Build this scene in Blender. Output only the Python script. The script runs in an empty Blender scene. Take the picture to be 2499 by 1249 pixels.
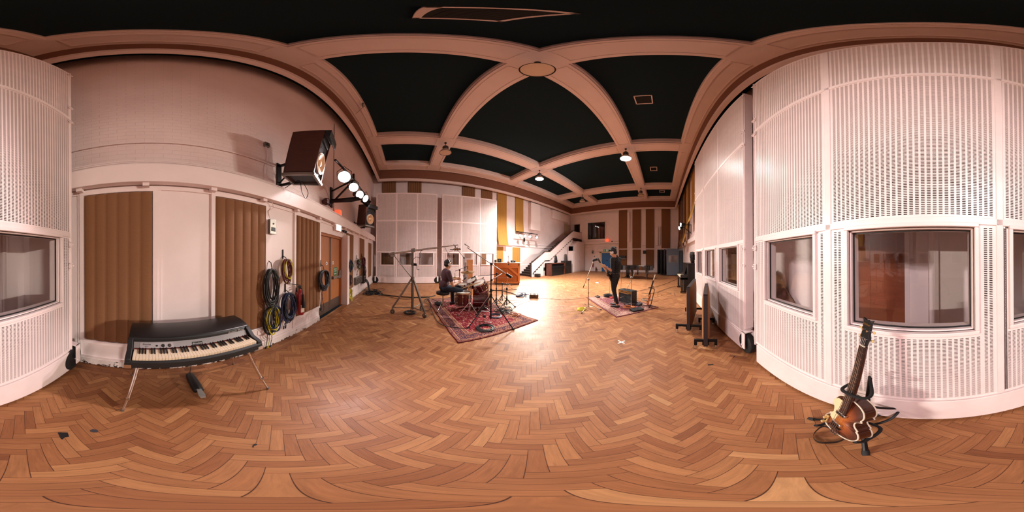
import bpy, bmesh, math, random
from math import sin, cos, tan, pi, radians as R, sqrt, atan2, hypot
from mathutils import Vector as V, Matrix as M4, Euler
random.seed(7)
SC = bpy.context.scene
COL = SC.collection
CZ = 1.5                                   # camera height
# ---------- pixel <-> place (the photograph is an equirectangular panorama) ----------
PW, PH, PU0, PPIT = 2499.0, 1249.0, 1613.95, R(0.432)
def ray(u, v):
    az = (u-PU0)*2*pi/PW; el = (624.5-v)*pi/PH
    d = (cos(el)*sin(az), cos(el)*cos(az), sin(el))
    c, s = cos(PPIT), sin(PPIT)
    return V((d[0], c*d[1]-s*d[2], s*d[1]+c*d[2]))
def onz(u, v, z=0.0):
    d = ray(u, v); t = (z-CZ)/d.z; return V((d.x*t, d.y*t, z))
def onx(u, v, x):
    d = ray(u, v); t = x/d.x; return V((x, d.y*t, CZ+d.z*t))
def ony(u, v, y):
    d = ray(u, v); t = y/d.y; return V((d.x*t, y, CZ+d.z*t))
def ond(u, v, D):
    d = ray(u, v); t = D/hypot(d.x, d.y); return V((d.x*t, d.y*t, CZ+d.z*t))
def onp(u, v, p, n):                        # on a vertical plane through p with horizontal normal n
    d = ray(u, v); t = (n[0]*p[0]+n[1]*p[1])/(n[0]*d.x+n[1]*d.y); return V((d.x*t, d.y*t, CZ+d.z*t))
# ---------- colours and materials ----------
def lin(c):
    c = c.lstrip('#'); r = [int(c[i:i+2], 16)/255 for i in (0, 2, 4)]
    return [x/12.92 if x <= .04045 else ((x+.055)/1.055)**2.4 for x in r]
MATS = {}
class NT:
    def __init__(s, m): s.t = m.node_tree; s.n = s.t.nodes; s.l = s.t.links
    def new(s, typ, **k):
        n = s.n.new(typ)
        for a, b in k.items():
            if a.startswith('i_'):
                n.inputs[a[2:].replace('_', ' ')].default_value = b
            else: setattr(n, a, b)
        return n
    def link(s, a, b): s.l.new(a, b)
def mat(name, col, rough=.5, metal=0.0, noise=0.0, nscale=8.0, bump=0.0, bscale=60.0, spec=.5, coat=0.0, emit=None, estr=0.0, stretch=None, sheen=0.0):
    """principled material; noise = amount of value variation, bump = fine relief"""
    if name in MATS: return MATS[name]
    m = bpy.data.materials.new(name); m.use_nodes = True; MATS[name] = m
    t = NT(m); p = t.n['Principled BSDF']
    c = lin(col) if isinstance(col, str) else list(col)
    p.inputs['Base Color'].default_value = (*c, 1); p.inputs['Roughness'].default_value = rough
    p.inputs['Metallic'].default_value = metal; p.inputs['Specular IOR Level'].default_value = spec
    p.inputs['Coat Weight'].default_value = coat
    if sheen: p.inputs['Sheen Weight'].default_value = sheen
    if emit is not None:
        p.inputs['Emission Color'].default_value = (*(lin(emit) if isinstance(emit, str) else emit), 1); p.inputs['Emission Strength'].default_value = estr
    if noise or bump:
        tc = t.new('ShaderNodeTexCoord'); mp = t.new('ShaderNodeMapping'); t.link(tc.outputs['Object'], mp.inputs[0])
        if stretch: mp.inputs['Scale'].default_value = stretch
    if noise:
        nz = t.new('ShaderNodeTexNoise', i_Scale=nscale, i_Detail=5.0, i_Roughness=.6); t.link(mp.outputs[0], nz.inputs['Vector'])
        mr = t.new('ShaderNodeMapRange'); mr.inputs[1].default_value = .25; mr.inputs[2].default_value = .75
        mr.inputs[3].default_value = 1-noise; mr.inputs[4].default_value = 1+noise*.6
        t.link(nz.outputs[0], mr.inputs[0])
        mx = t.new('ShaderNodeVectorMath', operation='SCALE'); mx.inputs[0].default_value = c
        t.link(mr.outputs[0], mx.inputs['Scale']); t.link(mx.outputs[0], p.inputs['Base Color'])
    if bump:
        nb = t.new('ShaderNodeTexNoise', i_Scale=bscale, i_Detail=4.0); t.link(mp.outputs[0], nb.inputs['Vector'])
        b = t.new('ShaderNodeBump', i_Strength=bump, i_Distance=.01); t.link(nb.outputs[0], b.inputs['Height']); t.link(b.outputs[0], p.inputs['Normal'])
    return m
# ---------- mesh builder ----------
class MB:
    def __init__(s): s.v = []; s.f = []; s.mi = []; s.cur = 0; s.uv = None
    def add(s, vs, fs):
        o = len(s.v); s.v.extend(V(p) for p in vs); s.f.extend([[i+o for i in f] for f in fs]); s.mi.extend([s.cur]*len(fs)); return s
    def bx(s, x0, x1, y0, y1, z0, z1):
        x0, x1 = min(x0, x1), max(x0, x1); y0, y1 = min(y0, y1), max(y0, y1); z0, z1 = min(z0, z1), max(z0, z1)
        return s.add([(x0,y0,z0),(x1,y0,z0),(x1,y1,z0),(x0,y1,z0),(x0,y0,z1),(x1,y0,z1),(x1,y1,z1),(x0,y1,z1)],
                     [[3,2,1,0],[4,5,6,7],[0,1,5,4],[1,2,6,5],[2,3,7,6],[3,0,4,7]])
    def ob(s, c, ax, ay, az):                # oriented box: centre + three half-axis vectors
        c = V(c); ax, ay, az = V(ax), V(ay), V(az); P = [c+a*ax+b*ay+e*az for e in (-1,1) for a, b in ((-1,-1),(1,-1),(1,1),(-1,1))]
        return s.add(P, [[3,2,1,0],[4,5,6,7],[0,1,5,4],[1,2,6,5],[2,3,7,6],[3,0,4,7]])
    def bar(s, p0, p1, w, h, up=(0,0,1)):    # square bar between two points
        p0, p1 = V(p0), V(p1); d = (p1-p0); u = V(up)
        sd = d.cross(u)
        if sd.length < 1e-6: sd = d.cross(V((1,0,0)))
        sd.normalize(); u = sd.cross(d).normalized()
        return s.ob((p0+p1)/2, d/2, sd*w/2, u*h/2)
    def cyl(s, p0, p1, r0, r1=None, n=16, caps=True):
        p0, p1 = V(p0), V(p1); r1 = r0 if r1 is None else r1
        d = (p1-p0).normalized(); a = d.orthogonal().normalized(); b = d.cross(a)
        P = [p0+(a*cos(2*pi*i/n)+b*sin(2*pi*i/n))*r0 for i in range(n)]+[p1+(a*cos(2*pi*i/n)+b*sin(2*pi*i/n))*r1 for i in range(n)]
        F = [[i, (i+1)%n, n+(i+1)%n, n+i] for i in range(n)]
        if caps: F += [list(range(n))[::-1], list(range(n, 2*n))]
        return s.add(P, F)
    def tube(s, pts, r, n=8, closed=False, caps=True):
        pts = [V(p) for p in pts]; k = len(pts)
        if k < 2: return s
        rr = r if isinstance(r, (list, tuple)) else [r]*k
        tan_ = []
        for i in range(k):
            a = pts[(i-1)%k] if (closed or i > 0) else pts[i]; b = pts[(i+1)%k] if (closed or i < k-1) else pts[i]
            t = (b-a); t = t.normalized() if t.length > 1e-9 else V((0,0,1)); tan_.append(t)
        nrm = tan_[0].orthogonal().normalized(); P = []
        for i in range(k):
            nrm = (nrm-tan_[i]*nrm.dot(tan_[i]))
            nrm = nrm.normalized() if nrm.length > 1e-6 else tan_[i].orthogonal().normalized()
            bn = tan_[i].cross(nrm)
            P += [pts[i]+(nrm*cos(2*pi*j/n)+bn*sin(2*pi*j/n))*rr[i] for j in range(n)]
        F = []
        for i in range(k if closed else k-1):
            o, q = i*n, ((i+1)%k)*n
            F += [[o+j, o+(j+1)%n, q+(j+1)%n, q+j] for j in range(n)]
        if caps and not closed: F += [list(range(n))[::-1], list(range((k-1)*n, k*n))]
        return s.add(P, F)
    def lathe(s, prof, n=24, o=(0,0,0), ax=(0,0,1), caps=True):   # prof: (radius, height) list
        o = V(o); d = V(ax).normalized(); a = d.orthogonal().normalized(); b = d.cross(a); P = []; F = []
        for r, h in prof: P += [o+d*h+(a*cos(2*pi*i/n)+b*sin(2*pi*i/n))*max(r, 1e-5) for i in range(n)]
        for k in range(len(prof)-1): F += [[k*n+i, k*n+(i+1)%n, (k+1)*n+(i+1)%n, (k+1)*n+i] for i in range(n)]
        if len(prof) == 2 and prof[0][1] == prof[1][1]: caps = False
        if caps and prof[0][0] > 1e-4: F.append(list(range(n))[::-1])
        if caps and prof[-1][0] > 1e-4: F.append(list(range((len(prof)-1)*n, len(prof)*n)))
        return s.add(P, F)
    def ell(s, c, rx, ry=None, rz=None, n=16, m=10, mtx=None):
        ry = rx if ry is None else ry; rz = rx if rz is None else rz; c = V(c); P = []; F = []
        for j in range(m+1):
            t = pi*j/m
            for i in range(n):
                q = V((rx*sin(t)*cos(2*pi*i/n), ry*sin(t)*sin(2*pi*i/n), -rz*cos(t)))
                if mtx is not None: q = mtx @ q
                P.append(c+q)
        for j in range(m): F += [[j*n+i, j*n+(i+1)%n, (j+1)*n+(i+1)%n, (j+1)*n+i] for i in range(n)]
        return s.add(P, F)
    def prism(s, poly, a, b, o=(0,0,0), ex=(1,0,0), ey=(0,1,0), ez=(0,0,1)):   # polygon in ex,ey extruded from a to b along ez
        o, ex, ey, ez = V(o), V(ex), V(ey), V(ez); n = len(poly)
        P = [o+ex*x+ey*y+ez*a for x, y in poly]+[o+ex*x+ey*y+ez*b for x, y in poly]
        F = [[i, (i+1)%n, n+(i+1)%n, n+i] for i in range(n)]+[list(range(n))[::-1], list(range(n, 2*n))]
        return s.add(P, F)
    def torus(s, c, R_, r, ax=(0,0,1), n=32, m=8):
        d = V(ax).normalized(); a = d.orthogonal().normalized(); b = d.cross(a); c = V(c)
        return s.tube([c+(a*cos(2*pi*i/n)+b*sin(2*pi*i/n))*R_ for i in range(n)], r, m, True)
    def build(s, name, m, parent=None, world=False, sharp=40, bevel=0.0, smooth=True, recalc=True):
        me = bpy.data.meshes.new(name)
        vs = s.v
        if world and parent is not None:
            inv, q = M4.Identity(4), parent
            while q is not None: inv = M4.LocRotScale(q.location, q.rotation_euler, None) @ inv; q = q.parent
            inv = inv.inverted(); vs = [inv @ p for p in vs]
        me.from_pydata([tuple(p) for p in vs], [], s.f)
        ms = m if isinstance(m, (list, tuple)) else [m]
        for q in ms: me.materials.append(q)
        if len(ms) > 1: me.polygons.foreach_set('material_index', s.mi)
        if recalc:
            bm = bmesh.new(); bm.from_mesh(me); bmesh.ops.recalc_face_normals(bm, faces=bm.faces); bm.to_mesh(me); bm.free()
        if smooth:
            me.shade_smooth(); me.set_sharp_from_angle(angle=R(sharp))
        me.update()
        o = bpy.data.objects.new(name, me); COL.objects.link(o)
        if parent is not None: o.parent = parent
        if bevel:
            b = o.modifiers.new('bevel', 'BEVEL'); b.width = bevel; b.segments = 2; b.limit_method = 'ANGLE'; b.angle_limit = R(40)
        return o
def tag(o, label, cat, group=None, kind=None):
    if label: o['label'] = label
    if cat: o['category'] = cat
    if group: o['group'] = group
    if kind: o['kind'] = kind
    return o
def thing(name, label, cat, loc=(0,0,0), rz=0.0, group=None, rot=None):
    o = bpy.data.objects.new(name, None); COL.objects.link(o); o.location = V(loc)
    o.rotation_euler = rot if rot is not None else (0, 0, rz); o.empty_display_size = .1
    return tag(o, label, cat, group)
def struct(name, mb, m, label=None, **k):
    o = mb.build(name, m, **k); o['kind'] = 'structure'
    if label: o['label'] = label
    return o
def dup(root, loc, rz, label=None, group=None):
    def cp(o, par):
        c = o.copy(); COL.objects.link(c)
        if par is not None: c.parent = par
        for ch in list(o.children): cp(ch, c)
        return c
    r = cp(root, None); r.location = V(loc); r.rotation_euler = (0, 0, rz) if not isinstance(rz, (tuple, list)) else rz
    if label: r['label'] = label
    if group: r['group'] = group
    return r
def smooth_path(pts, sub=6, closed=False):   # Catmull-Rom
    pts = [V(p) for p in pts]; n = len(pts); out = []
    rng = range(n) if closed else range(n-1)
    for i in rng:
        p0 = pts[(i-1)%n] if (closed or i > 0) else pts[i]; p1 = pts[i]; p2 = pts[(i+1)%n]; p3 = pts[(i+2)%n] if (closed or i+2 < n) else pts[(i+1)%n]
        for k in range(sub):
            t = k/sub; out.append(.5*((2*p1)+(p2-p0)*t+(2*p0-5*p1+4*p2-p3)*t*t+(3*p1-p0-3*p2+p3)*t**3))
    if not closed: out.append(pts[-1])
    return out
def text(name, s, size, m, parent, loc, ex, ey, depth=.0006, shear=0.0, font_align='CENTER'):
    cu = bpy.data.curves.new(name, 'FONT'); cu.body = s; cu.size = size; cu.extrude = depth; cu.shear = shear; cu.align_x = font_align; cu.align_y = 'CENTER'
    cu.materials.append(m)
    o = bpy.data.objects.new(name, cu); COL.objects.link(o)
    ex = V(ex).normalized(); ey = V(ey).normalized(); ez = ex.cross(ey)
    mm = M4((ex, ey, ez)).transposed().to_4x4(); mm.translation = V(loc)
    bpy.context.view_layer.update(); me = bpy.data.meshes.new_from_object(o.evaluated_get(bpy.context.evaluated_depsgraph_get()))
    me.materials.clear(); me.materials.append(m); bpy.data.objects.remove(o); bpy.data.curves.remove(cu)
    o = bpy.data.objects.new(name, me); COL.objects.link(o); o.parent = parent; o.matrix_local = mm
    return o
# ---------- shared materials ----------
WHITE = mat('white_gloss_paint', '#eedddb', .34, noise=.08, nscale=4, bump=.05, bscale=40)
WALLW = mat('white_wall_paint', '#ecdddb', .5, noise=.06, nscale=2, bump=.06, bscale=30)
CREAM = mat('cream_plaster', '#dcc6bf', .55, noise=.05, nscale=2)
BLACKM = mat('black_metal', '#161618', .38, .6)
BLACKP = mat('black_plastic', '#121315', .5)
RUBBER = mat('black_rubber', '#111213', .7)
CHROME = mat('chrome', '#d8d6d4', .12, 1.0)
STEEL = mat('brushed_steel', '#9a9794', .3, 1.0)
GREYM = mat('grey_metal', '#86807a', .4, .7)
QUILT = mat('tan_quilted_fabric', '#7f5636', .85, noise=.03, nscale=5, bump=.3, bscale=13, stretch=(1.6,1.6,4.5))
QUILTO = mat('ochre_quilted_fabric', '#ab7d38', .85, noise=.1, nscale=4, bump=.2, bscale=22, stretch=(1.2,1.2,4))
DARKFELT = mat('dark_felt', '#171211', .95)
YCAB = mat('yellow_cable', '#c9bb2a', .5)
BCAB = mat('black_cable', '#141416', .5)
NAVYC = mat('navy_cable', '#1b2448', .5)
REDCAB = mat('dark_red_cable', '#5a1b20', .5)
GREENC = mat('green_cable', '#6f8a2a', .5)
BROWNW = mat('walnut_veneer', '#45231a', .42, noise=.3, nscale=6, stretch=(1,1,14))
def glass(name='window_glass', tint=(.93,.93,.93)):
    if name in MATS: return MATS[name]
    m = bpy.data.materials.new(name); m.use_nodes = True; MATS[name] = m; t = NT(m)
    for n in list(t.n):
        if n.type == 'BSDF_PRINCIPLED': t.n.remove(n)
    o = t.n['Material Output']; tr = t.new('ShaderNodeBsdfTransparent'); tr.inputs[0].default_value = (*tint, 1)
    g = t.new('ShaderNodeBsdfGlossy', i_Roughness=.02); fr = t.new('ShaderNodeFresnel', i_IOR=1.45)
    mx = t.new('ShaderNodeMixShader'); ad = t.new('ShaderNodeMath', operation='MULTIPLY_ADD'); ad.inputs[1].default_value = 1.3; ad.inputs[2].default_value = .02
    t.link(fr.outputs[0], ad.inputs[0]); gm = t.new('ShaderNodeNewGeometry'); inv = t.new('ShaderNodeMath', operation='SUBTRACT'); inv.inputs[0].default_value = 1; t.link(gm.outputs['Backfacing'], inv.inputs[1]); ml = t.new('ShaderNodeMath', operation='MULTIPLY'); t.link(ad.outputs[0], ml.inputs[0]); t.link(inv.outputs[0], ml.inputs[1])
    t.link(ml.outputs[0], mx.inputs[0]); t.link(tr.outputs[0], mx.inputs[1]); t.link(g.outputs[0], mx.inputs[2]); t.link(mx.outputs[0], o.inputs[0])
    return m
GLASS = glass()
# =====================================================================  ROOM
XB, XD, YA, YC, ZT = -10.0, 1.75, -1.8, 16.1, 7.3
YU = -1.98                                              # face of the brick above the panelled wall
# ---- herringbone floor: every block its own face with a random tone
def wood_floor():
    m = bpy.data.materials.new('herringbone_oak_blocks'); m.use_nodes = True; t = NT(m); p = t.n['Principled BSDF']
    at = t.new('ShaderNodeAttribute', attribute_name='tone'); uv = t.new('ShaderNodeUVMap', uv_map='block'); ed = t.new('ShaderNodeUVMap', uv_map='edge')
    # grain: noise stretched along the block
    mp = t.new('ShaderNodeMapping'); mp.inputs['Scale'].default_value = (9, 95, 1); t.link(uv.outputs[0], mp.inputs[0])
    n1 = t.new('ShaderNodeTexNoise', i_Scale=1.0, i_Detail=6.0, i_Roughness=.65, i_Distortion=.6); t.link(mp.outputs[0], n1.inputs['Vector'])
    mp2 = t.new('ShaderNodeMapping'); mp2.inputs['Scale'].default_value = (3, 22, 1); t.link(uv.outputs[0], mp2.inputs[0])
    n2 = t.new('ShaderNodeTexNoise', i_Scale=1.0, i_Detail=3.0, i_Distortion=1.2); t.link(mp2.outputs[0], n2.inputs['Vector'])
    cr = t.new('ShaderNodeValToRGB'); e = cr.color_ramp; e.interpolation = 'LINEAR'
    cols = [(0, '#7a4a2e'), (.25, '#8f5b39'), (.55, '#a16c45'), (.8, '#b17d51'), (1, '#c29263')]
    e.elements[0].position = 0; e.elements[0].color = (*lin(cols[0][1]), 1); e.elements[1].position = 1; e.elements[1].color = (*lin(cols[-1][1]), 1)
    for q, c in cols[1:-1]: el = e.elements.new(q); el.color = (*lin(c), 1)
    t.link(at.outputs['Fac'], cr.inputs[0])
    mr = t.new('ShaderNodeMapRange'); mr.inputs[1].default_value = .3; mr.inputs[2].default_value = .7; mr.inputs[3].default_value = .8; mr.inputs[4].default_value = 1.1; t.link(n1.outputs[0], mr.inputs[0])
    mr2 = t.new('ShaderNodeMapRange'); mr2.inputs[1].default_value = .3; mr2.inputs[2].default_value = .75; mr2.inputs[3].default_value = .86; mr2.inputs[4].default_value = 1.1; t.link(n2.outputs[0], mr2.inputs[0])
    mu = t.new('ShaderNodeMath', operation='MULTIPLY'); t.link(mr.outputs[0], mu.inputs[0]); t.link(mr2.outputs[0], mu.inputs[1])
    sc = t.new('ShaderNodeVectorMath', operation='SCALE'); t.link(cr.outputs[0], sc.inputs[0]); t.link(mu.outputs[0], sc.inputs['Scale'])
    # scuffs
    tc = t.new('ShaderNodeTexCoord'); ns = t.new('ShaderNodeTexNoise', i_Scale=1.3, i_Detail=8.0, i_Roughness=.7); t.link(tc.outputs['Object'], ns.inputs['Vector'])
    # joints (edge uv is in metres from the block's edges: x to the nearest end, y to the nearest side)
    sx = t.new('ShaderNodeSeparateXYZ'); t.link(ed.outputs[0], sx.inputs[0])
    def dist(sock, size):
        a = t.new('ShaderNodeMath', operation='SUBTRACT'); a.inputs[0].default_value = size; t.link(sock, a.inputs[1])
        b = t.new('ShaderNodeMath', operation='MINIMUM'); t.link(sock, b.inputs[0]); t.link(a.outputs[0], b.inputs[1]); return b
    dx, dy = dist(sx.outputs[0], .23), dist(sx.outputs[1], .0575)
    mn = t.new('ShaderNodeMath', operation='MINIMUM'); t.link(dx.outputs[0], mn.inputs[0]); t.link(dy.outputs[0], mn.inputs[1])
    jr = t.new('ShaderNodeMapRange'); jr.inputs[1].default_value = .0004; jr.inputs[2].default_value = .0018; jr.inputs[3].default_value = 0; jr.inputs[4].default_value = 1; t.link(mn.outputs[0], jr.inputs[0])
    mx = t.new('ShaderNodeMix', data_type='RGBA'); mx.inputs['A'].default_value = (*lin('#3a1d10'), 1); t.link(jr.outputs[0], mx.inputs['Factor']); t.link(sc.outputs[0], mx.inputs['B'])
    t.link(mx.outputs['Result'], p.inputs['Base Color'])
    rr = t.new('ShaderNodeMapRange'); rr.inputs[1].default_value = .35; rr.inputs[2].default_value = .7; rr.inputs[3].default_value = .42; rr.inputs[4].default_value = .62; t.link(ns.outputs[0], rr.inputs[0]); t.link(rr.outputs[0], p.inputs['Roughness'])
    hb = t.new('ShaderNodeMath', operation='MULTIPLY_ADD'); hb.inputs[1].default_value = .12; t.link(n1.outputs[0], hb.inputs[0]); t.link(jr.outputs[0], hb.inputs[2])
    bp = t.new('ShaderNodeBump', i_Strength=.18, i_Distance=.0015); t.link(hb.outputs[0], bp.inputs['Height']); t.link(bp.outputs[0], p.inputs['Normal'])
    p.inputs['Specular IOR Level'].default_value = .35
    return m
WOOD = wood_floor()
def floor_mesh():
    w, n = .0575, 4; rng = random.Random(3); Vs = []; Fs = []; tone = []; U = []; E = []
    q = w/sqrt(2); ox, oy = -.236, .22
    def W2(a, b): return (ox+(a-b)*q, oy+(a+b)*q, 0.0)
    bx0, bx1, by0, by1 = XB+.16, XD-.1, YA+.19, YC-.1
    def put(a0, b0, la, lb):
        P = [W2(a0, b0), W2(a0+la, b0), W2(a0+la, b0+lb), W2(a0, b0+lb)]
        cx = sum(p[0] for p in P)/4; cy = sum(p[1] for p in P)/4
        if not (bx0-.14 < cx < bx1+.14 and by0-.14 < cy < by1+.14): return
        P = [(min(max(p[0], XB), XD), min(max(p[1], YA-.25), YC), 0) for p in P]
        o = len(Vs); Vs.extend(P); Fs.append([o, o+1, o+2, o+3]); tone.append(min(1, max(0, rng.gauss(.5, .15))))
        r1, r2 = rng.random()*9, rng.random()*9; L, B = n*w, w
        if la > lb: uv = [(0,0),(L,0),(L,B),(0,B)]
        else: uv = [(0,0),(0,B),(L,B),(L,0)]
        E.extend(uv); U.extend([(x+r1, y+r2) for x, y in uv])
    K = int((18.2/2/q)/1)+400
    for k in range(-K, K):
        for mm in range(-40, 40):
            a, b = k+n*mm, k-n*mm
            x, y, _ = W2(a, b)
            if x < XB-.6 or x > XD+.6 or y < YA-.6 or y > YC+.6: continue
            put(a, b, n, 1); put(a+n, b+1-n, 1, n)
    # straight border blocks along the walls
    def border(x0, x1, y0, y1, along):
        L = .23
        if along == 'x':
            rows = int(round((y1-y0)/w)); 
            for r in range(rows):
                x = x0-rng.random()*L
                while x < x1:
                    a, b = max(x, x0), min(x+L, x1); o = len(Vs); ya = y0+r*w
                    Vs.extend([(a,ya,.0012),(b,ya,.0012),(b,ya+w,.0012),(a,ya+w,.0012)]); Fs.append([o,o+1,o+2,o+3]); tone.append(min(1,max(0,rng.gauss(.38,.2))))
                    r1, r2 = rng.random()*9, rng.random()*9
                    uv = [(a-x,0),(b-x,0),(b-x,w),(a-x,w)]; E.extend(uv); U.extend([(p+r1,q_+r2) for p,q_ in uv]); x += L
        else:
            rows = int(round((x1-x0)/w))
            for r in range(rows):
                y = y0-rng.random()*L
                while y < y1:
                    a, b = max(y, y0), min(y+L, y1); o = len(Vs); xa = x0+r*w
                    Vs.extend([(xa,a,.0012),(xa+w,a,.0012),(xa+w,b,.0012),(xa,b,.0012)]); Fs.append([o,o+1,o+2,o+3]); tone.append(min(1,max(0,rng.gauss(.38,.2))))
                    r1, r2 = rng.random()*9, rng.random()*9
                    uv = [(a-y,0),(a-y,w),(b-y,w),(b-y,0)]; E.extend(uv); U.extend([(p+r1,q_+r2) for p,q_ in uv]); y += L
    border(XB, XD, YA-.01, YA+.19+.03, 'x'); border(XB, XD, YC-.2, YC, 'x'); border(XB, XB+.2, YA, YC, 'y'); border(XD-.17, XD, YA, YC, 'y')
    me = bpy.data.meshes.new('floor'); me.from_pydata(Vs, [], Fs); me.materials.append(WOOD)
    a = me.attributes.new('tone', 'FLOAT', 'FACE'); a.data.foreach_set('value', tone)
    for nm, src in (('block', U), ('edge', E)):
        l = me.uv_layers.new(name=nm); l.data.foreach_set('uv', [c for p in src for c in p])
    me.update(); o = bpy.data.objects.new('floor', me); COL.objects.link(o); o['kind'] = 'structure'; o['label'] = 'worn orange brown herringbone wood block floor'
    return o
floor_mesh()
# ---- walls
def brick_mat():
    m = bpy.data.materials.new('painted_brick'); m.use_nodes = True; t = NT(m); p = t.n['Principled BSDF']
    tc = t.new('ShaderNodeTexCoord'); sx = t.new('ShaderNodeSeparateXYZ'); t.link(tc.outputs['Object'], sx.inputs[0])
    ad = t.new('ShaderNodeMath', operation='ADD'); t.link(sx.outputs[0], ad.inputs[0]); t.link(sx.outputs[1], ad.inputs[1])
    cb = t.new('ShaderNodeCombineXYZ'); t.link(ad.outputs[0], cb.inputs[0]); t.link(sx.outputs[2], cb.inputs[1])
    nz = t.new('ShaderNodeTexNoise', i_Scale=9.0, i_Detail=2.0); t.link(cb.outputs[0], nz.inputs['Vector'])
    wb = t.new('ShaderNodeVectorMath', operation='SCALE'); wb.inputs['Scale'].default_value = .012; t.link(nz.outputs['Color'], wb.inputs[0])
    a2 = t.new('ShaderNodeVectorMath', operation='ADD'); t.link(cb.outputs[0], a2.inputs[0]); t.link(wb.outputs[0], a2.inputs[1])
    bk = t.new('ShaderNodeTexBrick', offset=.5, i_Scale=1.0, i_Mortar_Size=.006, i_Mortar_Smooth=.6, i_Brick_Width=.225, i_Row_Height=.075); t.link(a2.outputs[0], bk.inputs['Vector'])
    n2 = t.new('ShaderNodeTexNoise', i_Scale=45.0, i_Detail=4.0); t.link(tc.outputs['Object'], n2.inputs['Vector'])
    mu = t.new('ShaderNodeMath', operation='MULTIPLY_ADD'); mu.inputs[1].default_value = -1.0; t.link(bk.outputs['Fac'], mu.inputs[0])
    m3 = t.new('ShaderNodeMath', operation='MULTIPLY'); m3.inputs[1].default_value = .35; t.link(n2.outputs[0], m3.inputs[0]); t.link(m3.outputs[0], mu.inputs[2])
    bp = t.new('ShaderNodeBump', i_Strength=.55, i_Distance=.007); t.link(mu.outputs[0], bp.inputs['Height']); t.link(bp.outputs[0], p.inputs['Normal'])
    n3 = t.new('ShaderNodeTexNoise', i_Scale=1.2, i_Detail=5.0); t.link(tc.outputs['Object'], n3.inputs['Vector'])
    cr = t.new('ShaderNodeValToRGB'); cr.color_ramp.elements[0].position = .3; cr.color_ramp.elements[0].color = (*lin('#e0cbc8'), 1); cr.color_ramp.elements[1].position = .7; cr.color_ramp.elements[1].color = (*lin('#ecdad8'), 1)
    t.link(n3.outputs[0], cr.inputs[0]); t.link(cr.outputs[0], p.inputs['Base Color']); p.inputs['Roughness'].default_value = .45
    return m
BRICK = brick_mat()
DARKC = mat('dark_ceiling_panels', '#202c31', .95, spec=0.0)
PELM = mat('brown_pelmet_cloth', '#754a36', .85, noise=.15, nscale=3, stretch=(1,1,8), bump=.2, bscale=12)
b = MB()
# wall A (panel wall) with the door opening x -4.49..-3.08, z 0..2.02
DX0, DX1, DZ = -4.49, -3.08, 2.03
b.bx(DX1, XD+.6, YA-.25, YA, 0, 2.42); b.bx(XB-.2, DX0, YA-.25, YA, 0, 2.42); b.bx(DX0, DX1, YA-.25, YA, DZ, 2.42)
struct('wall_south', b, WALLW)
b = MB(); b.bx(XB-.2, XD+.6, YU-.25, YU, 2.42, ZT); struct('wall_south_upper', b, BRICK, 'painted brick above the panelled wall')
b = MB(); b.cur = 0; b.bx(XB-.2, XB, YA-.43, YC, 0, 2.5); b.cur = 1; b.bx(XB-.2, XB, YA-.43, YC, 2.5, ZT); struct('wall_west', b, [WALLW, BRICK])
b = MB(); b.cur = 0
b.bx(-4.3, XD, YC, YC+.2, 0, ZT); b.bx(XB-.2, -4.3, YC, YC+.2, 0, 3.2); b.bx(XB-.2, -9.62, YC, YC+.2, 3.2, 5.28); b.bx(-8.78, -7.78, YC, YC+.2, 3.2, 5.28); b.bx(-5.78, -4.3, YC, YC+.2, 3.2, 5.28)
b.bx(-7.78, -5.78, YC, YC+.2, 3.2, 3.42); b.bx(XB-.2, -4.3, YC, YC+.2, 5.28, ZT); struct('wall_north', b, WALLW)
b = MB(); b.cur = 0; b.bx(XD, XD+.2, YA-.43, YC, 0, 2.5); b.cur = 1; b.bx(XD, XD+.2, YA-.43, YC, 2.5, ZT); struct('wall_east', b, [WALLW, BRICK])
b = MB(); b.bx(XB-.2, XD+.6, YA-.45, YC+.2, ZT, ZT+.1); struct('ceiling', b, DARKC, 'near black ceiling panels between cream beams')
# ---- ceiling beams with recessed panel mouldings
ZB = 7.0
bx_ = [(-9.38, -8.73), (-6.70, -6.08), (-1.83, -1.23), (.827, 1.30)]
by_ = [(-1.55, -1.136), (1.278, 1.872), (6.53, 7.18), (11.78, 12.46), (14.71, 15.3)]
b = MB()
def coff(b, x0, x1, y0, y1):
    """soffit face with a raised line moulding"""
    i = .07
    if x1-x0 < .2 or y1-y0 < .2: return
    for a in ((x0+i, x1-i, y0+i, y0+i+.025), (x0+i, x1-i, y1-i-.025, y1-i), (x0+i, x0+i+.025, y0+i+.025, y1-i-.025), (x1-i-.025, x1-i, y0+i+.025, y1-i-.025)):
        b.bx(a[0], a[1], a[2], a[3], ZB-.018, ZB)
for x0, x1 in bx_:
    b.bx(x0, x1, by_[0][0], by_[-1][1], ZB, ZT)
    for j in range(len(by_)-1): coff(b, x0, x1, by_[j][1], by_[j+1][0])
    for e in ((x0-.035, x0), (x1, x1+.035)):
        for j in range(len(by_)-1): b.bx(e[0], e[1], by_[j][1], by_[j+1][0], ZB+.09, ZT)
for y0, y1 in by_:
    for j in range(len(bx_)-1):
        b.bx(bx_[j][1], bx_[j+1][0], y0, y1, ZB, ZT); coff(b, bx_[j][1], bx_[j+1][0], y0, y1)
        for e in ((y0-.035, y0), (y1, y1+.035)): b.bx(bx_[j][1]+.035, bx_[j+1][0]-.035, e[0], e[1], ZB+.09, ZT)
struct('trim_1', b, CREAM, 'cream ceiling beams in a square grid')
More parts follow.
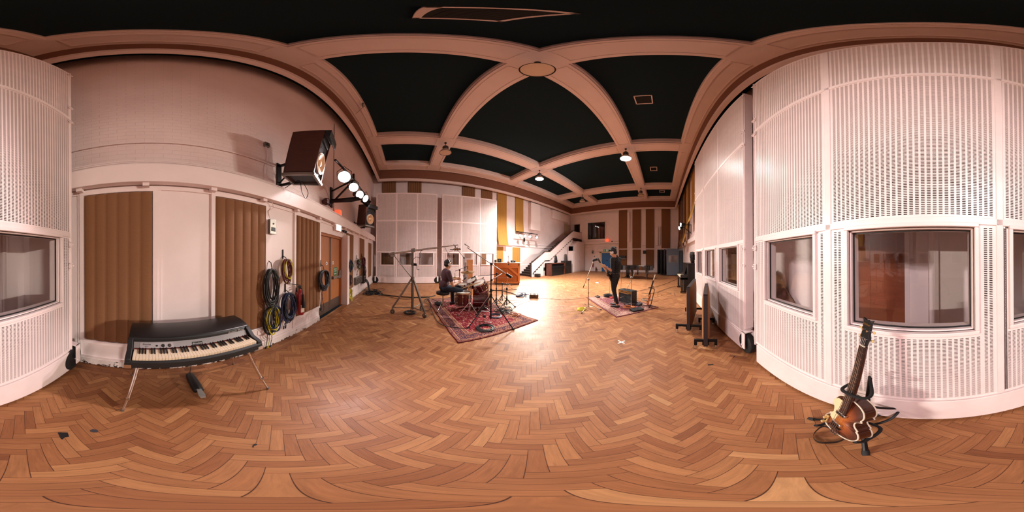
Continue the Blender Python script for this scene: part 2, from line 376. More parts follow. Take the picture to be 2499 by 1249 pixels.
# ---- pelmets (brown cloth face, cream strip below) round the room
px0, px1, py0, py1 = -9.42, 1.30, -1.55, 15.3
b = MB(); t_ = .07
for a in ((px0-t_, px1+t_, py0-t_, py0), (px0-t_, px1+t_, py1, py1+t_), (px0-t_, px0, py0, py1), (px1, px1+t_, py0, py1)):
    b.cur = 0; b.bx(a[0], a[1], a[2], a[3], 6.36, 7.02); b.cur = 1; b.bx(a[0]-(.02 if a[1]-a[0] < .2 else 0), a[1]+(.02 if a[1]-a[0] < .2 else 0), a[2]-(.02 if a[3]-a[2] < .2 else 0), a[3]+(.02 if a[3]-a[2] < .2 else 0), 6.2, 6.36)
struct('trim_2', b, [PELM, CREAM], 'brown cloth pelmet with a cream bottom strip')
# dark void boards above the pelmet slots
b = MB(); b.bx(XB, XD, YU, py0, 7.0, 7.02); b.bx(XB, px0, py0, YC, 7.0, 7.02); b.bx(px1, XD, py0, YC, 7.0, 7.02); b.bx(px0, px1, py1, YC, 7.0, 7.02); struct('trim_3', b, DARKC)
# ---- quilted hangings
def quilt(b, w, h, lobes, depth=.045, curl=0.0, nz=10):
    """vertical tubes of wadding: local x across, z up, front towards -y; curl pushes the bottom out"""
    nx = lobes*8; P = []; F = []
    for j in range(nz+1):
        z = h*j/nz; c = curl*max(0, 1-z/(h*.45))**2
        for i in range(nx+1):
            x = w*i/nx; ph = (i % 8)/8; P.append((x, -.012-depth*sqrt(max(0, sin(pi*ph)))*(1 if i not in (0, nx) else 0)-c, z))
    for j in range(nz):
        for i in range(nx):
            a = j*(nx+1)+i; F.append([a, a+1, a+nx+2, a+nx+1])
    b.add(P, F)
    # back sheet so it has thickness
    n0 = (nx+1); P2 = []
    for j in range(nz+1):
        z = h*j/nz; c = curl*max(0, 1-z/(h*.45))**2; P2 += [(0, -c, z), (w, -c, z)]
    b.add(P2, [[2*j, 2*j+2, 2*j+3, 2*j+1] for j in range(nz)])
    return b
def hang(name, label, m, x0, x1, z0, z1, wall, lobes=6, depth=.04, curl=0.0, group=None, off=0.0):
    """wall: 'A','B','C','D'; x0..x1 measured along the wall"""
    w = abs(x1-x0)
    loc, rz = {'A': ((max(x0, x1), YA+off, z0), pi), 'B': ((XB+off, min(x0, x1), z0), pi/2), 'C': ((min(x0, x1), YC-off, z0), 0), 'D': ((XD-off, max(x0, x1), z0), -pi/2)}[wall]
    o = quilt(MB(), w, z1-z0, lobes, depth, curl).build(name, m, sharp=60); o.location = loc; o.rotation_euler = (0, 0, rz)
    tag(o, label, 'wall hanging', group); return o
# =====================================================================  ROLLING ACOUSTIC SCREENS (perforated, three windows each)
GL, GH, GT = 3.3, 5.1, .13
COLS = [(.02, 1.075), (1.125, 2.195), (2.245, 3.28)]
WINS = [(.265, .96), (1.265, 2.05), (2.31, 3.095)]
WZ0, WZ1 = 1.015, 1.672
def perf_region(b, x0, x1, z0, z1, px=.0347, pz=.0117, sw=.0222, sh=.0058, d=.003):
    """punched sheet: every slot is a real hole with its four inner faces"""
    nx = max(1, int((x1-x0)/px)); nz = max(1, int((z1-z0)/pz)); mx = (x1-x0-nx*px)/2; mz = (z1-z0-nz*pz)/2
    V_, F_ = [], []
    def q(a, c, e, f):
        o = len(V_); V_.extend([(a,0,e),(c,0,e),(c,0,f),(a,0,f)]); F_.append([o,o+1,o+2,o+3])
    prev = x0
    for i in range(nx):
        a = x0+mx+i*px+(px-sw)/2; c = a+sw
        q(prev, a, z0, z1); prev = c; pz_ = z0
        for j in range(nz):
            e = z0+mz+j*pz+(pz-sh)/2; f = e+sh
            q(a, c, pz_, e); pz_ = f
            o = len(V_); V_.extend([(a,0,e),(c,0,e),(c,0,f),(a,0,f),(a,d,e),(c,d,e),(c,d,f),(a,d,f)])
            F_.extend([[o,o+4,o+5,o+1],[o+1,o+5,o+6,o+2],[o+2,o+6,o+7,o+3],[o+3,o+7,o+4,o]])
        q(a, c, pz_, z1)
    q(prev, x1, z0, z1)
    b.add(V_, F_)
def plain(b, x0, x1, z0, z1): b.add([(x0,0,z0),(x1,0,z0),(x1,0,z1),(x0,0,z1)], [[0,1,2,3]])
_pm = {}
def sheet(kind, w, hole=None):
    """mesh data for one punched sheet, shared by all four screens"""
    key = (kind, round(w, 3), hole)
    if key in _pm: return _pm[key]
    b = MB(); g = .012
    h = {'top': 5.06-3.47, 'mid': 3.41-1.735, 'low': 1.69-.35}[kind]
    if hole is None:
        for a in ((0, w, 0, g), (0, w, h-g, h), (0, g, g, h-g), (w-g, w, g, h-g)): plain(b, *a)
        perf_region(b, g, w-g, g, h-g)
    else:
        hx0, hx1, hz0, hz1 = hole
        for a in ((0, w, 0, g), (0, w, h-g, h), (0, g, g, h-g), (w-g, w, g, h-g)): plain(b, *a)
        f = .05
        perf_region(b, g, hx0-f, g, h-g); perf_region(b, hx1+f, w-g, g, h-g) if w-g-hx1-f > .04 else plain(b, hx1+f, w-g, g, h-g)
        perf_region(b, hx0-f, hx1+f, g, hz0-f)
        perf_region(b, hx0-f, hx1+f, hz1+f, h-g) if h-g-hz1-f > .012 else plain(b, hx0-f, hx1+f, hz1+f, h-g)
        for a in ((hx0-f, hx0, hz0-f, hz1+f), (hx1, hx1+f, hz0-f, hz1+f), (hx0, hx1, hz0-f, hz0), (hx0, hx1, hz1, hz1+f)): plain(b, *a)
    me = bpy.data.meshes.new('perforated_sheet'); me.from_pydata(b.v, [], b.f); me.materials.append(WHITE); me.update()
    _pm[key] = me; return me
def make_screen(label, loc, rz, wheel_ends=(0, 1), group='rolling acoustic screens'):
    T = thing('acoustic_screen', label, 'acoustic screen', loc, rz, group)
    b = MB()                                            # frame: stiles, mullions, bands, skirting, top
    b.bx(0, .02, -.012, GT, .30, GH); b.bx(GL-.02, GL, -.012, GT, .30, GH); b.bx(0, GL, 0, GT, GH-.04, GH)
    b.bx(1.075, 1.125, -.008, .03, .33, GH-.04); b.bx(2.195, 2.245, -.008, .03, .33, GH-.04)
    for z0, z1, e in ((.33, .35, .0), (1.69, 1.735, .004), (3.41, 3.47, .004)): b.bx(.02, GL-.02, -.004-e, .03, z0, z1)
    b.bx(.06, GL-.06, -.014, GT, .03, .325); b.bx(.02, GL-.02, -.003, .02, 5.03, 5.06)
    b.build('frame', WHITE, T, bevel=.004)
    b = MB()                                            # wadding core and back board, with the window openings left free
    xs = [0.02]+[c for w in WINS for c in w]+[GL-.02]
    for i in range(0, len(xs), 2): b.bx(xs[i], xs[i+1], .034, .1, .33, GH-.04)
    for w in WINS: b.bx(w[0], w[1], .034, .1, .33, WZ0); b.bx(w[0], w[1], .034, .1, WZ1, GH-.04)
    b.build('wadding_core', DARKFELT, T)
    b = MB()
    for i in range(0, len(xs), 2): b.bx(xs[i], xs[i+1], .1, .118, .33, GH-.04)
    for w in WINS: b.bx(w[0], w[1], .1, .118, .33, WZ0); b.bx(w[0], w[1], .1, .118, WZ1, GH-.04)
    b.build('back_board', WHITE, T)
    for ci, (c0, c1) in enumerate(COLS):
        w = c1-c0
        for kind, z in (('top', 3.47), ('mid', 1.735)):
            o = bpy.data.objects.new('perforated_sheet', sheet(kind, w)); COL.objects.link(o); o.parent = T; o.location = (c0, 0, z)
        wn = WINS[ci]
        o = bpy.data.objects.new('perforated_sheet', sheet('low', w, (round(wn[0]-c0, 3), round(wn[1]-c0, 3), round(WZ0-.35, 3), round(WZ1-.35, 3)))); COL.objects.link(o); o.parent = T; o.location = (c0, 0, .35)
    for x0, x1 in WINS:
        b = MB(); f, d = .028, .022
        b.bx(x0-f, x1+f, -d, .012, WZ1, WZ1+f); b.bx(x0-f, x1+f, -d, .012, WZ0-f, WZ0); b.bx(x0-f, x0, -d, .012, WZ0, WZ1); b.bx(x1, x1+f, -d, .012, WZ0, WZ1)
        # inner lining of the opening
        g = .012; b.bx(x0, x0+g, .012, GT, WZ0, WZ1); b.bx(x1-g, x1, .012, GT, WZ0, WZ1); b.bx(x0, x1, .012, GT, WZ1-g, WZ1); b.bx(x0, x1, .012, GT, WZ0, WZ0+g)
        fr = b.build('window_frame', WHITE, T, bevel=.005)
        b = MB(); b.bx(x0+.008, x1-.008, .05, .054, WZ0+.008, WZ1-.008); b.build('pane', GLASS, fr)
        b = MB(); k = .008
        for a in ((x0+.012, x1-.012, WZ0+.012, WZ0+.012+k), (x0+.012, x1-.012, WZ1-.012-k, WZ1-.012), (x0+.012, x0+.012+k, WZ0+.012, WZ1-.012), (x1-.012-k, x1-.012, WZ0+.012, WZ1-.012)): b.bx(a[0], a[1], .04, .05, a[2], a[3])
        b.build('gasket', BLACKP, fr)
    for e in (0, 1):
        s = -1 if e == 0 else 1; X0 = 0 if e == 0 else GL
        # end board, latch plates
        b = MB(); b.bx(X0, X0+s*.018, .0, GT, .42, GH-.02); b.build('end_board', WHITE, T, bevel=.003)
        for z in (1.35, 1.58, 3.35, 3.7, 4.95): 
            b = MB(); b.bx(X0+s*.018, X0-s*.06, -.016, -.008, z, z+.012); b.bx(X0+s*.018, X0-s*.06, -.016, -.008, z+.05, z+.062); b.bx(X0-s*.045, X0-s*.06, -.016, -.008, z, z+.062); b.cyl((X0+s*.03, -.012, z+.03), (X0+s*.005, -.012, z+.03), .012, n=10); b.build('latch', WHITE, T, bevel=.002)
        if e in wheel_ends:
            cx = X0+s*.0; b = MB()
            b.lathe([(.06,-.035),(.15,-.04),(.172,-.03),(.178,0),(.172,.03),(.15,.04),(.06,.035)], 36, (cx+s*.02, .02, .178), (0,1,0))
            wl = b.build('wheel', RUBBER, T)
            b = MB(); b.lathe([(.005,-.05),(.03,-.05),(.06,-.038),(.11,-.036),(.115,-.03),(.115,.03),(.11,.036),(.06,.038),(.03,.05),(.005,.05)], 24, (cx+s*.02, .02, .178), (0,1,0)); b.build('hub', BLACKP, wl)
            b = MB(); b.bx(cx-.03+s*.04, cx+.05+s*.04, -.06, -.045, .11, .40); b.bx(cx-.03+s*.04, cx+.05+s*.04, .085, .1, .11, .40); b.bx(cx-.03+s*.04, cx+.05+s*.04, -.06, .1, .385, .40); b.cyl((cx+s*.03, -.075, .178), (cx+s*.03, .105, .178), .012, n=10)
            b.build('wheel_bracket', WHITE, T, bevel=.003)
    return T
a1 = atan2(-1.527-1.706, .828-1.1)
make_screen('big white perforated screen with three windows standing behind the sunburst bass guitar', (1.1, 1.706, 0), a1, (1,))
make_screen('big white perforated screen behind the two small brown baffles on castors', (1.12, 5.3, 0), -pi/2)
make_screen('big white perforated screen behind the wheeled studio boom stand, next to the panelled wall', (-8.78, -1.59, 0), pi/2)
a4 = atan2(5.25-2.0, -8.47+8.75)
make_screen('big white perforated screen behind the drum kit, beside the orange upright piano', (-8.75, 2.0, 0), a4)
# =====================================================================  ELECTRIC PIANO
VINYL = mat('black_tolex', '#131416', .55, bump=.15, bscale=260); LIDM = mat('black_lid', '#101113', .38)
RAIL = mat('silver_name_rail', '#b5aeae', .35, .5); IVORY = mat('ivory_keys', '#e2d2b8', .35); EBONY = mat('ebony_keys', '#0f0f11', .3)
EX0, EX1 = -.935, .175                                  # ends of the case (x), front faces +y
T = thing('electric_piano', 'black electric piano with silver name rail on slanted chrome legs', 'electric piano', ((EX0+EX1)/2, -1.40, 0), pi)
# local: x to the right as the player sees it, front -y
W = EX1-EX0; hw = W/2; yf, yb = -.285, .27
b = MB(); prof = [(yf,.565),(yf,.625),(yf+.02,.64),(yf+.17,.64),(yf+.17,.60),(yb,.60),(yb,.565)]
b.prism(prof, -hw, hw, ex=(0,1,0), ey=(0,0,1), ez=(1,0,0)); b.build('case', VINYL, T, bevel=.006)
for s in (-1, 1):
    b = MB(); cheek = [(yf+.004,.60),(yf+.01,.655),(yf+.12,.675),(yf+.19,.73),(yf+.21,.745),(yb,.745),(yb,.60)]
    b.prism(cheek, min(s*hw, s*(hw-.045)), max(s*hw, s*(hw-.045)), ex=(0,1,0), ey=(0,0,1), ez=(1,0,0)); b.build('cheek_block', VINYL, T, bevel=.006)
b = MB(); lid = [(yf+.215,.672),(yf+.212,.73),(yf+.222,.752),(yf+.26,.768),(yb-.2,.785),(yb-.06,.78),(yb,.755),(yb,.60),(yf+.215,.60)]
b.prism(lid, -hw+.004, hw-.004, ex=(0,1,0), ey=(0,0,1), ez=(1,0,0)); b.build('lid', LIDM, T, bevel=.008)
RA, RBk = V((0, yf+.165, .655)), V((0, yf+.212, .712)); rd = (RBk-RA).normalized(); rn = V((1,0,0)).cross(rd)
if rn.z < 0: rn = -rn
RL = (RBk-RA).length
b = MB(); b.ob((RA+RBk)/2, V((hw-.05,0,0)), rd*RL/2, rn*.006); rail = b.build('name_rail', RAIL, T)
b = MB()
for k in range(11): b.ob(RA+rd*RL*(k+.5)/11+rn*.0068, V((hw-.052,0,0)), rd*.0012, rn*.0012)
b.build('rail_ribs', STEEL, rail)
def on_rail(x, f, e=.0075): return V((x,0,0))+RA+rd*RL*f+rn*e
b = MB(); b.ob(on_rail(-hw+.235, .5), V((.135,0,0)), rd*RL*.40, rn*.002); b.build('control_plate', mat('control_plate', '#b9b2b4', .3, .6), rail)
DK = mat('dark_lettering', '#17181c', .5)
text('badge_lettering', 'Rhodes', .022, DK, rail, on_rail(-hw+.155, .68, .0102), (1,0,0), rd)
text('badge_lettering', 'PIANO', .009, DK, rail, on_rail(-hw+.155, .38, .0102), (1,0,0), rd)
b = MB(); b.cyl(on_rail(-hw+.235,.5), on_rail(-hw+.235,.5,.014), .009, n=16); b.build('jack', CHROME, rail)
for x in (.285, .338):
    b = MB(); b.cyl(on_rail(-hw+x,.5), on_rail(-hw+x,.5,.018), .016, .013, n=24); k_ = b.build('knob', BLACKP, T); b = MB(); b.cyl(on_rail(-hw+x,.5,.018), on_rail(-hw+x,.5,.022), .010, n=20); b.build('knob_cap', CHROME, k_)
b = MB(); b.ob(on_rail(.015, .42), V((.044,0,0)), rd*RL*.24, rn*.003); b.build('name_badge', BLACKP, rail)
text('badge_lettering', 'Rhodes', .026, mat('badge_silver', '#d8d4d0', .3, .7), rail, on_rail(.015, .42, .0112), (1,0,0), rd)
# script lettering on the lid front
lf0 = V((0, yf+.212, .742)); text('badge_lettering', 'Seventy Three', .030, mat('script_silver', '#d5cfc9', .35, .6), T, (hw-.15, yf+.2105, .724), (1,0,0), (0,.05,1), shear=.35)
# keys: 43 white, 30 black
nw = 43; kx0, kx1 = -hw+.055, hw-.055; kw = (kx1-kx0)/nw
kb = MB(); kb.bx(0, kw-.0012, 0, .158, .640, .662); kb.bx(0, kw-.0012, -.004, 0, .630, .663); wm = None
for i in range(nw):
    if wm is None: o = kb.build('white_key', IVORY, T, bevel=.0015); wm = o
    else: o = wm.copy(); COL.objects.link(o)
    o.parent = T; o.location = (kx0+i*kw, yf+.022, 0)
bk = MB(); bk.prism([(.0,.66),(.006,.672),(.09,.675),(.095,.66)], -.0052, .0052, ex=(0,1,0), ey=(0,0,1), ez=(1,0,0)); bm_ = None
start = 2                                               # E
for i in range(nw-1):
    if (start+i) % 7 in (2, 6): continue
    if bm_ is None: o = bk.build('black_key', EBONY, T); bm_ = o
    else: o = bm_.copy(); COL.objects.link(o)
    o.parent = T; o.location = (kx0+(i+1)*kw-.0006, yf+.085, 0)
b = MB(); b.bx(kx0, kx1, yf+.16, yf+.168, .655, .672); b.build('key_felt', mat('red_key_felt', '#5a1a1a', .9), T)
for sx in (-1, 1):
    b = MB()
    b.bx(sx*hw-.003*sx-.0, sx*hw+.003*sx, yf-.003, yf+.05, .562, .60); b.bx(sx*hw, sx*(hw-.05), yf-.004, yf, .562, .60); b.build('corner_bracket', CHROME, T)
    for fy, tx, ty in ((-1, .02, -.36), (1, .02, .235)):
        x0 = sx*(hw-.1); y0 = yf+.12 if fy < 0 else yb-.12; p1 = V((sx*(hw+.0), ty, 0)); p0 = V((x0, y0, .567)); mid = p0.lerp(p1, .72)
        b = MB(); b.cyl(p0, mid, .0155, n=14); b.cyl(mid+V((0,0,.012)), mid-V((0,0,.012)), .02, n=14); b.cyl(mid, p1+V((0,0,.01)), .010, n=12); lg = b.build('leg', CHROME, T)
        b = MB(); b.cyl(p1, p1+V((0,0,.03)), .013, n=12); b.build('rubber_foot', GREYM, lg)
        if fy > 0: b = MB(); b.cyl(p0.lerp(p1, .5), V((x0*.5, 0, .567)), .006, n=8); b.build('leg_brace', CHROME, T)
# pedal
T = thing('sustain_pedal', 'black sustain pedal with chrome tongue on the floor under the electric piano', 'pedal', (-.405, -1.40, 0), pi)
b = MB(); sec = [(-.045,0),(.045,0),(.05,.02),(.035,.055),(.0,.068),(-.035,.055),(-.05,.02)]
P = []; F = []; ys = [-.13,-.11,-.02,.1,.19,.21]; sc = [.75,.95,1.05,1.0,.8,.55]
for y, s in zip(ys, sc): P += [(x*s, y, z*s) for x, z in sec]
for j in range(len(ys)-1): F += [[j*7+i, j*7+(i+1)%7, (j+1)*7+(i+1)%7, (j+1)*7+i] for i in range(7)]
F += [list(range(7))[::-1], list(range(35, 42))]; b.add(P, F); b.build('body', VINYL, T, bevel=.006)
b = MB(); P = [(x, y, z) for y, z, w in ((-.10,.055,.018),(-.15,.05,.022),(-.2,.035,.028),(-.235,.022,.02)) for x in (-w, w)]; P2 = [(x, y, z-.006) for x, y, z in P]; n = 8
b.add(P+P2, [[2*j,2*j+1,2*j+3,2*j+2] for j in range(3)]+[[8+2*j,8+2*j+2,8+2*j+3,8+2*j+1] for j in range(3)]+[[2*j,2*j+2,8+2*j+2,8+2*j] for j in range(3)]+[[2*j+1,8+2*j+1,8+2*j+3,2*j+3] for j in range(3)]+[[0,8,9,1],[6,7,15,14]]); b.build('tongue', mat('bright_chrome', '#dad6d2', .3, .7), T)
b = MB(); b.cyl((0,.19,.03), (0,.05,.56), .004, n=8); b.build('rod', STEEL, T)
# =====================================================================  BASS GUITAR ON STAND
def sunburst():
    m = bpy.data.materials.new('sunburst_lacquer'); m.use_nodes = True; t = NT(m); p = t.n['Principled BSDF']
    at = t.new('ShaderNodeAttribute', attribute_name='edge'); cr = t.new('ShaderNodeValToRGB'); e = cr.color_ramp
    e.elements[0].position = 0; e.elements[0].color = (*lin('#2a110a'), 1); e.elements[1].position = 1; e.elements[1].color = (*lin('#c2722e'), 1)
    for q, c in ((.22, '#4a1c0e'), (.5, '#8a4420'), (.75, '#ad5f27')): el = e.elements.new(q); el.color = (*lin(c), 1)
    t.link(at.outputs['Fac'], cr.inputs[0]); t.link(cr.outputs[0], p.inputs['Base Color']); p.inputs['Roughness'].default_value = .18; p.inputs['Coat Weight'].default_value = .6; return m
BURST = sunburst(); BIND = mat('cream_binding', '#d9cdb8', .4); FRETB = mat('rosewood', '#2b1a14', .4); DARKB = mat('dark_back_lacquer', '#3a180d', .2, coat=.5)
# outline of the violin body: half widths up the body (z from bottom), local plane x-z, front -y
half = [(0,0),(.06,.002),(.11,.018),(.138,.055),(.142,.095),(.128,.135),(.112,.155),(.118,.165),(.104,.178),(.086,.20),(.080,.225),(.086,.25),(.104,.268),(.116,.277),(.108,.288),(.114,.305),(.116,.335),(.104,.375),(.075,.405),(.035,.420),(0,.424)]
hs = smooth_path([V((x,0,z)) for x, z in half], 4)
outl = [(p.x, p.z) for p in hs]+[(-p.x, p.z) for p in hs[::-1][1:-1]]
no = len(outl)
base = V((.655, .335, .15)); head = V((.835, .225, 1.115))
axis = (head-base).normalized(); toc = V((-.76, .50, .42)); fn = (toc-axis*toc.dot(axis)).normalized(); xr = axis.cross(fn).normalized()   # local z = axis, -y = fn, x = y x z
mrot = M4((xr, -fn, axis)).transposed()
T = thing('bass_guitar', 'sunburst violin bass guitar with cream pickguard leaning on a black stand', 'bass guitar', base); T.rotation_euler = mrot.to_euler()
def plate(y, dome, name, m, front=True):
    rings = 7; P = []; F = []; ed = []; cz = .2
    for r in range(rings+1):
        s = 1-r/rings
        for x, z in outl:
            P.append((x*s, y+(-1 if front else 1)*dome*(1-s**2.2)*.9, cz+(z-cz)*s)); ed.append(1-s)
    for r in range(rings):
        F += [[r*no+i, r*no+(i+1)%no, (r+1)*no+(i+1)%no, (r+1)*no+i] for i in range(no)]
    o = MB().add(P, F).build(name, m, T, sharp=70)
    a = o.data.attributes.new('edge', 'FLOAT', 'POINT'); a.data.foreach_set('value', ed); return o
plate(-.035, .022, 'body_top', BURST); plate(.035, .018, 'body_back', BURST, False)
b = MB(); b.prism(outl, -.033, .033, ex=(1,0,0), ey=(0,0,1), ez=(0,1,0)); b.build('body_side', DARKB, T, sharp=50)
for y in (-.035, .035): b = MB(); b.tube([(x, y, z) for x, z in outl], .0042, 6, True); b.build('binding', BIND, T)
b = MB(); pg = [(-.012,.395),(-.075,.385),(-.104,.35),(-.105,.315),(-.085,.295),(-.075,.27),(-.07,.24),(-.085,.205),(-.08,.17),(-.05,.155),(-.03,.18),(-.02,.25)]
b.prism(pg, .054, .0575, ex=(1,0,0), ey=(0,0,1), ez=(0,-1,0)); b.build('pickguard', mat('pearl_pickguard', '#e2cfa4', .3), T, bevel=.001)
b = MB(); b.prism([(-.027,.30),(.027,.30),(.021,.86),(-.021,.86)], .036, .056, ex=(1,0,0), ey=(0,0,1), ez=(0,-1,0)); nk = b.build('neck', DARKB, T, bevel=.006)
b = MB(); b.prism([(-.027,.285),(.027,.285),(.021,.862),(-.021,.862)], .056, .063, ex=(1,0,0), ey=(0,0,1), ez=(0,-1,0)); b.build('fingerboard', FRETB, nk)
for k in range(20):
    z = .862-(.76*(1-2**(-(k+1)/12))); b = MB(); b.bx(-.024, .024, -.0645, -.063, z, z+.002); b.build('fret', CHROME, nk)
b = MB(); b.bx(-.022, .022, -.067, -.06, .862, .868); b.build('nut', BIND, nk)
hp = [(-.021,.86),(.021,.86),(.03,.90),(.042,.93),(.034,.96),(.036,1.05),(.046,1.075),(.03,1.07),(.012,1.062),(0,1.068),(-.012,1.062),(-.03,1.07),(-.046,1.075),(-.036,1.05),(-.034,.96),(-.042,.93),(-.03,.90)]
HS = lambda z: .86+(z-.86)*.76
b = MB(); b.prism([(x*.86 if z > .87 else x, HS(z)) for x, z in hp], .042, .058, ex=(1,0,0), ey=(0,0,1), ez=(0,-1,0)); hd = b.build('headstock', LIDM, T, bevel=.002)
text('headstock_script', 'Höfner', .019, mat('gold_script', '#b08a4a', .3, .8), hd, (0, -.0592, HS(1.035)), (1,0,0), (0,0,1), shear=.2)
PEARL = mat('pearl_button', '#c9a86a', .3)
for s in (-1, 1):
    for z in (HS(.925), HS(.99)):
        b = MB(); b.cyl((s*.017, -.066, z), (s*.017, -.05, z), .006, n=12); b.cyl((s*.017,-.046,z), (s*.044,-.046,z), .003, n=8); tp = b.build('tuner', CHROME, T); b = MB(); b.ell((s*.052,-.046,z), .009, .005, .008); b.build('tuner_button', PEARL, tp)
for z, nm in ((.275, 0), (.155, 1)):
    b = MB(); b.bx(-.04, .04, -.07, -.053, z-.014, z+.014); pk = b.build('pickup', CHROME, T, bevel=.003); b = MB(); b.bx(-.03, .03, -.0725, -.07, z-.007, z+.007); b.build('pickup_insert', BLACKP, pk)
b = MB(); b.bx(-.045, .045, -.07, -.055, .105, .115); b.bx(-.035, .035, -.075, -.07, .107, .113); b.build('bridge', FRETB, T, bevel=.002)
b = MB()
for x in (-.016, -.005, .006, .017): b.prism([(x*1.5-.004, .0),(x*1.5+.004, .0),(x*1.5+.004,.03),(x*1.5-.004,.03)], .045, .05, ex=(1,0,0), ey=(0,0,1), ez=(0,-1,0))
b.bx(-.03, .03, -.052, -.04, -.004, .004); b.build('tailpiece', CHROME, T)
b = MB()
for x in (-.016, -.0055, .0055, .016): b.cyl((x*1.5, -.05, .03), (x*1.4, -.076, .11), .0012, n=5); b.cyl((x*1.4, -.076, .11), (x, -.068, .866), .0012, n=5); b.cyl((x, -.068, .866), (x*1.1, -.06, HS(.93)), .001, n=5)
b.build('strings', CHROME, T)
b = MB(); b.prism([(-.112,.06),(-.085,.055),(-.085,.15),(-.112,.14)], .052, .058, ex=(1,0,0), ey=(0,0,1), ez=(0,-1,0)); cp = b.build('control_panel', PEARL, T)
for z in (.07, .125): b = MB(); b.cyl((-.098,-.058,z), (-.098,-.075,z), .011, n=14); b.build('knob', PEARL, cp)
b = MB()
for z in (.09,.1,.11): b.bx(-.104,-.092,-.064,-.058,z-.003,z+.003)
b.build('slide_switch', BLACKP, cp)
# stand
T = thing('guitar_stand', 'black tubular guitar stand holding the sunburst violin bass', 'guitar stand', (.76, .30, 0))
post0 = V((.80,.29,.10)); post1 = V((.865,.265,.66))
b = MB(); b.tube([post0, post0.lerp(post1,.5), post1], .013, 10); b.cyl(post0.lerp(post1,.35), post0.lerp(post1,.6), .019, n=12); b.build('post', BLACKM, T, world=True)
for e in (onz(2112,1100,.012), onz(1988,1023,.012), onz(2150,1012,.012)):
    b = MB(); m0 = post0+V((0,0,.04)); b.tube([m0, m0.lerp(e,.5)+V((0,0,.025)), e], .012, 8); lg = b.build('leg', BLACKM, T, world=True); b = MB(); b.cyl(e, e+(e-m0).normalized()*.045, .016, n=10); b.build('rubber_foot', RUBBER, T, world=True)
fwd = (base-V((.80,.29,.15))); fwd.z = 0; fwd.normalize(); sd = V((-fwd.y, fwd.x, 0))
b = MB()
for s in (-1, 1): b.tube(smooth_path([post0+V((0,0,.05)), post0+sd*s*.12+fwd*.02+V((0,0,.04)), post0+sd*s*.13+fwd*.16+V((0,0,.025)), post0+sd*s*.12+fwd*.21+V((0,0,.07))]), .011, 8)
b.build('cradle_arm', mat('black_foam', '#141414', .9), T, world=True)
nk0 = base+axis*.52; b = MB()
top = post1; b.tube(smooth_path([top, top+V((-.01,0,.02)), nk0+V((.05,-.035,.03)), nk0+sd*.075+fwd*.02, nk0+sd*.055+fwd*.07, nk0-sd*.055+fwd*.07, nk0-sd*.075+fwd*.02, nk0-sd*.06-fwd*.05]), .010, 8); b.build('neck_yoke', mat('black_foam', '#141414', .9), T, world=True)
b = MB(); b.tube(smooth_path([post0.lerp(post1,.45), V((.93,.18,.22)), V((.97,.12,.16)), V((.9,.16,.08)), V((.82,.25,.05))]), .011, 8); b.build('rear_loop', BLACKM, T, world=True)
b = MB(); pts = [base+V((-.02,.02,.01)), onz(2010,1042,.05), onz(1990,1055,.012), onz(1985,1070,.012), onz(2003,1082,.012), onz(2050,1078,.012), base+V((.0,-.05,.02))]; 
st = smooth_path(pts, 8); P = []; F = []
for i, p in enumerate(st): P += [p+V((0,0,.0)), p+V((0,0,.03)), p+V((.004,.002,.03)), p+V((.004,.002,0))]
for i in range(len(st)-1): F += [[4*i+j, 4*i+(j+1)%4, 4*i+4+(j+1)%4, 4*i+4+j] for j in range(4)]
b.add(P, F); tag(b.build('guitar_strap', mat('leather_strap', '#1c1715', .55)), 'dark leather strap looped on the floor in front of the sunburst bass', 'strap')
# floor tapes
def tape(px, label, m, z=.0022, cat='tape'):
    b = MB(); P = [onz(u, v, .0018) for u, v in px]; n = len(P); c = sum((p for p in P), V())/n
    b.add(P+[p+V((0,0,.0008)) for p in P], [list(range(n))[::-1], list(range(n, 2*n))]+[[i,(i+1)%n,n+(i+1)%n,n+i] for i in range(n)])
    o = b.build('floor_tape', m); tag(o, label, cat, 'bits of tape on the floor')
TB = mat('black_tape', '#0e0f10', .6)
tape([(141,1055),(165,1055),(169,1065),(158,1067),(153,1072),(149,1071)], 'torn square of black tape on the floor near the left screen corner', TB)
tape([(219,1050),(226,1047),(236,1048),(240,1051),(238,1055),(228,1055),(221,1053)], 'small blob of grey putty on the floor left of the electric piano', mat('grey_putty', '#3c3a40', .5))
tape([(1727,889),(1741,887.5),(1741,890),(1728,891.5)], 'short dark strip of tape on the floor right of the white cross', TB)
tape([(1788,872),(1793,868),(1794,869),(1789,873)], 'tiny dark tape scrap on the floor by the big screen wheel', TB)
tape([(616,1088),(620,1083),(628,1083),(626,1086),(620,1088),(618,1093)], 'curled dark tape scrap on the floor in front of the electric piano', TB)
WT = mat('white_tape', '#e9e4dc', .6)
cx = onz(1516.5, 834.5, .003); T = thing('tape_cross', 'white tape cross stuck on the open floor', 'tape', cx)
for a in (R(56), R(146)):
    b = MB(); d = V((cos(a), sin(a), 0)); s = V((-sin(a), cos(a), 0)); b.ob((0,0,0 if a < 2 else .001), d*.075, s*.0115, V((0,0,.0006))); b.build('tape_strip', WT, T)
tape([(1453,689),(1460,688.5),(1461,690.5),(1454,691)], 'small white paper scrap on the far floor by the guitarist', WT)
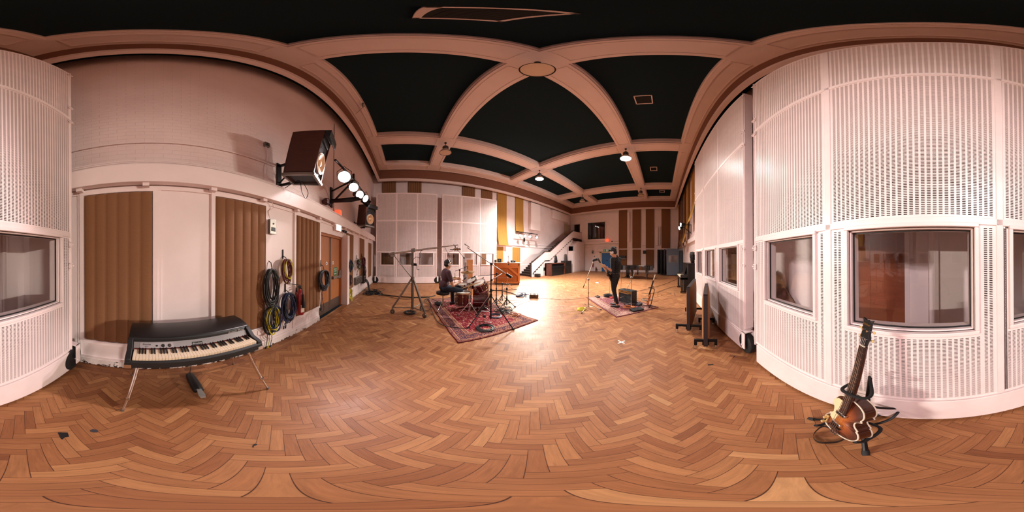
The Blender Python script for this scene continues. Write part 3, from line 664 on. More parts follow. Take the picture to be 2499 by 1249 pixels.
# floor traps
def hatch(c, label):
    T = thing('floor_hatch', label, 'hatch', (sum((p.x for p in c))/4, sum((p.y for p in c))/4, 0)); b = MB()
    for i in range(4): b.bar(c[i]+V((0,0,.001)), c[(i+1)%4]+V((0,0,.001)), .014, .003)
    b.build('joint_frame', mat('hatch_joint', '#33190e', .7), T, world=True)
    m = (c[0]+c[2])/2
    for i in (0, 2): q = m.lerp(c[i], .55); b = MB(); b.cyl(q, q+V((0,0,.004)), .03, n=12); b.build('lift_ring', STEEL, T, world=True)
hatch([onz(1393,708), onz(1408,702), onz(1440,704), onz(1424,711)], 'wooden floor hatch left of the guitarist microphone stand')
hatch([onz(1605,723), onz(1606,713.5), onz(1645,714), onz(1648,723)], 'wooden floor hatch in front of the dark upright piano')
# =====================================================================  WALL SOUTH (panel wall)
def frame_bay(nm, x0, x1, z0, z1, wall='A', wd=.05, dp=.03, lab=None):
    """raised white surround round a bay"""
    b = MB()
    if wall == 'A':
        y0, y1 = YA, YA+dp
        b.bx(x0-wd, x1+wd, y0, y1, z1, z1+wd); b.bx(x0-wd, x1+wd, y0, y1, z0-wd, z0); b.bx(x0-wd, x0, y0, y1, z0, z1); b.bx(x1, x1+wd, y0, y1, z0, z1)
    elif wall == 'B':
        b.bx(XB, XB+dp, x0-wd, x1+wd, z1, z1+wd); b.bx(XB, XB+dp, x0-wd, x1+wd, z0-wd, z0); b.bx(XB, XB+dp, x0-wd, x0, z0, z1); b.bx(XB, XB+dp, x1, x1+wd, z0, z1)
    elif wall == 'C':
        b.bx(x0-wd, x1+wd, YC-dp, YC, z1, z1+wd); b.bx(x0-wd, x1+wd, YC-dp, YC, z0-wd, z0); b.bx(x0-wd, x0, YC-dp, YC, z0, z1); b.bx(x1, x1+wd, YC-dp, YC, z0, z1)
    else:
        b.bx(XD-dp, XD, x0-wd, x1+wd, z1, z1+wd); b.bx(XD-dp, XD, x0-wd, x1+wd, z0-wd, z0); b.bx(XD-dp, XD, x0-wd, x0, z0, z1); b.bx(XD-dp, XD, x1, x1+wd, z0, z1)
    return struct(nm, b, WALLW)
tn = 4
GA = 'brown quilted panels on the panelled wall'
for lab, x0, x1, z0, z1 in (('brown quilted panel behind the left end of the electric piano', -.03, .75, .42, 2.22), ('brown quilted panel behind the right end of the electric piano, beside the coiled cables', -1.53, -.77, .42, 2.22),
        ('brown quilted panel between the fire extinguisher and the double door', -3.05, -2.25, .38, 2.21), ('brown quilted panel just past the double door with cable hanks in front', -5.37, -4.66, .4, 2.2),
        ('brown quilted panel above the fan heater on the panelled wall', -6.9, -6.13, .5, 2.2), ('narrow brown quilted panel in a hatch frame nearest the room corner', -8.4, -7.65, .45, 2.13)):
    hang('quilted_panel', lab, QUILT, x0, x1, z0, z1, 'A', 6, .015 if x0 != -3.05 else .035, 0, GA, .004)
    frame_bay('trim_%d' % tn, x0-.01, x1+.01, z0-.01, z1+.01, dp=.028); tn += 1
# bays of plain boarding: top rail and stiles
b = MB()
b.bx(XB, XD, YA, YA+.02, 2.25, 2.30); b.bx(DX1+.0, XD, YA, YA+.016, .10, .14); b.bx(XB, DX0, YA, YA+.016, .10, .14)
for x in (.82, -.11, -.72, -1.62, -2.2, -5.45, -6.08, -6.97, -7.58): b.bx(x-.022, x+.022, YA, YA+.014, .14, 2.25)
struct('trim_%d' % tn, b, WALLW, 'white board framing of the panelled wall'); tn += 1
def chipped():
    m = bpy.data.materials.new('chipped_white_skirting'); m.use_nodes = True; t = NT(m); p = t.n['Principled BSDF']; tc = t.new('ShaderNodeTexCoord')
    n = t.new('ShaderNodeTexNoise', i_Scale=16.0, i_Detail=6.0, i_Roughness=.7); t.link(tc.outputs['Object'], n.inputs['Vector']); sx = t.new('ShaderNodeSeparateXYZ'); t.link(tc.outputs['Object'], sx.inputs[0])
    g = t.new('ShaderNodeMapRange'); g.inputs[1].default_value = 0; g.inputs[2].default_value = .06; g.inputs[3].default_value = .14; g.inputs[4].default_value = -.06; t.link(sx.outputs[2], g.inputs[0])
    a = t.new('ShaderNodeMath', operation='ADD'); t.link(n.outputs[0], a.inputs[0]); t.link(g.outputs[0], a.inputs[1])
    c = t.new('ShaderNodeMath', operation='GREATER_THAN'); c.inputs[1].default_value = .60; t.link(a.outputs[0], c.inputs[0])
    mx = t.new('ShaderNodeMix', data_type='RGBA'); mx.inputs['A'].default_value = (*lin('#e4d7d3'), 1); mx.inputs['B'].default_value = (*lin('#2a1c18'), 1); t.link(c.outputs[0], mx.inputs['Factor']); t.link(mx.outputs['Result'], p.inputs['Base Color']); p.inputs['Roughness'].default_value = .5
    return m
CHIP = chipped()
b = MB(); b.bx(DX1, XD, YA, YA+.025, 0, .10); b.bx(XB, DX0-.17, YA, YA+.025, 0, .10); o = struct('baseboard_south', b, CHIP)
# white trunking beam with its soffit strip, conduits
b = MB(); b.bx(XB, XD, YA+.03, YA+.13, 2.31, 2.55); 
struct('trim_%d' % tn, b, WALLW, 'white painted trunking beam along the panelled wall', bevel=.006); tn += 1
b = MB()
for k in range(14): b.bx(1.5-k*.75, 1.5-k*.75+.07, YA, YA+.1, 2.27, 2.31)
struct('trim_%d' % tn, b, WALLW); tn += 1
b = MB()
b.tube([(XD, YU+.02, 3.12), (-.1, YU+.02, 3.12), (-1.9, YU+.02, 3.15)], .012, 6)
for k, z in enumerate((2.585, 2.61, 2.63)): b.tube([(XD, YA+.04+k*.02, z), (0, YA+.05, z+.01), (-1.7, YA+.05, z-.01), (-3.7, YA+.05, z), (-8.9, YA+.04, z-.01)], .009, 6)
o = b.build('conduit', WALLW); tag(o, 'white painted conduits running along the brick above the trunking beam', 'conduit')
b = MB(); b.tube([(-4.15, YU+.015, 2.6), (-4.15, YU+.015, 6.3)], .008, 6); o = b.build('cable_drop', GREYM); tag(o, 'thin grey cable running straight up the painted brick wall', 'cable')
# wall socket boxes
def socket_box(loc, w, h, label, m=WALLW, d=.05, rz=pi):
    T = thing('socket_box', label, 'socket', loc, rz)
    b = MB(); b.bx(-w/2, w/2, -d, 0, -h/2, h/2); b.build('box', m, T, bevel=.004)
    b = MB(); b.bx(-w*.3, w*.3, -d-.006, -d, -h*.32, -h*.05); b.build('outlet', BLACKP if m is not WALLW else GREYM, T, bevel=.002)
    b = MB(); b.cyl((0, -d-.01, h*.2), (0, -d, h*.2), .012, n=12); b.build('switch', BLACKP, T); return T
socket_box((-1.64, YA+.016, 1.92), .13, .22, 'grey metal isolator box beside the second brown quilted panel', GREYM, .06)
socket_box((-1.70, YU, 3.58), .10, .10, 'small grey junction box high on the painted brick', GREYM, .05)
b = MB(); b.tube(smooth_path([(-1.62, YA+.03, 2.03), (-1.58, YA+.04, 2.15), (-1.66, YA+.05, 2.22), (-1.6, YA+.08, 2.3)]), .006, 6); b.tube(smooth_path([(-1.70, YU+.02, 3.54), (-1.76, YU+.02, 3.38), (-1.72, YU+.02, 3.18)]), .005, 6); b.tube(smooth_path([(-1.68, YU+.02, 3.54), (-1.76, YU+.02, 3.3), (-1.70, YU+.02, 3.0), (-1.76, YU+.03, 2.66)]), .005, 6)
tag(b.build('flex', WALLW), 'white flex dropping from the junction box to the isolator', 'cable')
T = thing('skirting_socket', 'white skirting socket panel with blue connectors below the coiled cables', 'socket', (-1.5, YA+.016, .34), pi)
b = MB(); b.bx(-.24, .24, -.025, 0, -.05, .05); b.build('plate', WALLW, T, bevel=.004)
for x in (-.12, .06): b = MB(); b.bx(x, x+.09, -.034, -.025, -.035, .035); b.build('outlet', WHITE, T, bevel=.003)
# double door in a reveal
WD = mat('oak_door_veneer', '#a9683a', .42, noise=.16, nscale=5, stretch=(5,5,.8))
b = MB(); b.bx(DX0-.17, DX0, YA, YA+.14, 0, 2.1); b.bx(DX0-.17, DX1, YA-.25, YA-.24, 0, 2.1); struct('trim_%d' % tn, b, WALLW); tn += 1
T = thing('door_1', 'pair of oak veneered doors with steel flush strips and green exit notice', 'door', (-3.08, YA-.1, 0), pi); T['kind'] = 'structure'
b = MB(); b.bx(0, 1.41, -.05, .06, 1.97, 2.03); b.bx(0, .05, -.05, .06, 0, 1.97); b.bx(1.36, 1.41, -.05, .06, 0, 1.97); b.build('door_frame', WD, T, bevel=.003)
for k, (x0, x1) in enumerate(((.05, .68), (.73, 1.36))):
    b = MB(); b.bx(x0, x1, -.01, .04, .02, 1.965); lf = b.build('door_leaf', WD, T, bevel=.003)
    b = MB(); b.bx(x0+.03, x1-.03, -.014, -.01, .03, .3); b.build('kick_plate', STEEL, lf)
    xs = x1-.02 if k == 0 else x0
    b = MB(); b.bx(xs, xs+.02, -.02, -.01, .02, 1.965); b.build('flush_strip', GREYM, lf)
    b = MB(); b.cyl((x0+.16 if k else x1-.16, -.016, 1.3), (x0+.16 if k else x1-.16, -.01, 1.3), .045, n=20); b.build('round_sign', WHITE, lf)
    b = MB(); b.cyl((x0+.16 if k else x1-.16, -.018, 1.3), (x0+.16 if k else x1-.16, -.016, 1.3), .02, n=16); b.build('round_sign_mark', NAVYC, lf)
    if k:
        b = MB(); b.bx(x0+.1, x1-.04, -.07, -.05, .87, .93); b.bx(x0+.1, x0+.14, -.06, -.01, .86, .94); b.prism([(x1-.16, .84), (x1-.04, .84), (x1-.04, 1.08), (x1-.09, 1.08)], .01, .06, ez=(0,-1,0), ex=(1,0,0), ey=(0,0,1)); b.build('push_bar', GREYM, lf, bevel=.003)
        b = MB(); b.bx(x0+.2, x0+.42, -.014, -.01, .94, 1.17); sg = b.build('exit_notice', mat('sign_green', '#1d6a48', .5), lf)
        SW_ = mat('sign_white', '#e8eee8', .5)
        for q, s_ in enumerate(('Push bar', 'to open')): text('lettering', s_, .055, SW_, lf, (x0+.31, -.016, 1.125-.05*q), (1,0,0), (0,0,1))
        b = MB(); b.bx(x0+.25, x0+.37, -.016, -.014, .985, 1.0)
        b.add([(x0+.235,-.016,.9925),(x0+.265,-.016,.97),(x0+.265,-.016,1.015)], [[0,1,2]]); b.add([(x0+.385,-.016,.9925),(x0+.355,-.016,1.015),(x0+.355,-.016,.97)], [[0,1,2]]); b.build('arrow', SW_, lf)
# exit light box over the door
T = thing('emergency_light', 'white lit box light over the double door', 'light', (-3.95, YA, 2.16), pi)
b = MB(); b.bx(-.16, .16, -.08, 0, -.01, .22); b.build('case', WHITE, T, bevel=.006)
b = MB(); b.bx(-.15, .15, -.1, -.08, 0, .21); b.build('diffuser', mat('box_light_glow', '#f4f0e8', .5, emit='#fff6e6', estr=1.2), T, bevel=.006)
for x in (-4.35, -4.48): T = thing('emergency_spot', 'small black emergency spot beside the lit box light', 'light', (x, YA, 2.22), pi, 'emergency spots'); b = MB(); b.cyl((0,0,0), (0,-.05,0), .02, n=10); b.build('stem', BLACKP, T); b = MB(); b.cyl((0,-.05,-.01), (0,-.1,-.03), .035, .045, n=14); b.build('lamp_head', BLACKP, T)
# coiled cables on hooks
def hank(x, z, mats, label, w=.16, h=.28, turns=9, tail=.3, y=YA, seed=1, hookz=None, nm='cable_coil', dirn=1, part=True):
    rng = random.Random(seed)
    T = thing(nm, label, 'cable', (x, y, z+h), 0, 'cable hanks on the wall hooks')
    b = MB(); hz = .05 if hookz is None else hookz
    b.tube([(0,.0,hz), (0,.07,hz-.03), (0,.1,-.03), (0,.13,.0)], .007, 6); b.bx(-.012, .012, 0, .012, hz-.05, hz+.1); b.build('hook', BLACKM, T)
    for ci, m in enumerate(mats):
        b = MB(); tt = max(4, int(turns*1.5)//len(mats)); of = (ci-(len(mats)-1)/2)*.045
        for k in range(tt):
            a = w*(.75+.35*rng.random()); hh = h*(.85+.3*rng.random()); yy = .04+.07*rng.random()+.012*ci; sh = of+rng.uniform(-.02, .02)
            pts = [(sh+a/1.0*sin(t)*.9*(1+.12*sin(2*t+k)), yy+.015*sin(t*2+k)+.02*(1-cos(t))/2, -hh+hh*cos(t)-.01*k/tt) for t in [2*pi*i/22 for i in range(22)]]
            b.tube(pts, .0072, 6, True)
        if tail:
            b.tube(smooth_path([(of+.02,.09,-2*h+.02), (of+.05*dirn,.08,-2*h-.1), (of+.02,.05,-2*h-tail*.6), (of+.05*dirn,.05,-2*h-tail)]), .0055, 6)
            e = (of+.05*dirn,.05,-2*h-tail); b.cyl(e, (e[0]+.008, e[1], e[2]-.06), .011, .012, n=8)
        b.build('coil', m, T)
    return T
hank(-1.60, 1.04, [BCAB, BCAB], 'thick black cable hank hanging at the edge of the second quilted panel', .12, .26, 14, 0, seed=2, hookz=.12)
hank(-1.92, 1.27, [YCAB, REDCAB], 'yellow and dark red cable hank hanging highest by the fire extinguisher', .1, .17, 14, 0, seed=3)
hank(-1.98, .66, [BCAB, NAVYC], 'large black cable hank hanging left of the fire extinguisher', .15, .22, 18, .14, seed=4)
hank(-1.62, .53, [NAVYC, YCAB, BCAB], 'blue and yellow cable hank hanging lowest with a connector tail', .12, .2, 15, .3, seed=5, hookz=.14)
hank(-3.10, .98, [NAVYC, BCAB], 'dark blue cable hank hanging in front of the double door edge', .2, .2, 22, .45, seed=6, hookz=.12, y=YA+.02)
hank(-4.78, 1.2, [GREENC, BCAB, NAVYC], 'green and black cable hank just past the double door', .14, .17, 15, .0, seed=7, y=YA+.03)
hank(-4.80, .74, [REDCAB, BCAB], 'small dark red cable hank in the middle of a hook column', .08, .15, 8, .0, seed=8, y=YA+.03)
hank(-4.80, .28, [BCAB, YCAB], 'black cable hank near the floor past the double door', .13, .17, 12, .02, seed=9, y=YA+.03)
hank(-5.70, 1.2, [GREENC, mat('white_cable', '#cfc8c0', .5), BCAB], 'green and white cable hank between two quilted panels', .16, .16, 15, .2, seed=10, y=YA+.03)
hank(-6.40, 1.27, [NAVYC, REDCAB], 'blue and red cable hank in front of the far quilted panel', .17, .16, 15, 0, seed=11, y=YA+.04)
hank(-6.55, .9, [REDCAB, BCAB], 'tangled dark red cable hank above the far wall box', .13, .2, 12, .1, seed=12, y=YA+.04)
# long hanging loop at the door edge
b = MB(); b.tube(smooth_path([(-3.06, YA+.05, .95), (-3.04, YA+.05, .6), (-3.07, YA+.05, .3), (-3.14, YA+.06, .2), (-3.22, YA+.05, .28), (-3.18, YA+.05, .45), (-3.14, YA+.05, .62)]), .005, 6); tag(b.build('hanging_cable', BCAB), 'thin black cable loop hanging low by the double door edge', 'cable')
# fire extinguisher
def extinguisher(loc, label, rz=0, rot=None, s=1.0, group=None):
    T = thing('fire_extinguisher', label, 'fire extinguisher', loc, rz, group, rot); RED = mat('extinguisher_red', '#8f1f22', .3, coat=.4)
    b = MB(); b.lathe([(.03,0),(.068,.005),(.075,.02),(.075,.38),(.062,.43),(.03,.455),(.022,.47),(.022,.49)], 28); b.build('cylinder', RED, T)
    b = MB(); b.cyl((0,0,.49), (0,0,.53), .018, n=12); b.bx(-.012,.1,-.01,.01,.53,.545); b.bx(-.012,.09,-.01,.01,.505,.515); b.build('valve', BLACKP, T, bevel=.002)
    b = MB(); b.tube(smooth_path([(.02,.0,.5),(.07,.05,.5),(.10,.07,.45),(.09,.08,.4)]), .009, 8); b.cyl((.09,.08,.4), (.06,.085,.16), .018, .032, n=14); b.build('discharge_horn', BLACKP, T)
    b = MB(); b.add([(.0752*cos(a), .0752*sin(a), z) for z in (.06, .2) for a in [R(30+10*i) for i in range(7)]], [[i, i+1, i+8, i+7] for i in range(6)]); b.build('instruction_label', mat('label_cream', '#d8cfc0', .6), T)
    return T
e1 = extinguisher((-2.26, YA+.1, .43), 'red fire extinguisher with black horn hung on the wall beside the third quilted panel', R(20))
b = MB(); b.bx(-2.29, -2.23, YA+.0, YA+.03, .8, .92); b.cyl((-2.05, YA+.02, 1.02), (-2.26, YA+.1, .98), .006, n=6); tag(b.build('extinguisher_bracket', BLACKM), 'black wall bracket above the fire extinguisher on the panelled wall', 'bracket')
# fan heater / radiator and far boxes
T = thing('heater', 'long dark slatted wall heater low on the panelled wall', 'heater', (-5.85, YA, .45), pi)
b = MB(); b.bx(-.42, .42, -.12, 0, 0, .26); b.build('case', GREYM, T, bevel=.006)
b = MB()
for k in range(4): b.bx(-.40, .40, -.126, -.12, .03+k*.055, .06+k*.055)
b.build('grille', BLACKP, T)
T = thing('stage_box', 'black wall multicore box with cables plugged in near the room corner', 'box', (-6.6, YA+.02, .36), pi)
b = MB(); b.bx(-.22, .22, -.12, 0, 0, .34); b.build('case', BLACKP, T, bevel=.004)
for i in range(5):
    for j in range(3): b = MB(); b.cyl((-.16+i*.08, -.135, .08+j*.1), (-.16+i*.08, -.12, .08+j*.1), .02, n=10); b.build('connector', GREYM, T)
for k in range(5):
    b = MB(); x = -6.75+.07*k; b.tube(smooth_path([(x, YA+.16, .5), (x-.05, YA+.25, .35), (x-.02*k, YA+.3, .1), (-6.45+.05*k, YA+.45, .015), (-6.3-.1*k, YA+.62, .012)]), .009, 6); tag(b.build('multicore_tail', BCAB), 'black cable dropping from the wall multicore box to the floor pile', 'cable', 'cables at the wall box')
rng = random.Random(5); b = MB()
for k in range(16):
    cx, cy = -6.3+rng.uniform(-.28,.28), -1.22+rng.uniform(-.2,.2); a, c, ph = rng.uniform(.1,.32), rng.uniform(.07,.2), rng.uniform(0, 6)
    b.tube([(cx+a*cos(t)*cos(ph)-c*sin(t)*sin(ph), cy+a*cos(t)*sin(ph)+c*sin(t)*cos(ph), .012+.008*k*(.5+.5*sin(t+k))) for t in [2*pi*i/20 for i in range(20)]], .010, 6, True)
tag(b.build('cable_tangle', BCAB), 'tangled pile of black cables on the floor below the wall box', 'cable', kind='stuff')
for k, (lab, off) in enumerate((('thick black multicore cable sweeping over the floor to the drum rug', 0), ('thinner black cable lying beside the thick multicore on the floor', 1))):
    P = [(915,715),(950,721),(1000,725),(1040,725),(1062,721)] if k == 0 else [(915,717),(945,723),(970,728),(1000,729),(1034,722),(1048,726),(1036,731)]
    b = MB(); b.tube(smooth_path([onz(u, v, .016) for u, v in P]), .018 if k == 0 else .008, 8); tag(b.build('floor_cable', BCAB), lab, 'cable')
# monitor loudspeakers on brackets
def speaker(label, c, yaw, pitch, group='wall monitor loudspeakers', w=.5, d=.47, h=.84, cone=True):
    T = thing('wall_loudspeaker', label, 'loudspeaker', c, 0, group); T.rotation_mode = 'XYZ'
    f = V((cos(yaw)*cos(pitch), sin(yaw)*cos(pitch), sin(pitch))); s = V((-sin(yaw), cos(yaw), 0)); u = f.cross(s)
    # local frame: front -y, up z, x to the right seen from the front
    m = M4((-s*-1, -f, u)).transposed(); m = M4((s, -f, u)).transposed()
    T.rotation_euler = m.to_euler()
    t = .022; b = MB()
    b.bx(-w/2, w/2, -d/2, d/2, h/2-t, h/2); b.bx(-w/2, w/2, -d/2, d/2, -h/2, -h/2+t); b.bx(-w/2, -w/2+t, -d/2, d/2, -h/2, h/2); b.bx(w/2-t, w/2, -d/2, d/2, -h/2, h/2); b.bx(-w/2, w/2, d/2-t, d/2, -h/2, h/2)
    b.build('cabinet', BROWNW, T, bevel=.003)
    b = MB(); b.bx(-w/2+t, w/2-t, -d/2+.03, -d/2+.05, -h/2+t, h/2-t); b.build('baffle', mat('speaker_baffle', '#23262c', .6), T)
    y = -d/2+.03
    cone_m = mat('speaker_cone', '#c9a07a', .7)
    b = MB(); b.lathe([(.19,.0),(.19,.034),(.175,.038),(.17,.034)], 36, (0, y, -.15), (0,-1,0), False); b.build('woofer_ring', mat('speaker_ring', '#d8cfc4', .35, .6), T)
    b = MB(); b.lathe([(.17,.034),(.155,.038),(.14,.03),(.06,.006)], 36, (0, y-.001, -.15), (0,-1,0), False); cn = b.build('woofer_cone', cone_m, T)
    b = MB(); b.ell((0, y-.008, -.15), .062, .026, .062); b.build('dust_cap', mat('speaker_cap', '#d8b890', .5), T)
    b = MB(); b.bx(-.16, .16, y-.03, y, .24, .36); b.build('horn_lens', RUBBER, T, bevel=.01)
    b = MB(); b.lathe([(.05,0),(.05,.008),(.03,.01),(.02,.002)], 20, (-.13, y, .12), (0,-1,0)); b.build('tweeter', BLACKP, T); b = MB(); b.lathe([(.035,0),(.035,.006),(.015,.01)], 20, (.1, y, .12), (0,-1,0)); b.build('tweeter', BLACKP, T)
    b = MB(); b.bx(-w/2, w/2, -d/2-.09, -d/2, h/2-.015, h/2+.0); b.bx(-w/2, w/2, -d/2-.09, -d/2-.07, h/2-.14, h/2); b.build('top_hood', BLACKP, T, bevel=.004)
    # steel cradle under the cabinet
    b = MB(); z = -h/2-.02
    for a in ((-w/2-.01, w/2+.01, -d/2-.02, -d/2+.02), (-w/2-.01, w/2+.01, d/2-.02, d/2+.02), (-w/2-.01, -w/2+.03, -d/2, d/2), (w/2-.03, w/2+.01, -d/2, d/2)): b.bx(*a, z-.025, z+.018)
    b.build('cradle', GREYM, T, bevel=.002)
    b = MB(); b.bx(-w/2+.06, w/2-.06, -d/2+.05, d/2-.05, -h/2-.006, -h/2+.001); b.build('base_board', BLACKP, T)
    return T
speaker('walnut monitor loudspeaker tilted on a wall bracket above the isolator box', (-1.98, -1.36, 3.17), R(106), R(-10), w=.42, d=.46, h=.86)
speaker('walnut monitor loudspeaker with pale cone facing out near the room corner', (-5.95, -1.46, 3.04), R(62), R(-7), w=.50, d=.43, h=.78)
def wall_bracket(x, z0, z1, reach, label):
    T = thing('speaker_bracket', label, 'bracket', (x, YU, z0), 0)
    b = MB(); b.bx(-.055, .055, 0, .02, 0, z1-z0); b.build('wall_plate', BLACKM, T, bevel=.003)
    b = MB(); b.bar((0,.02,z1-z0-.06), (-.1,reach,z1-z0-.04), .04, .04); b.build('arm', BLACKM, T); b = MB(); b.bar((0,.02,.05), (-.1,reach,.06), .04, .04); b.build('arm', BLACKM, T); b = MB(); b.bar((0,.02,.1), (-.08,reach*.8,z1-z0-.1), .02, .02); b.build('brace', BLACKM, T)
wall_bracket(-2.0, 2.72, 3.26, .46, 'black steel bracket holding the near tilted loudspeaker'); wall_bracket(-6.1, 2.55, 2.85, .4, 'black steel bracket under the far loudspeaker')
b = MB(); b.tube(smooth_path([(-1.86,-1.7,2.6), (-1.95,-1.55,2.72), (-1.98,-1.5,2.7), (-1.96,-1.45,2.5), (-2.06,-1.45,2.42), (-2.12,-1.45,2.55), (-2.0,-1.48,2.72)]), .006, 6); tag(b.build('speaker_cable', BCAB), 'black cable loop hanging under the near tilted loudspeaker', 'cable')
# red bell lamp, horn, siren
T = thing('bell_horn', 'round dark red wall sounder with a blue lens on the painted brick', 'siren', (-3.55, YU, 2.88), pi)
b = MB(); b.lathe([(.05,0),(.05,.05),(.09,.06),(.1,.1),(.08,.16),(.03,.18)], 20, (0,0,0), (0,-1,0)); b.build('bell', mat('sounder_red', '#4a1a1a', .35), T); b = MB(); b.ell((.16,-.1,-.02), .05); b.build('lens', mat('blue_lens', '#1a2238', .15), T); b = MB(); b.cyl((.0,-.08,-.02),(.16,-.08,-.02), .02, n=8); b.build('stem', BLACKM, T)
def red_lamp(loc, rz, label, s=1.0):
    T = thing('recording_light', label, 'light', loc, rz, 'red studio recording lights')
    b = MB(); b.bx(-.09*s, .09*s, -.08*s, 0, -.02*s, 0); b.build('base', WHITE, T)
    b = MB(); b.bx(-.09*s, .09*s, -.15*s, -.005, 0, .17*s); b.build('lens', mat('red_lamp_glow', '#d8785c', .4, emit='#ff5a38', estr=1.1), T, bevel=.012); return T
red_lamp((-4.35, YU, 2.68), pi, 'glowing orange red box lamp under the light bar on the panelled wall')
# light bar with five floods
LENS = mat('lamp_lens_lit', '#fff4ec', .3, emit='#fff1e6', estr=40)
def par(label, p, aim, power, ang=95, col=(1,.83,.78), r=.1, length=.26, group=None, blend=.6, lit=True, soft=.08):
    d = (V(aim)-V(p)).normalized(); T = thing('stage_flood', label, 'stage light', p, 0, group)
    T.rotation_euler = d.to_track_quat('-Y', 'Z').to_euler()
    b = MB(); b.lathe([(.03,-length),(r*.75,-length+.02),(r*.8,-length*.5),(r,-.03),(r+.006,0),(r-.004,0),(r-.012,-.03)], 24, (0,0,0), (0,-1,0)); b.build('can', BLACKM, T)
    b = MB(); b.lathe([(.0,.0),(r-.012,.0)], 24, (0,.012,0), (0,-1,0)); b.build('lens', LENS if lit else GREYM, T)
    b = MB(); b.tube([(r+.012, .1, 0), (r+.012, .1, .12), (0, .1, r+.1), (-r-.012, .1, .12), (-r-.012, .1, 0)], .008, 6); b.build('yoke', BLACKM, T)
    if lit:
        l = bpy.data.lights.new('flood_beam', 'SPOT'); l.energy = power; l.spot_size = R(ang); l.spot_blend = blend; l.color = col; l.shadow_soft_size = soft
        o = bpy.data.objects.new('flood_beam', l); COL.objects.link(o); o.location = V(p)+d*.03; o.rotation_euler = d.to_track_quat('-Z', 'Y').to_euler()
    return T
GP = 'floods on the light bar of the panelled wall'
PA = [(-3.14,-1.25,3.27), (-3.77,-1.25,3.27), (-4.33,-1.25,3.27), (-5.0,-1.25,3.38), (-5.42,-1.25,3.33)]
T = thing('light_bar', 'black bracketed bar holding five floods above the double door', 'light bar', (-4.0, YU, 2.85), 0)
b = MB(); b.bx(-.06,.06,0,.03,0,.62); b.build('wall_plate', BLACKM, T); b = MB(); b.bar((0,.03,.12),(.1,.68,.67),.05,.03); b.bar((0,.03,.5),(.1,.68,.70),.04,.03); b.bar((.1,.68,.67),(.1,.68,.9),.05,.05); b.build('arm', BLACKM, T)
b = MB(); b.cyl((1.2,.68,.70),(-1.7,.68,.72),.026,n=12); b.build('crossbar', BLACKM, T)
b = MB(); b.add([(.1,.05,.13),(.06,.6,.1),(.1,.9,.12),(.22,.85,.14),(.2,.1,.17)],[[0,1,2,3,4]]); b.add([(.1,.05,.1),(.06,.6,.07),(.1,.9,.09),(.22,.85,.11),(.2,.1,.14)],[[4,3,2,1,0]]); b.build('barn_door', BLACKM, T)
# =====================================================================  RUGS
def rug_mat(name, field, border, L, Wd, light):
    m = bpy.data.materials.new(name); m.use_nodes = True; t = NT(m); p = t.n['Principled BSDF']; p.inputs['Roughness'].default_value = .95; p.inputs['Specular IOR Level'].default_value = .15
    uv = t.new('ShaderNodeUVMap', uv_map='rug'); sx = t.new('ShaderNodeSeparateXYZ'); t.link(uv.outputs[0], sx.inputs[0])
    def dist(s, size):
        a = t.new('ShaderNodeMath', operation='SUBTRACT'); a.inputs[0].default_value = size; t.link(s, a.inputs[1]); b = t.new('ShaderNodeMath', operation='MINIMUM'); t.link(s, b.inputs[0]); t.link(a.outputs[0], b.inputs[1]); return b
    d = t.new('ShaderNodeMath', operation='MINIMUM'); t.link(dist(sx.outputs[0], L).outputs[0], d.inputs[0]); t.link(dist(sx.outputs[1], Wd).outputs[0], d.inputs[1])
    def pattern(scale, cols, seed=0., kind='VORONOI'):
        mp = t.new('ShaderNodeMapping'); mp.inputs['Scale'].default_value = (scale, scale, 1); mp.inputs['Location'].default_value = (seed, seed*.7, 0); t.link(uv.outputs[0], mp.inputs[0])
        v = t.new('ShaderNodeTexVoronoi', feature='F1', distance='MANHATTAN', i_Scale=1.0); t.link(mp.outputs[0], v.inputs['Vector'])
        w = t.new('ShaderNodeSeparateColor'); t.link(v.outputs['Color'], w.inputs[0])
        v2 = t.new('ShaderNodeMath', operation='MULTIPLY_ADD'); v2.inputs[1].default_value = .45; t.link(w.outputs[0], v2.inputs[0]); v3 = t.new('ShaderNodeMath', operation='MULTIPLY'); v3.inputs[1].default_value = .62; t.link(v.outputs['Distance'], v3.inputs[0]); t.link(v3.outputs[0], v2.inputs[2])
        c = t.new('ShaderNodeValToRGB'); e = c.color_ramp; e.interpolation = 'CONSTANT'
        e.elements[0].position = 0; e.elements[0].color = (*lin(cols[0]), 1); e.elements[1].position = .95; e.elements[1].color = (*lin(cols[-1]), 1)
        for i, q in enumerate(cols[1:-1]): el = e.elements.new(.28+.5*i/max(1, len(cols)-2)); el.color = (*lin(q), 1)
        t.link(v2.outputs[0], c.inputs[0]); return c.outputs[0]
    f1 = pattern(34, field); b1 = pattern(28, border, 3.3); s1 = pattern(44, light, 5.1)
    def step(edge, a, b_):
        g = t.new('ShaderNodeMath', operation='GREATER_THAN'); g.inputs[1].default_value = edge; t.link(d.outputs[0], g.inputs[0])
        mx = t.new('ShaderNodeMix', data_type='RGBA'); t.link(g.outputs[0], mx.inputs['Factor'])
        for k, s in (('A', a), ('B', b_)):
            if isinstance(s, str): mx.inputs[k].default_value = (*lin(s), 1)
            else: t.link(s, mx.inputs[k])
        return mx.outputs['Result']
    o = step(.018, '#5a1620', s1); o = step(.075, o, '#d0a07a'); o = step(.083, o, b1); o = step(.255, o, '#cf9d78'); o = step(.265, o, s1); o = step(.325, o, '#d6ae86'); o = step(.333, o, f1)
    t.link(o, p.inputs['Base Color'])
    nz = t.new('ShaderNodeTexNoise', i_Scale=240.0); t.link(uv.outputs[0], nz.inputs['Vector']); bp = t.new('ShaderNodeBump', i_Strength=.4, i_Distance=.003); t.link(nz.outputs[0], bp.inputs['Height']); t.link(bp.outputs[0], p.inputs['Normal'])
    return m
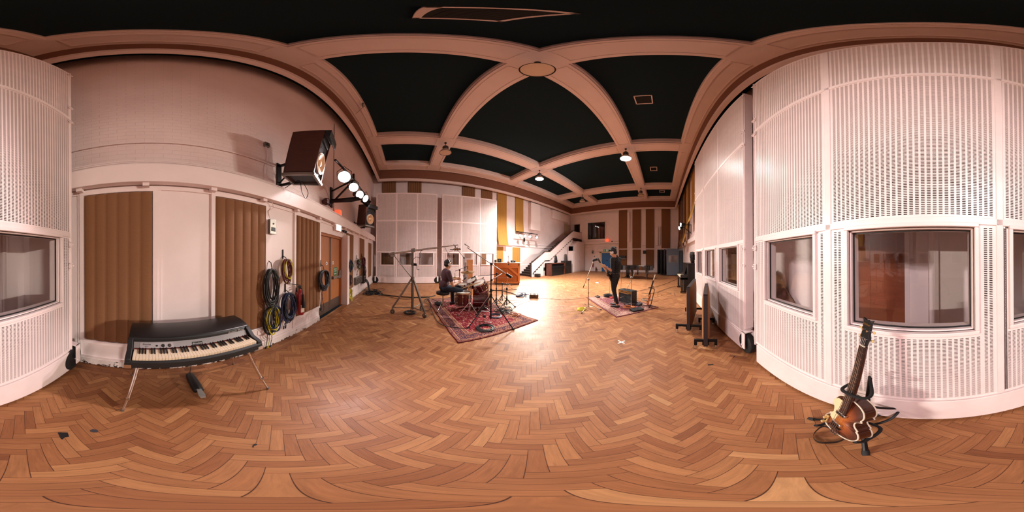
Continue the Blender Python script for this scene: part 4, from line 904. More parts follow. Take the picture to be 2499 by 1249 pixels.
def rug(name, label, p0, px, py, m, L, Wd):
    """p0 = near corner, px / py = ends of its two edges"""
    p0, px, py = V(p0), V(px), V(py); ex, ey = (px-p0).normalized(), (py-p0).normalized(); nx, ny = 36, 24; P = []; UV = []; F = []; rng = random.Random(2)
    for j in range(ny+1):
        for i in range(nx+1):
            u, v = i/nx, j/ny; w = .006*sin(i*.9+j*.3)*(1 if j in (0, ny) or i in (0, nx) else 0)
            q = p0+(px-p0)*u+(py-p0)*v; q.z = .008+.002*sin(i*1.3)*sin(j*1.1); P.append((q.x+w*.5, q.y+w, q.z)); UV.append((u*L, v*Wd))
    for j in range(ny):
        for i in range(nx): a = j*(nx+1)+i; F.append([a, a+1, a+nx+2, a+nx+1])
    n0 = len(P); edge = [i for i in range(nx+1)]+[(j)*(nx+1)+nx for j in range(1, ny+1)]+[ny*(nx+1)+i for i in range(nx-1, -1, -1)]+[j*(nx+1) for j in range(ny-1, 0, -1)]
    for e in edge: P.append((P[e][0], P[e][1], .0015)); UV.append(UV[e])
    k = len(edge)
    for i in range(k): F.append([edge[i], n0+i, n0+(i+1)%k, edge[(i+1)%k]])
    me = bpy.data.meshes.new(name); me.from_pydata(P, [], F); me.materials.append(m); l = me.uv_layers.new(name='rug')
    for lp in me.loops: l.data[lp.index].uv = UV[lp.vertex_index]
    bm = bmesh.new(); bm.from_mesh(me); bmesh.ops.recalc_face_normals(bm, faces=bm.faces); bm.to_mesh(me); bm.free()
    me.shade_smooth(); o = bpy.data.objects.new(name, me); COL.objects.link(o); tag(o, label, 'rug'); return o
RM1 = rug_mat('persian_rug_red', ['#6d1020','#8a1c2a','#a83a40','#3a1428','#7d1826','#d0a890'], ['#34182c','#4d1d30','#7a2430','#b88a72','#2b1a34','#8a5a58'], 3.08, 1.85, ['#a86a58','#7a2830','#c89a7c','#5a2030','#b07a62'])
rug('patterned_rug', 'large red patterned rug under the drum kit', (-2.40,.81,0), (-5.50,.74,0), (-2.50,2.66,0), RM1, 3.1, 1.85)
RM2 = rug_mat('persian_rug_pale', ['#6d2e38','#9a6462','#3a1c2a','#84444a','#5f2632','#b88e84'], ['#7c3c44','#a87c74','#4a2430','#905a5a','#b89888','#5f2c38'], 2.23, 1.39, ['#8f5858','#6f343e','#b08a80','#54262f','#9a6e68'])
rug('patterned_rug', 'smaller faded pink patterned rug under the guitarist and amplifier', (-1.05,3.71,0), (-2.62,5.30,0), (-.08,4.71,0), RM2, 2.23, 1.39)
# =====================================================================  DRUM KIT (camera side = +x, kit faces +y)
DRUMR = mat('wine_red_drum_lacquer', '#4a0d12', .14, coat=.7); HEAD = mat('white_drum_head', '#e8e2d8', .5); BRASS = mat('cymbal_bronze', '#a8854a', .28, .9); DHEAD = mat('black_drum_head', '#141216', .3)
def drum(name, label, c, ax, r, h, m=DRUMR, lugs=8, top=HEAD, bot=HEAD, hoop=CHROME, legs=0):
    """c = centre of the shell; ax = axis towards the top head"""
    c, ax = V(c), V(ax).normalized(); q = V((0,0,1)).rotation_difference(ax)
    T = thing(name, label, 'drum', c); T.rotation_mode = 'XYZ'; T.rotation_euler = q.to_euler(); n = 36
    b = MB(); b.lathe([(r-.006,-h/2),(r,-h/2),(r,h/2),(r-.006,h/2)], n); b.build('shell', m, T)
    for s, hm in ((1, top), (-1, bot)):
        b = MB(); b.lathe([(0,s*(h/2+.004)),(r-.004,s*(h/2+.004)),(r,s*h/2)], n); b.build('drum_head', hm, T)
        b = MB(); b.lathe([(r+.001,s*(h/2-.02)),(r+.008,s*(h/2-.02)),(r+.008,s*(h/2+.012)),(r-.002,s*(h/2+.012)),(r-.002,s*(h/2-.02))], n); b.build('hoop', hoop, T)
    for k in range(lugs):
        b = MB(); a = 2*pi*(k+.5)/lugs; x, y = (r+.008)*cos(a), (r+.008)*sin(a)
        b.cyl((x,y,-h/2+.0), (x,y,h/2), .0035, n=6)
        for s in (-1, 1): b.ell((x,y,s*h*.24), .011, .011, .022, 8, 6)
        b.build('tension_rod', CHROME, T)
    return T
ft = drum('floor_tom', 'deep red floor tom standing nearest the drummer stool', (-4.16,1.55,.33), (0,0,1), .205, .36)
for k in range(3):
    a = R(20+120*k); x, y = .225*cos(a), .225*sin(a); b = MB(); b.cyl((x,y,.1), (x,y,-.29), .007, n=8); b.tube([(x,y,-.29),(x*1.1,y*1.1,-.315)], .007, 8); b.cyl((x*1.1,y*1.1,-.328),(x*1.1,y*1.1,-.305), .012, n=10); b.bx(x-.015,x+.015,y-.015,y+.015,-.05,.03); b.build('drum_leg', CHROME, ft)
bd = drum('bass_drum', 'wine red bass drum lying on its side behind the toms', (-4.10,2.06,.29), (.42,.91,0), .28, .42, lugs=10, top=DHEAD, hoop=DRUMR)
for s in (-1, 1): b = MB(); b.cyl((s*.24,.08,.12), (s*.34,.27,.24), .008, n=8); b.build('spur', CHROME, bd)
drum('rack_tom', 'red rack tom with white head tilted towards the drummer on the camera side', (-3.93,1.97,.70), (.12,-.52,.84), .165, .23)
drum('rack_tom', 'red rack tom with white head farther from the camera beside the snare', (-4.38,1.93,.72), (.12,-.50,.84), .15, .21)
sn = drum('snare_drum', 'snare drum with a cloth on its head between the drummer knees', (-4.50,1.62,.60), (.05,-.08,1), .178, .14, m=mat('snare_black', '#1a181a', .3))
b = MB(); P = []; F = []; nx = 12
for j in range(nx+1):
    for i in range(nx+1):
        x, y = -.16+.32*i/nx, -.13+.26*j/nx; P.append((-4.47+x, 1.63+y, .684+.008*sin(i*1.1)*cos(j*.9)+(.0 if hypot(x,y) < .165 else -.02)))
for j in range(nx):
    for i in range(nx): a = j*(nx+1)+i; F.append([a,a+1,a+nx+2,a+nx+1])
P2 = [(x,y,z-.006) for x,y,z in P]; k = len(P); b.add(P+P2, F+[[q+k for q in f[::-1]] for f in F]); tag(b.build('damping_cloth', mat('white_cloth', '#e4dcd4', .9)), 'white folded cloth damping the snare drum head', 'cloth')
b = MB(); b.cyl((-4.5,1.62,.07),(-4.5,1.62,.5),.012,n=10)
T = thing('snare_stand', 'chrome stand under the snare drum', 'drum stand', (-4.5,1.62,0)); b.build('post', CHROME, T, world=True)
for k in range(3):
    a = R(60+120*k); b = MB(); b.cyl((0,0,.22),(.24*cos(a),.24*sin(a),.012),.008,n=8); b.build('leg', CHROME, T); b = MB(); b.cyl((0,0,.5),(.17*cos(a),.17*sin(a),.535),.007,n=8); b.build('basket_arm', CHROME, T)
def tripod(b_T, h0, spread, m, n=3, ph=0.0, r=.009, foot=True, apex=None):
    for k in range(n):
        a = ph+2*pi*k/n; e = V((spread*cos(a), spread*sin(a), .012)); b = MB(); b.cyl((0,0,h0), e, r, n=10)
        if apex: b.cyl(V((0,0,apex)), V((0,0,h0)).lerp(e,.5), r*.7, n=8)
        lg = b.build('leg', m, b_T)
        if foot: b = MB(); d = (e-V((0,0,h0))).normalized(); b.cyl(e-d*.03, e+d*.02-V((0,0,.0)), .014, n=10); b.build('rubber_foot', RUBBER, lg)
def cymbal(label, base, c, r, tilt, m=BRASS, group=None, stand_label=None):
    """stand from base up to the cymbal centre c; tilt = normal direction"""
    base, c, nrm = V(base), V(c), V(tilt).normalized()
    S = thing('cymbal_stand', stand_label, 'drum stand', (base.x, base.y, 0))
    b = MB(); kx = V((0,0,c.z*.72)); b.cyl((0,0,.05), kx, .012, n=10); b.cyl(kx-V((0,0,.03)), kx+V((0,0,.03)), .02, n=10); b.cyl(kx, c-V((base.x,base.y,0))-nrm*.015, .009, n=10); b.cyl((0,0,.3),(0,0,.36),.018,n=10); b.build('post', CHROME, S)
    tripod(S, .36, .30, CHROME, ph=.5, r=.008, apex=.1)
    Cy = thing('cymbal', label, 'cymbal', c); Cy.rotation_euler = V((0,0,1)).rotation_difference(nrm).to_euler()
    b = MB(); b.lathe([(.004,.028),(.02,.028),(.045,.016),(.055,.01),(r*.6,.004),(r,-.012),(r,-.0135),(r*.6,.002),(.05,.007),(.004,.024)], 40); b.build('plate', m, Cy)
    b = MB(); b.cyl((0,0,.024),(0,0,.05),.008,n=10); b.cyl((0,0,.028),(0,0,.034),.016,n=12); b.build('wing_nut', CHROME, Cy); return Cy
cymbal('bronze crash cymbal hanging highest over the far side of the kit', (-4.72,1.95,0), (-4.62,1.86,1.03), .21, (.12,-.1,1), stand_label='chrome stand carrying the highest crash cymbal')
cymbal('wide ride cymbal seen edge on above the floor tom', (-3.66,1.53,0), (-3.73,1.60,.79), .25, (-.22,-.27,.93), stand_label='chrome stand carrying the ride cymbal on the camera side')
HH = thing('hi_hat', 'pair of hi-hat cymbals on a stand at the drummer far hand', 'cymbal', (-4.86,1.53,0))
b = MB(); b.cyl((0,0,.04),(0,0,.98),.010,n=10); b.build('post', CHROME, HH); tripod(HH, .3, .24, CHROME, ph=1.2, r=.007)
for z, s in ((.835, 1), (.81, -1)):
    b = MB(); b.lathe([(.004,z+s*.024),(.03,z+s*.02),(.05,z+s*.008),(.17,z-s*.006),(.17,z-s*.0075),(.05,z+s*.0065),(.004,z+s*.02)], 36); b.build('plate', BRASS, HH)
b = MB(); b.prism([(-.04,0),(.04,0),(.03,.28),(-.03,.28)], .0, .015, o=(0,-.28,.03), ex=(1,0,0), ey=(0,1,.12), ez=(0,-.12,1)); b.build('foot_pedal', GREYM, HH)
P_ = thing('kick_pedal', 'chrome kick pedal in front of the bass drum under the drummer foot', 'pedal', (-4.25,1.62,.012))
b = MB(); b.prism([(-.045,0),(.045,0),(.035,.27),(-.035,.27)], 0, .012, ex=(1,0,0), ey=(0,1,.2), ez=(0,-.2,1)); b.build('footboard', GREYM, P_); b = MB(); b.cyl((-.05,.24,0),(-.05,.22,.2),.006,n=8); b.cyl((.05,.24,0),(.05,.22,.2),.006,n=8); b.cyl((-.06,.22,.2),(.06,.22,.2),.006,n=8); b.build('yoke', CHROME, P_); b = MB(); b.cyl((0,.22,.2),(0,.18,.34),.004,n=8); b.ell((0,.185,.35),.025,.03,.025); b.build('beater', mat('felt_beater','#c8beb0',.9), P_)
# extra chrome stands (tom holder side)
S = thing('tom_stand', 'chrome double braced stand rising beside the rack toms', 'drum stand', (-3.72,2.08,0)); b = MB(); b.cyl((0,0,.05),(0,0,.78),.014,n=10); b.cyl((0,0,.5),(0,0,.56),.022,n=10); b.cyl((0,0,.78),(-.18,-.08,.72),.010,n=8); b.cyl((0,0,.78),(-.62,-.1,.76),.010,n=8); b.build('post', CHROME, S); tripod(S, .42, .28, CHROME, ph=.2, r=.009, apex=.14)
# stool
ST = thing('drum_stool', 'round black padded drum stool on chrome tripod legs', 'stool', (-4.31,1.02,0))
b = MB(); b.lathe([(0,.44),(.12,.44),(.175,.455),(.188,.49),(.182,.525),(.14,.545),(0,.55)], 36); b.build('seat', mat('black_vinyl_seat', '#121214', .4), ST)
b = MB(); b.cyl((0,0,.08),(0,0,.44),.016,n=12); b.cyl((0,0,.25),(0,0,.31),.024,n=12); b.cyl((0,0,.42),(0,0,.445),.07,n=16); b.build('post', CHROME, ST)
for e in (onz(1064,765), onz(1103,762), onz(1092,743)):
    d = V((e.x+4.31, e.y-1.02, 0)); d = d.normalized()*.32; b = MB(); b.cyl((0,0,.28),(d.x,d.y,.015),.010,n=10); b.cyl((0,0,.12),(d.x*.55,d.y*.55,.14),.007,n=8); lg = b.build('leg', CHROME, ST); b = MB(); b.cyl((d.x*.95,d.y*.95,.03),(d.x*1.05,d.y*1.05,.010),.016,n=10); b.build('rubber_foot', RUBBER, lg)
# =====================================================================  BIG STUDIO BOOM
G = thing('studio_boom', 'tall wheeled studio boom stand with crank and counterweight beside the drummer', 'microphone stand', (-4.06,.19,0)); BM = mat('boom_grey_enamel', '#7a736b', .35, .6)
b = MB(); b.cyl((0,0,.12),(0,0,.95),.028,n=16); b.cyl((0,0,.95),(0,0,1.62),.021,n=16); b.cyl((0,0,.90),(0,0,.98),.042,n=16); b.cyl((0,0,1.26),(0,0,1.33),.036,n=16); b.build('column', BM, G)
wh = [V((-4.05,-.31,0)), V((-3.73,.45,0)), V((-4.40,.44,0))]
for w_ in wh:
    d = w_-V((-4.06,.19,0)); e = V((d.x,d.y,.17)); b = MB(); b.bar((d.x*.06,d.y*.06,.93), e, .03, .045); lg = b.build('leg', BM, G); b = MB(); b.cyl((0,0,.17), e, .013, n=10); b.build('spreader', BM, G)
    b = MB(); b.cyl(e, e-V((0,0,.04)), .018, n=12); b.bar(e-V((0,0,.03)), e-V((0,0,.11)), .05, .02); b.build('caster_fork', GREYM, G)
    s = V((-d.y,d.x,0)).normalized(); b = MB(); b.cyl(V((d.x,d.y,.058))-s*.014, V((d.x,d.y,.058))+s*.014, .058, n=24); wl = b.build('caster_wheel', mat('grey_caster', '#4a4744', .6), G); b = MB(); b.cyl(V((d.x,d.y,.058))-s*.017, V((d.x,d.y,.058))+s*.017, .025, n=14); b.build('hub', STEEL, wl)
A0, A1 = V((0,-.50,1.56)), V((-.02,1.17,1.80)); ad = (A1-A0).normalized()
b = MB(); b.cyl(A0, A0+ad*1.1, .022, n=14); b.cyl(A0+ad*1.1, A1, .013, n=12); b.build('boom_arm', mat('boom_silver', '#b3aca4', .3, .8), G)
b = MB(); b.cyl(A0-ad*.1, A0+ad*.04, .05, n=20); b.bx(-.04,.04,-.56,-.44,1.48,1.53); b.build('counterweight', GREYM, G)
b = MB(); b.ob((0,0,1.64), (.035,0,0), ad*.05, (0,0,.05)); b.cyl((-.06,0,1.64),(.06,0,1.64),.016,n=12); b.build('boom_clamp', BM, G, bevel=.004)
b = MB(); b.cyl(A0+V((0,.03,-.05)), V((0,-.02,.95)), .011, n=10); b.build('tie_rod', BM, G)
b = MB(); b.cyl((.03,.03,1.29),(.03,.09,1.29),.03,n=16); b.tube([(.03,.09,1.29),(.03,.10,1.22),(.03,.10,1.17),(.03,.16,1.16)],.007,8); b.build('crank_handle', BLACKM, G)
b = MB(); b.tube(smooth_path([A0+ad*.9+V((.0,0,.02)), A0+ad*.7+V((0,0,-.04)), V((0,.18,1.46)), V((.03,.06,1.47)), V((.03,-.03,1.3)), V((.03,-.04,.9)), V((.04,-.03,.3)), V((.05,-.06,.06))]), .006, 6); b.tube(smooth_path([A0+ad*.9, A0+ad*1.15+V((0,0,-.015)), A0+ad*1.3+V((0,0,.01)), A0+ad*1.36+V((0,.02,-.12)), A0+ad*1.4+V((0,.03,-.2)), A0+ad*1.38+V((0,.02,-.26)), A0+ad*1.42+V((0,.03,-.15)), A0+ad*1.52+V((0,.03,-.125))]), .005, 6); b.build('microphone_cable', BCAB, G)
MC = thing('studio_microphone', 'gold bodied studio microphone in a cradle at the end of the wheeled boom', 'microphone', V((-4.06,.19,0))+A1+V((0,-.02,-.12)))
GOLD = mat('gold_mic', '#b08a6a', .3, .8)
b = MB(); b.cyl((0,-.10,0),(0,.04,.01),.026,n=18); b.build('body', GOLD, MC); b = MB(); b.lathe([(.024,0),(.028,.01),(.028,.05),(.018,.065),(0,.068)],18,(0,.04,.01),(0,1,.07)); b.build('grille', GREYM, MC)
b = MB(); b.torus((0,-.06,0), .045,.005,(0,1,0),20,6); b.torus((0,.0,0), .045,.005,(0,1,0),20,6); b.tube([(0,-.06,.045),(0,-.03,.12),(0,0,.125),(0,.03,.1),(0,0,.045)],.005,6); b.cyl((0,-.10,0),(0,-.2,-.005),.010,n=8); b.build('cradle', BLACKM, MC)
def coil(label, c, r, m, turns=6, thick=.007, squash=1.0, seed=0, h=.0):
    rng = random.Random(seed); b = MB(); c = V(c)
    for k in range(turns):
        rr = r*(.82+.3*rng.random()); ox, oy = rng.uniform(-.03,.03), rng.uniform(-.03,.03)
        b.tube([c+V((ox+rr*cos(t), oy+rr*squash*sin(t), thick+h*k/turns+.004*k*(.6+.4*sin(t+k)))) for t in [2*pi*i/28 for i in range(28)]], thick, 6, True)
    o = b.build('cable_coil', m); tag(o, label, 'cable'); return o
coil('black cable coil lying under the wheeled boom stand', (-4.10,.13,.0), .12, BCAB, 9, .008, seed=1)
coil('black cable coil lying on the near border of the drum rug', (-2.80,1.50,.012), .15, BCAB, 6, .009, seed=2)
# =====================================================================  MICROPHONE STANDS AROUND THE KIT
def mic_stand(label, base, h, feet=None, spread=.3, m=BLACKM, boom=None, nm='microphone_stand', r=.011, legh=.25, weight=True):
    """boom = (tail point, tip point) in the world"""
    base = V(base); T = thing(nm, label, 'microphone stand', base)
    b = MB(); b.cyl((0,0,.04),(0,0,h*.55),r*1.35,n=12); b.cyl((0,0,h*.55),(0,0,h),r,n=12); b.cyl((0,0,h*.53),(0,0,h*.58),r*1.9,n=12); b.cyl((0,0,legh-.02),(0,0,legh+.03),r*2.0,n=12); b.build('post', m, T)
    pts = [V(f)-base for f in feet] if feet else [V((spread*cos(.7+2*pi*k/3), spread*sin(.7+2*pi*k/3), .012)) for k in range(3)]
    for e in pts:
        e = V((e.x, e.y, .012)); b = MB(); b.cyl((0,0,legh), e, r*.85, n=10); b.cyl((0,0,legh*.35), e.lerp(V((0,0,legh)), .5), r*.5, n=8); lg = b.build('leg', m, T); b = MB(); d = e.normalized(); b.cyl(e-d*.02, e+d*.03, r*1.4, n=10); b.build('rubber_foot', RUBBER, lg)
    if boom:
        p, q = V(boom[0])-base, V(boom[1])-base
        b = MB(); b.cyl(p, q, r*.75, n=10); b.build('boom_arm', boom[2] if len(boom) > 2 else m, T)
        b = MB(); mid = V((0,0,h)); b.ell(mid, .03,.03,.035,12,8); b.cyl(mid-V((.04,0,0)), mid+V((.04,0,0)), .012, n=10); b.build('boom_clamp', m, T)
        if weight: d = (q-p).normalized(); b = MB(); b.cyl(p-d*.02, p+d*.12, .028, n=16); b.build('counterweight', BLACKM, T)
    return T
def mic(label, p, d, l=.16, r=.022, m=BLACKP, gm=GREYM, group=None):
    T = thing('microphone', label, 'microphone', p, 0, group); d = V(d).normalized(); b = MB(); b.cyl((0,0,0), d*l, r*.75, r, n=14); b.build('body', m, T); b = MB(); b.lathe([(r,0),(r*1.25,.01),(r*1.25,.03),(r*.8,.05),(0,.055)], 16, d*l, d); b.build('grille', gm, T); return T
SB = V((-3.13,1.82,.008)); top = onp(1199,645,SB,(SB.x,SB.y)); tip = onp(1140,604,(-3.5,1.75),(-.9,.45)); tail = onp(1247,676,(-2.9,1.95),(-.87,.5))
SILV = mat('silver_boom', '#c8c2bc', .25, .9)
mic_stand('tall black microphone stand with silver boom standing foremost on the drum rug', SB, top.z, [onz(1143,801), onz(1252,804), onz(1163,769)], boom=(tail, tip, SILV), r=.014, legh=.62)
mic('slim silver overhead microphone at the raised end of the long boom', tip+V((.05,.05,.0)), tip-tail, .13, .011, SILV)
b = MB(); b.cyl(tail+V((.06,.0,.03)), tail+V((.1,.1,-.06)), .035, n=16)
b2 = onp(1226,667,SB+V((0,.1,0)),(SB.x,SB.y)); b3 = onp(1184,692,SB+V((-.3,0,0)),(SB.x,SB.y))
b = MB(); b.cyl(b2, b3, .010, n=10); T = thing('clamped_boom', 'short silver boom arm clamped across the tall black stand', 'boom arm', b3); b.build('tube', SILV, T, world=True); mid = b2.lerp(b3, .62); b = MB(); b.ell(mid, .03,.03,.03,12,8); b.build('clamp', BLACKM, T, world=True)
KP = V((-3.02,1.60,.008)); KS = thing('low_stand', 'short chrome microphone stand with round black weight on the rug', 'microphone stand', KP); b = MB(); b.cyl((0,0,.02),(0,0,.17),.008,n=10); b.cyl((-.25,.1,.16),(.12,-.02,.155),.007,n=8); b.build('post', CHROME, KS); b = MB(); b.ell((0,0,.18),.035); b.build('weight', BLACKP, KS)
for k in range(3): a = R(80+120*k); b = MB(); b.cyl((0,0,.05),(.16*cos(a),.16*sin(a),.01),.007,n=8); b.build('leg', CHROME, KS)
mic_stand('black boom stand beside the far side of the kit with a small microphone', (-5.05,1.75,.0), 1.05, spread=.25, boom=((-5.05,1.60,1.02), (-4.95,2.0,1.18)), weight=False)
mic('small black microphone pointing down over the far side of the kit', (-4.95,2.0,1.18), (.1,-.1,-.4), .1, .014)
mic_stand('thin black stand holding a horizontal boom over the rack toms', (-4.02,2.52,.0), 1.0, spread=.28, boom=((-3.95,2.72,1.0), (-4.3,2.05,.92)), weight=False)
for k, (p, d, lab) in enumerate((((-4.33,2.0,.93),(-.3,-.5,-.35),'black drum microphone aimed down at the far rack tom'), ((-4.02,2.10,.92),(0,-.5,-.4),'black drum microphone aimed down at the near rack tom'), ((-4.62,1.82,.86),(.1,-.5,-.4),'black drum microphone aimed at the snare drum'))): mic(lab, p, d, .11, .016)
mic_stand('low black stand with wide tee boom in front of the bass drum', (-3.86,2.78,.0), .55, spread=.24, boom=((-3.6,2.95,.55), (-4.1,2.45,.5)), weight=False)
mic('fat black bass drum microphone on the low tee boom', (-4.1,2.47,.5), (0,-1,-.1), .13, .032)
mic_stand('black stand with a horizontal arm behind the bass drum', (-4.35,2.95,.0), .62, spread=.24, boom=((-4.1,3.05,.62), (-4.6,2.75,.62)), weight=False)
# tall guitar-like stand pole behind the cymbals: vocal mic and wood panel
mic_stand('tall thin black stand behind the crash cymbal with a wrapped cable', (-5.45,2.05,.0), 1.45, spread=.3, boom=((-5.45,2.05,1.45), (-5.42,1.72,1.82)), weight=False)
mic('black vocal microphone at the top of the tall thin stand', (-5.42,1.74,1.80), (.02,-.35,.5), .1, .018)
b = MB(); b.bx(-5.72,-5.69,2.26,2.50,.0,1.38); tag(b.build('wood_board', mat('orange_plywood', '#b9763a', .5, noise=.15, nscale=3)), 'upright orange plywood board standing behind the crash cymbal', 'board')
b = MB(); b.prism([(0,0),(.22,0),(.16,1.28),(.10,1.30)], -.03, .03, o=(-5.62,2.05,0), ex=(0,1,0), ey=(0,0,1), ez=(1,0,0)); tag(b.build('gig_bag', mat('grey_gig_bag', '#8a7d7c', .9), bevel=.02), 'grey tapered gig bag standing beside the orange plywood board', 'bag')
mic_stand('small black stand with drooping cable left of the crash cymbal', (-5.9,1.62,.0), 1.08, spread=.22, boom=((-5.9,1.58,1.05), (-5.9,1.75,1.28)), weight=False)
# cables over the rug and the floor
def floor_cable(label, px, m=BCAB, r=.006, z=.008, name='floor_cable'):
    b = MB(); b.tube(smooth_path([onz(u, v, z+r) for u, v in px]), r, 6); o = b.build(name, m); tag(o, label, 'cable'); return o
floor_cable('thin black cable curving along the left edge of the drum rug', [(1046,742),(1036,737),(1040,728),(1050,735),(1052,752),(1062,775),(1075,790),(1105,798),(1143,801)], r=.007)
floor_cable('black cable looping beside the left corner of the drum rug', [(1030,757),(1046,757),(1050,745),(1041,735),(1047,729),(1062,732),(1072,740)], r=.006)
T = thing('accessory_bag', 'black soft bag lying on the drum rug beside the stool legs', 'bag', (-4.74,1.0,.010), R(20)); b = MB(); b.ell((0,0,.05), .17,.12,.05, 20, 10); b.build('body', mat('black_nylon', '#1c1c20', .8, bump=.4, bscale=30), T); b = MB(); b.tube(smooth_path([(-.1,0,.09),(-.04,.03,.13),(.05,.03,.13),(.1,0,.09)]), .008, 6); b.build('carry_strap', BCAB, T)
floor_cable('thick black cable running from the drum rug to the purple cable bundle', [(1205,709),(1222,709),(1245,714),(1262,720)], r=.016)
rng = random.Random(8)
b = MB(); c0 = onz(1275,721)
for k in range(9):
    a, c, ph = rng.uniform(.1,.3), rng.uniform(.08,.16), rng.uniform(0, 3); cx, cy = c0.x+rng.uniform(-.15,.15), c0.y+rng.uniform(-.2,.2)
    b.tube([(cx+a*cos(t)*cos(ph)-c*sin(t)*sin(ph), cy+a*cos(t)*sin(ph)+c*sin(t)*cos(ph), .014+.006*k*(.5+.5*sin(t+k))) for t in [2*pi*i/22 for i in range(22)]], .011, 6, True)
tag(b.build('cable_bundle', mat('violet_cable', '#2a2440', .5)), 'loose bundle of dark violet cable on the bright floor beside the stage box', 'cable')
T = thing('floor_box', 'small dark stage box bristling with plugs on the bright floor', 'box', onz(1303,726), R(35)); b = MB(); b.bx(-.15,.15,-.10,.10,.0,.12); b.build('case', mat('box_brown', '#2a1f1a', .5), T, bevel=.006)
for i in range(6): b = MB(); x = -.12+.048*i; b.cyl((x,-.02,.12),(x,-.02,.17),.012,n=10); b.tube(smooth_path([(x,-.02,.17),(x+.01,-.06,.19),(x,-.12,.14),(x-.02,-.14,.02)]),.005,6); b.build('plug', mat('plug_tan','#a5754a',.5), T)
for px in ([(1295,728),(1270,732),(1240,733),(1205,735)], [(1296,729),(1262,737),(1230,744),(1200,747)], [(1298,732),(1270,742),(1255,752),(1243,760)], [(1311,728),(1340,729),(1375,731),(1410,729),(1432,726)]):
    floor_cable({735:'thin cable running straight from the stage box to the drum rug', 747:'thin cable running lower from the stage box to the drum rug', 760:'thin cable curving from the stage box to the rug corner', 726:'long thin cable from the stage box to the pale rug'}[px[-1][1]], px, r=.004, z=.002)
coil('violet cable coil lying on the rug under the silver booms', (-3.30,2.05,.012), .13, mat('violet_cable', '#2a2440', .5), 6, .008, seed=6)
b = MB(); rng = random.Random(11)
for k in range(12):
    cx, cy = -3.45+rng.uniform(-.2,.25), 2.45+rng.uniform(-.12,.12); a, c, ph = rng.uniform(.06,.2), rng.uniform(.05,.12), rng.uniform(0,3)
    b.tube([(cx+a*cos(t)*cos(ph)-c*sin(t)*sin(ph), cy+a*cos(t)*sin(ph)+c*sin(t)*cos(ph), .018+.007*k*(.5+.5*sin(t*2+k))) for t in [2*pi*i/20 for i in range(20)]], .007, 5, True)
tag(b.build('cable_tangle', BCAB), 'tangle of dark cables on the rug in front of the bass drum', 'cable', kind='stuff')
b = MB(); rng = random.Random(12)
for k in range(6):
    cx, cy = -3.12+rng.uniform(-.1,.1), 2.5+rng.uniform(-.08,.08); a, c, ph = rng.uniform(.08,.16), rng.uniform(.06,.1), rng.uniform(0,3)
    b.tube([(cx+a*cos(t)*cos(ph)-c*sin(t)*sin(ph), cy+a*cos(t)*sin(ph)+c*sin(t)*cos(ph), .016+.005*k) for t in [2*pi*i/20 for i in range(20)]], .006, 5, True)
tag(b.build('cable_coil', mat('orange_cable', '#b3662c', .5)), 'orange cable coil at the right corner of the drum rug', 'cable')
# =====================================================================  GUITARIST'S CORNER
MS = onz(1436,752,0.0); mt = onp(1437,682,MS,(MS.x,MS.y)); n_ = (MS.x,MS.y)
q0 = onp(1423,702,MS+V((0,-.15,0)),n_); q1 = onp(1449,636,MS+V((0,.12,0)),n_)
BRONZ = mat('nickel_stand', '#9c8a78', .3, .9)
mic_stand('slim microphone stand with a slanted boom facing the guitarist', MS, mt.z, [onz(1420,764), onz(1466,756), onz(1428,743)], boom=(q0, q1, BRONZ), m=BRONZ, legh=.14, r=.009, weight=False)
b = MB(); d = (q0-q1).normalized(); b.cyl(q0, q0-d*.1, .012, n=10)
tag(b.build('boom_grip', BLACKP), 'black rubber grip on the low end of the guitarist boom', 'grip')
m0 = onp(1446,636,MS+V((0,.12,0)),n_); m1 = onp(1461,631,MS+V((0,.16,0)),n_)
T = thing('microphone', 'fat black side address microphone aimed at the guitarist', 'microphone', m0); b = MB(); dd = (m1-m0); b.cyl((0,0,0), dd*.62, .036, n=20); b.build('body', BLACKP, T, bevel=.004); b = MB(); b.lathe([(.036,0),(.04,.01),(.04,dd.length*.3),(.03,dd.length*.36),(0,dd.length*.37)], 20, dd*.62, dd); b.build('grille', BLACKM, T)
coil('bright yellow cable coil on the floor by the guitarist microphone stand', onz(1419,755,0), .11, YCAB, 9, .009, seed=3)
floor_cable('thin yellow cable trailing from the yellow coil over the bare floor', [(1413,757),(1390,760),(1365,762),(1390,766),(1418,764)], YCAB, .003, .001)
floor_cable('thin cable running from the pale rug to the guitarist microphone stand foot', [(1440,740),(1452,748),(1462,755)], BCAB, .004, .004)
# amplifier
A_, B_ = V((-1.37,5.10,.012)), V((-.89,4.795,.012)); ex = (B_-A_).normalized(); 
T = thing('guitar_amplifier', 'black guitar combo amplifier with gold control panel on the pale rug', 'amplifier', (A_+B_)/2, atan2(ex.y, ex.x)); w = (B_-A_).length/2; d_ = .25
b = MB(); b.bx(-w,w,.02,d_,.0,.445); b.bx(-w,w,0,.02,0,.02); b.bx(-w,w,0,.02,.425,.445); b.bx(-w,-w+.02,0,.02,0,.445); b.bx(w-.02,w,0,.02,0,.445); b.build('cabinet', VINYL, T, bevel=.006)
b = MB(); b.bx(-w+.022,w-.022,.010,.018,.03,.34); b.build('grille_cloth', mat('grille_cloth_dark', '#1e2024', .9, bump=.4, bscale=300), T)
b = MB()
for a in ((-w+.02,w-.02,.028,.034),(-w+.02,w-.02,.336,.342)): b.bx(a[0],a[1],.004,.012,a[2],a[3])
b.bx(-w+.02,-w+.026,.004,.012,.03,.34); b.bx(w-.026,w-.02,.004,.012,.03,.34); b.build('piping', CHROME, T)
b = MB(); b.ob((0,.008,.385), (w-.025,0,0), (0,.004,.035), (0,.006,-.001)); b.build('control_panel', mat('gold_panel', '#b08548', .3, .7), T)
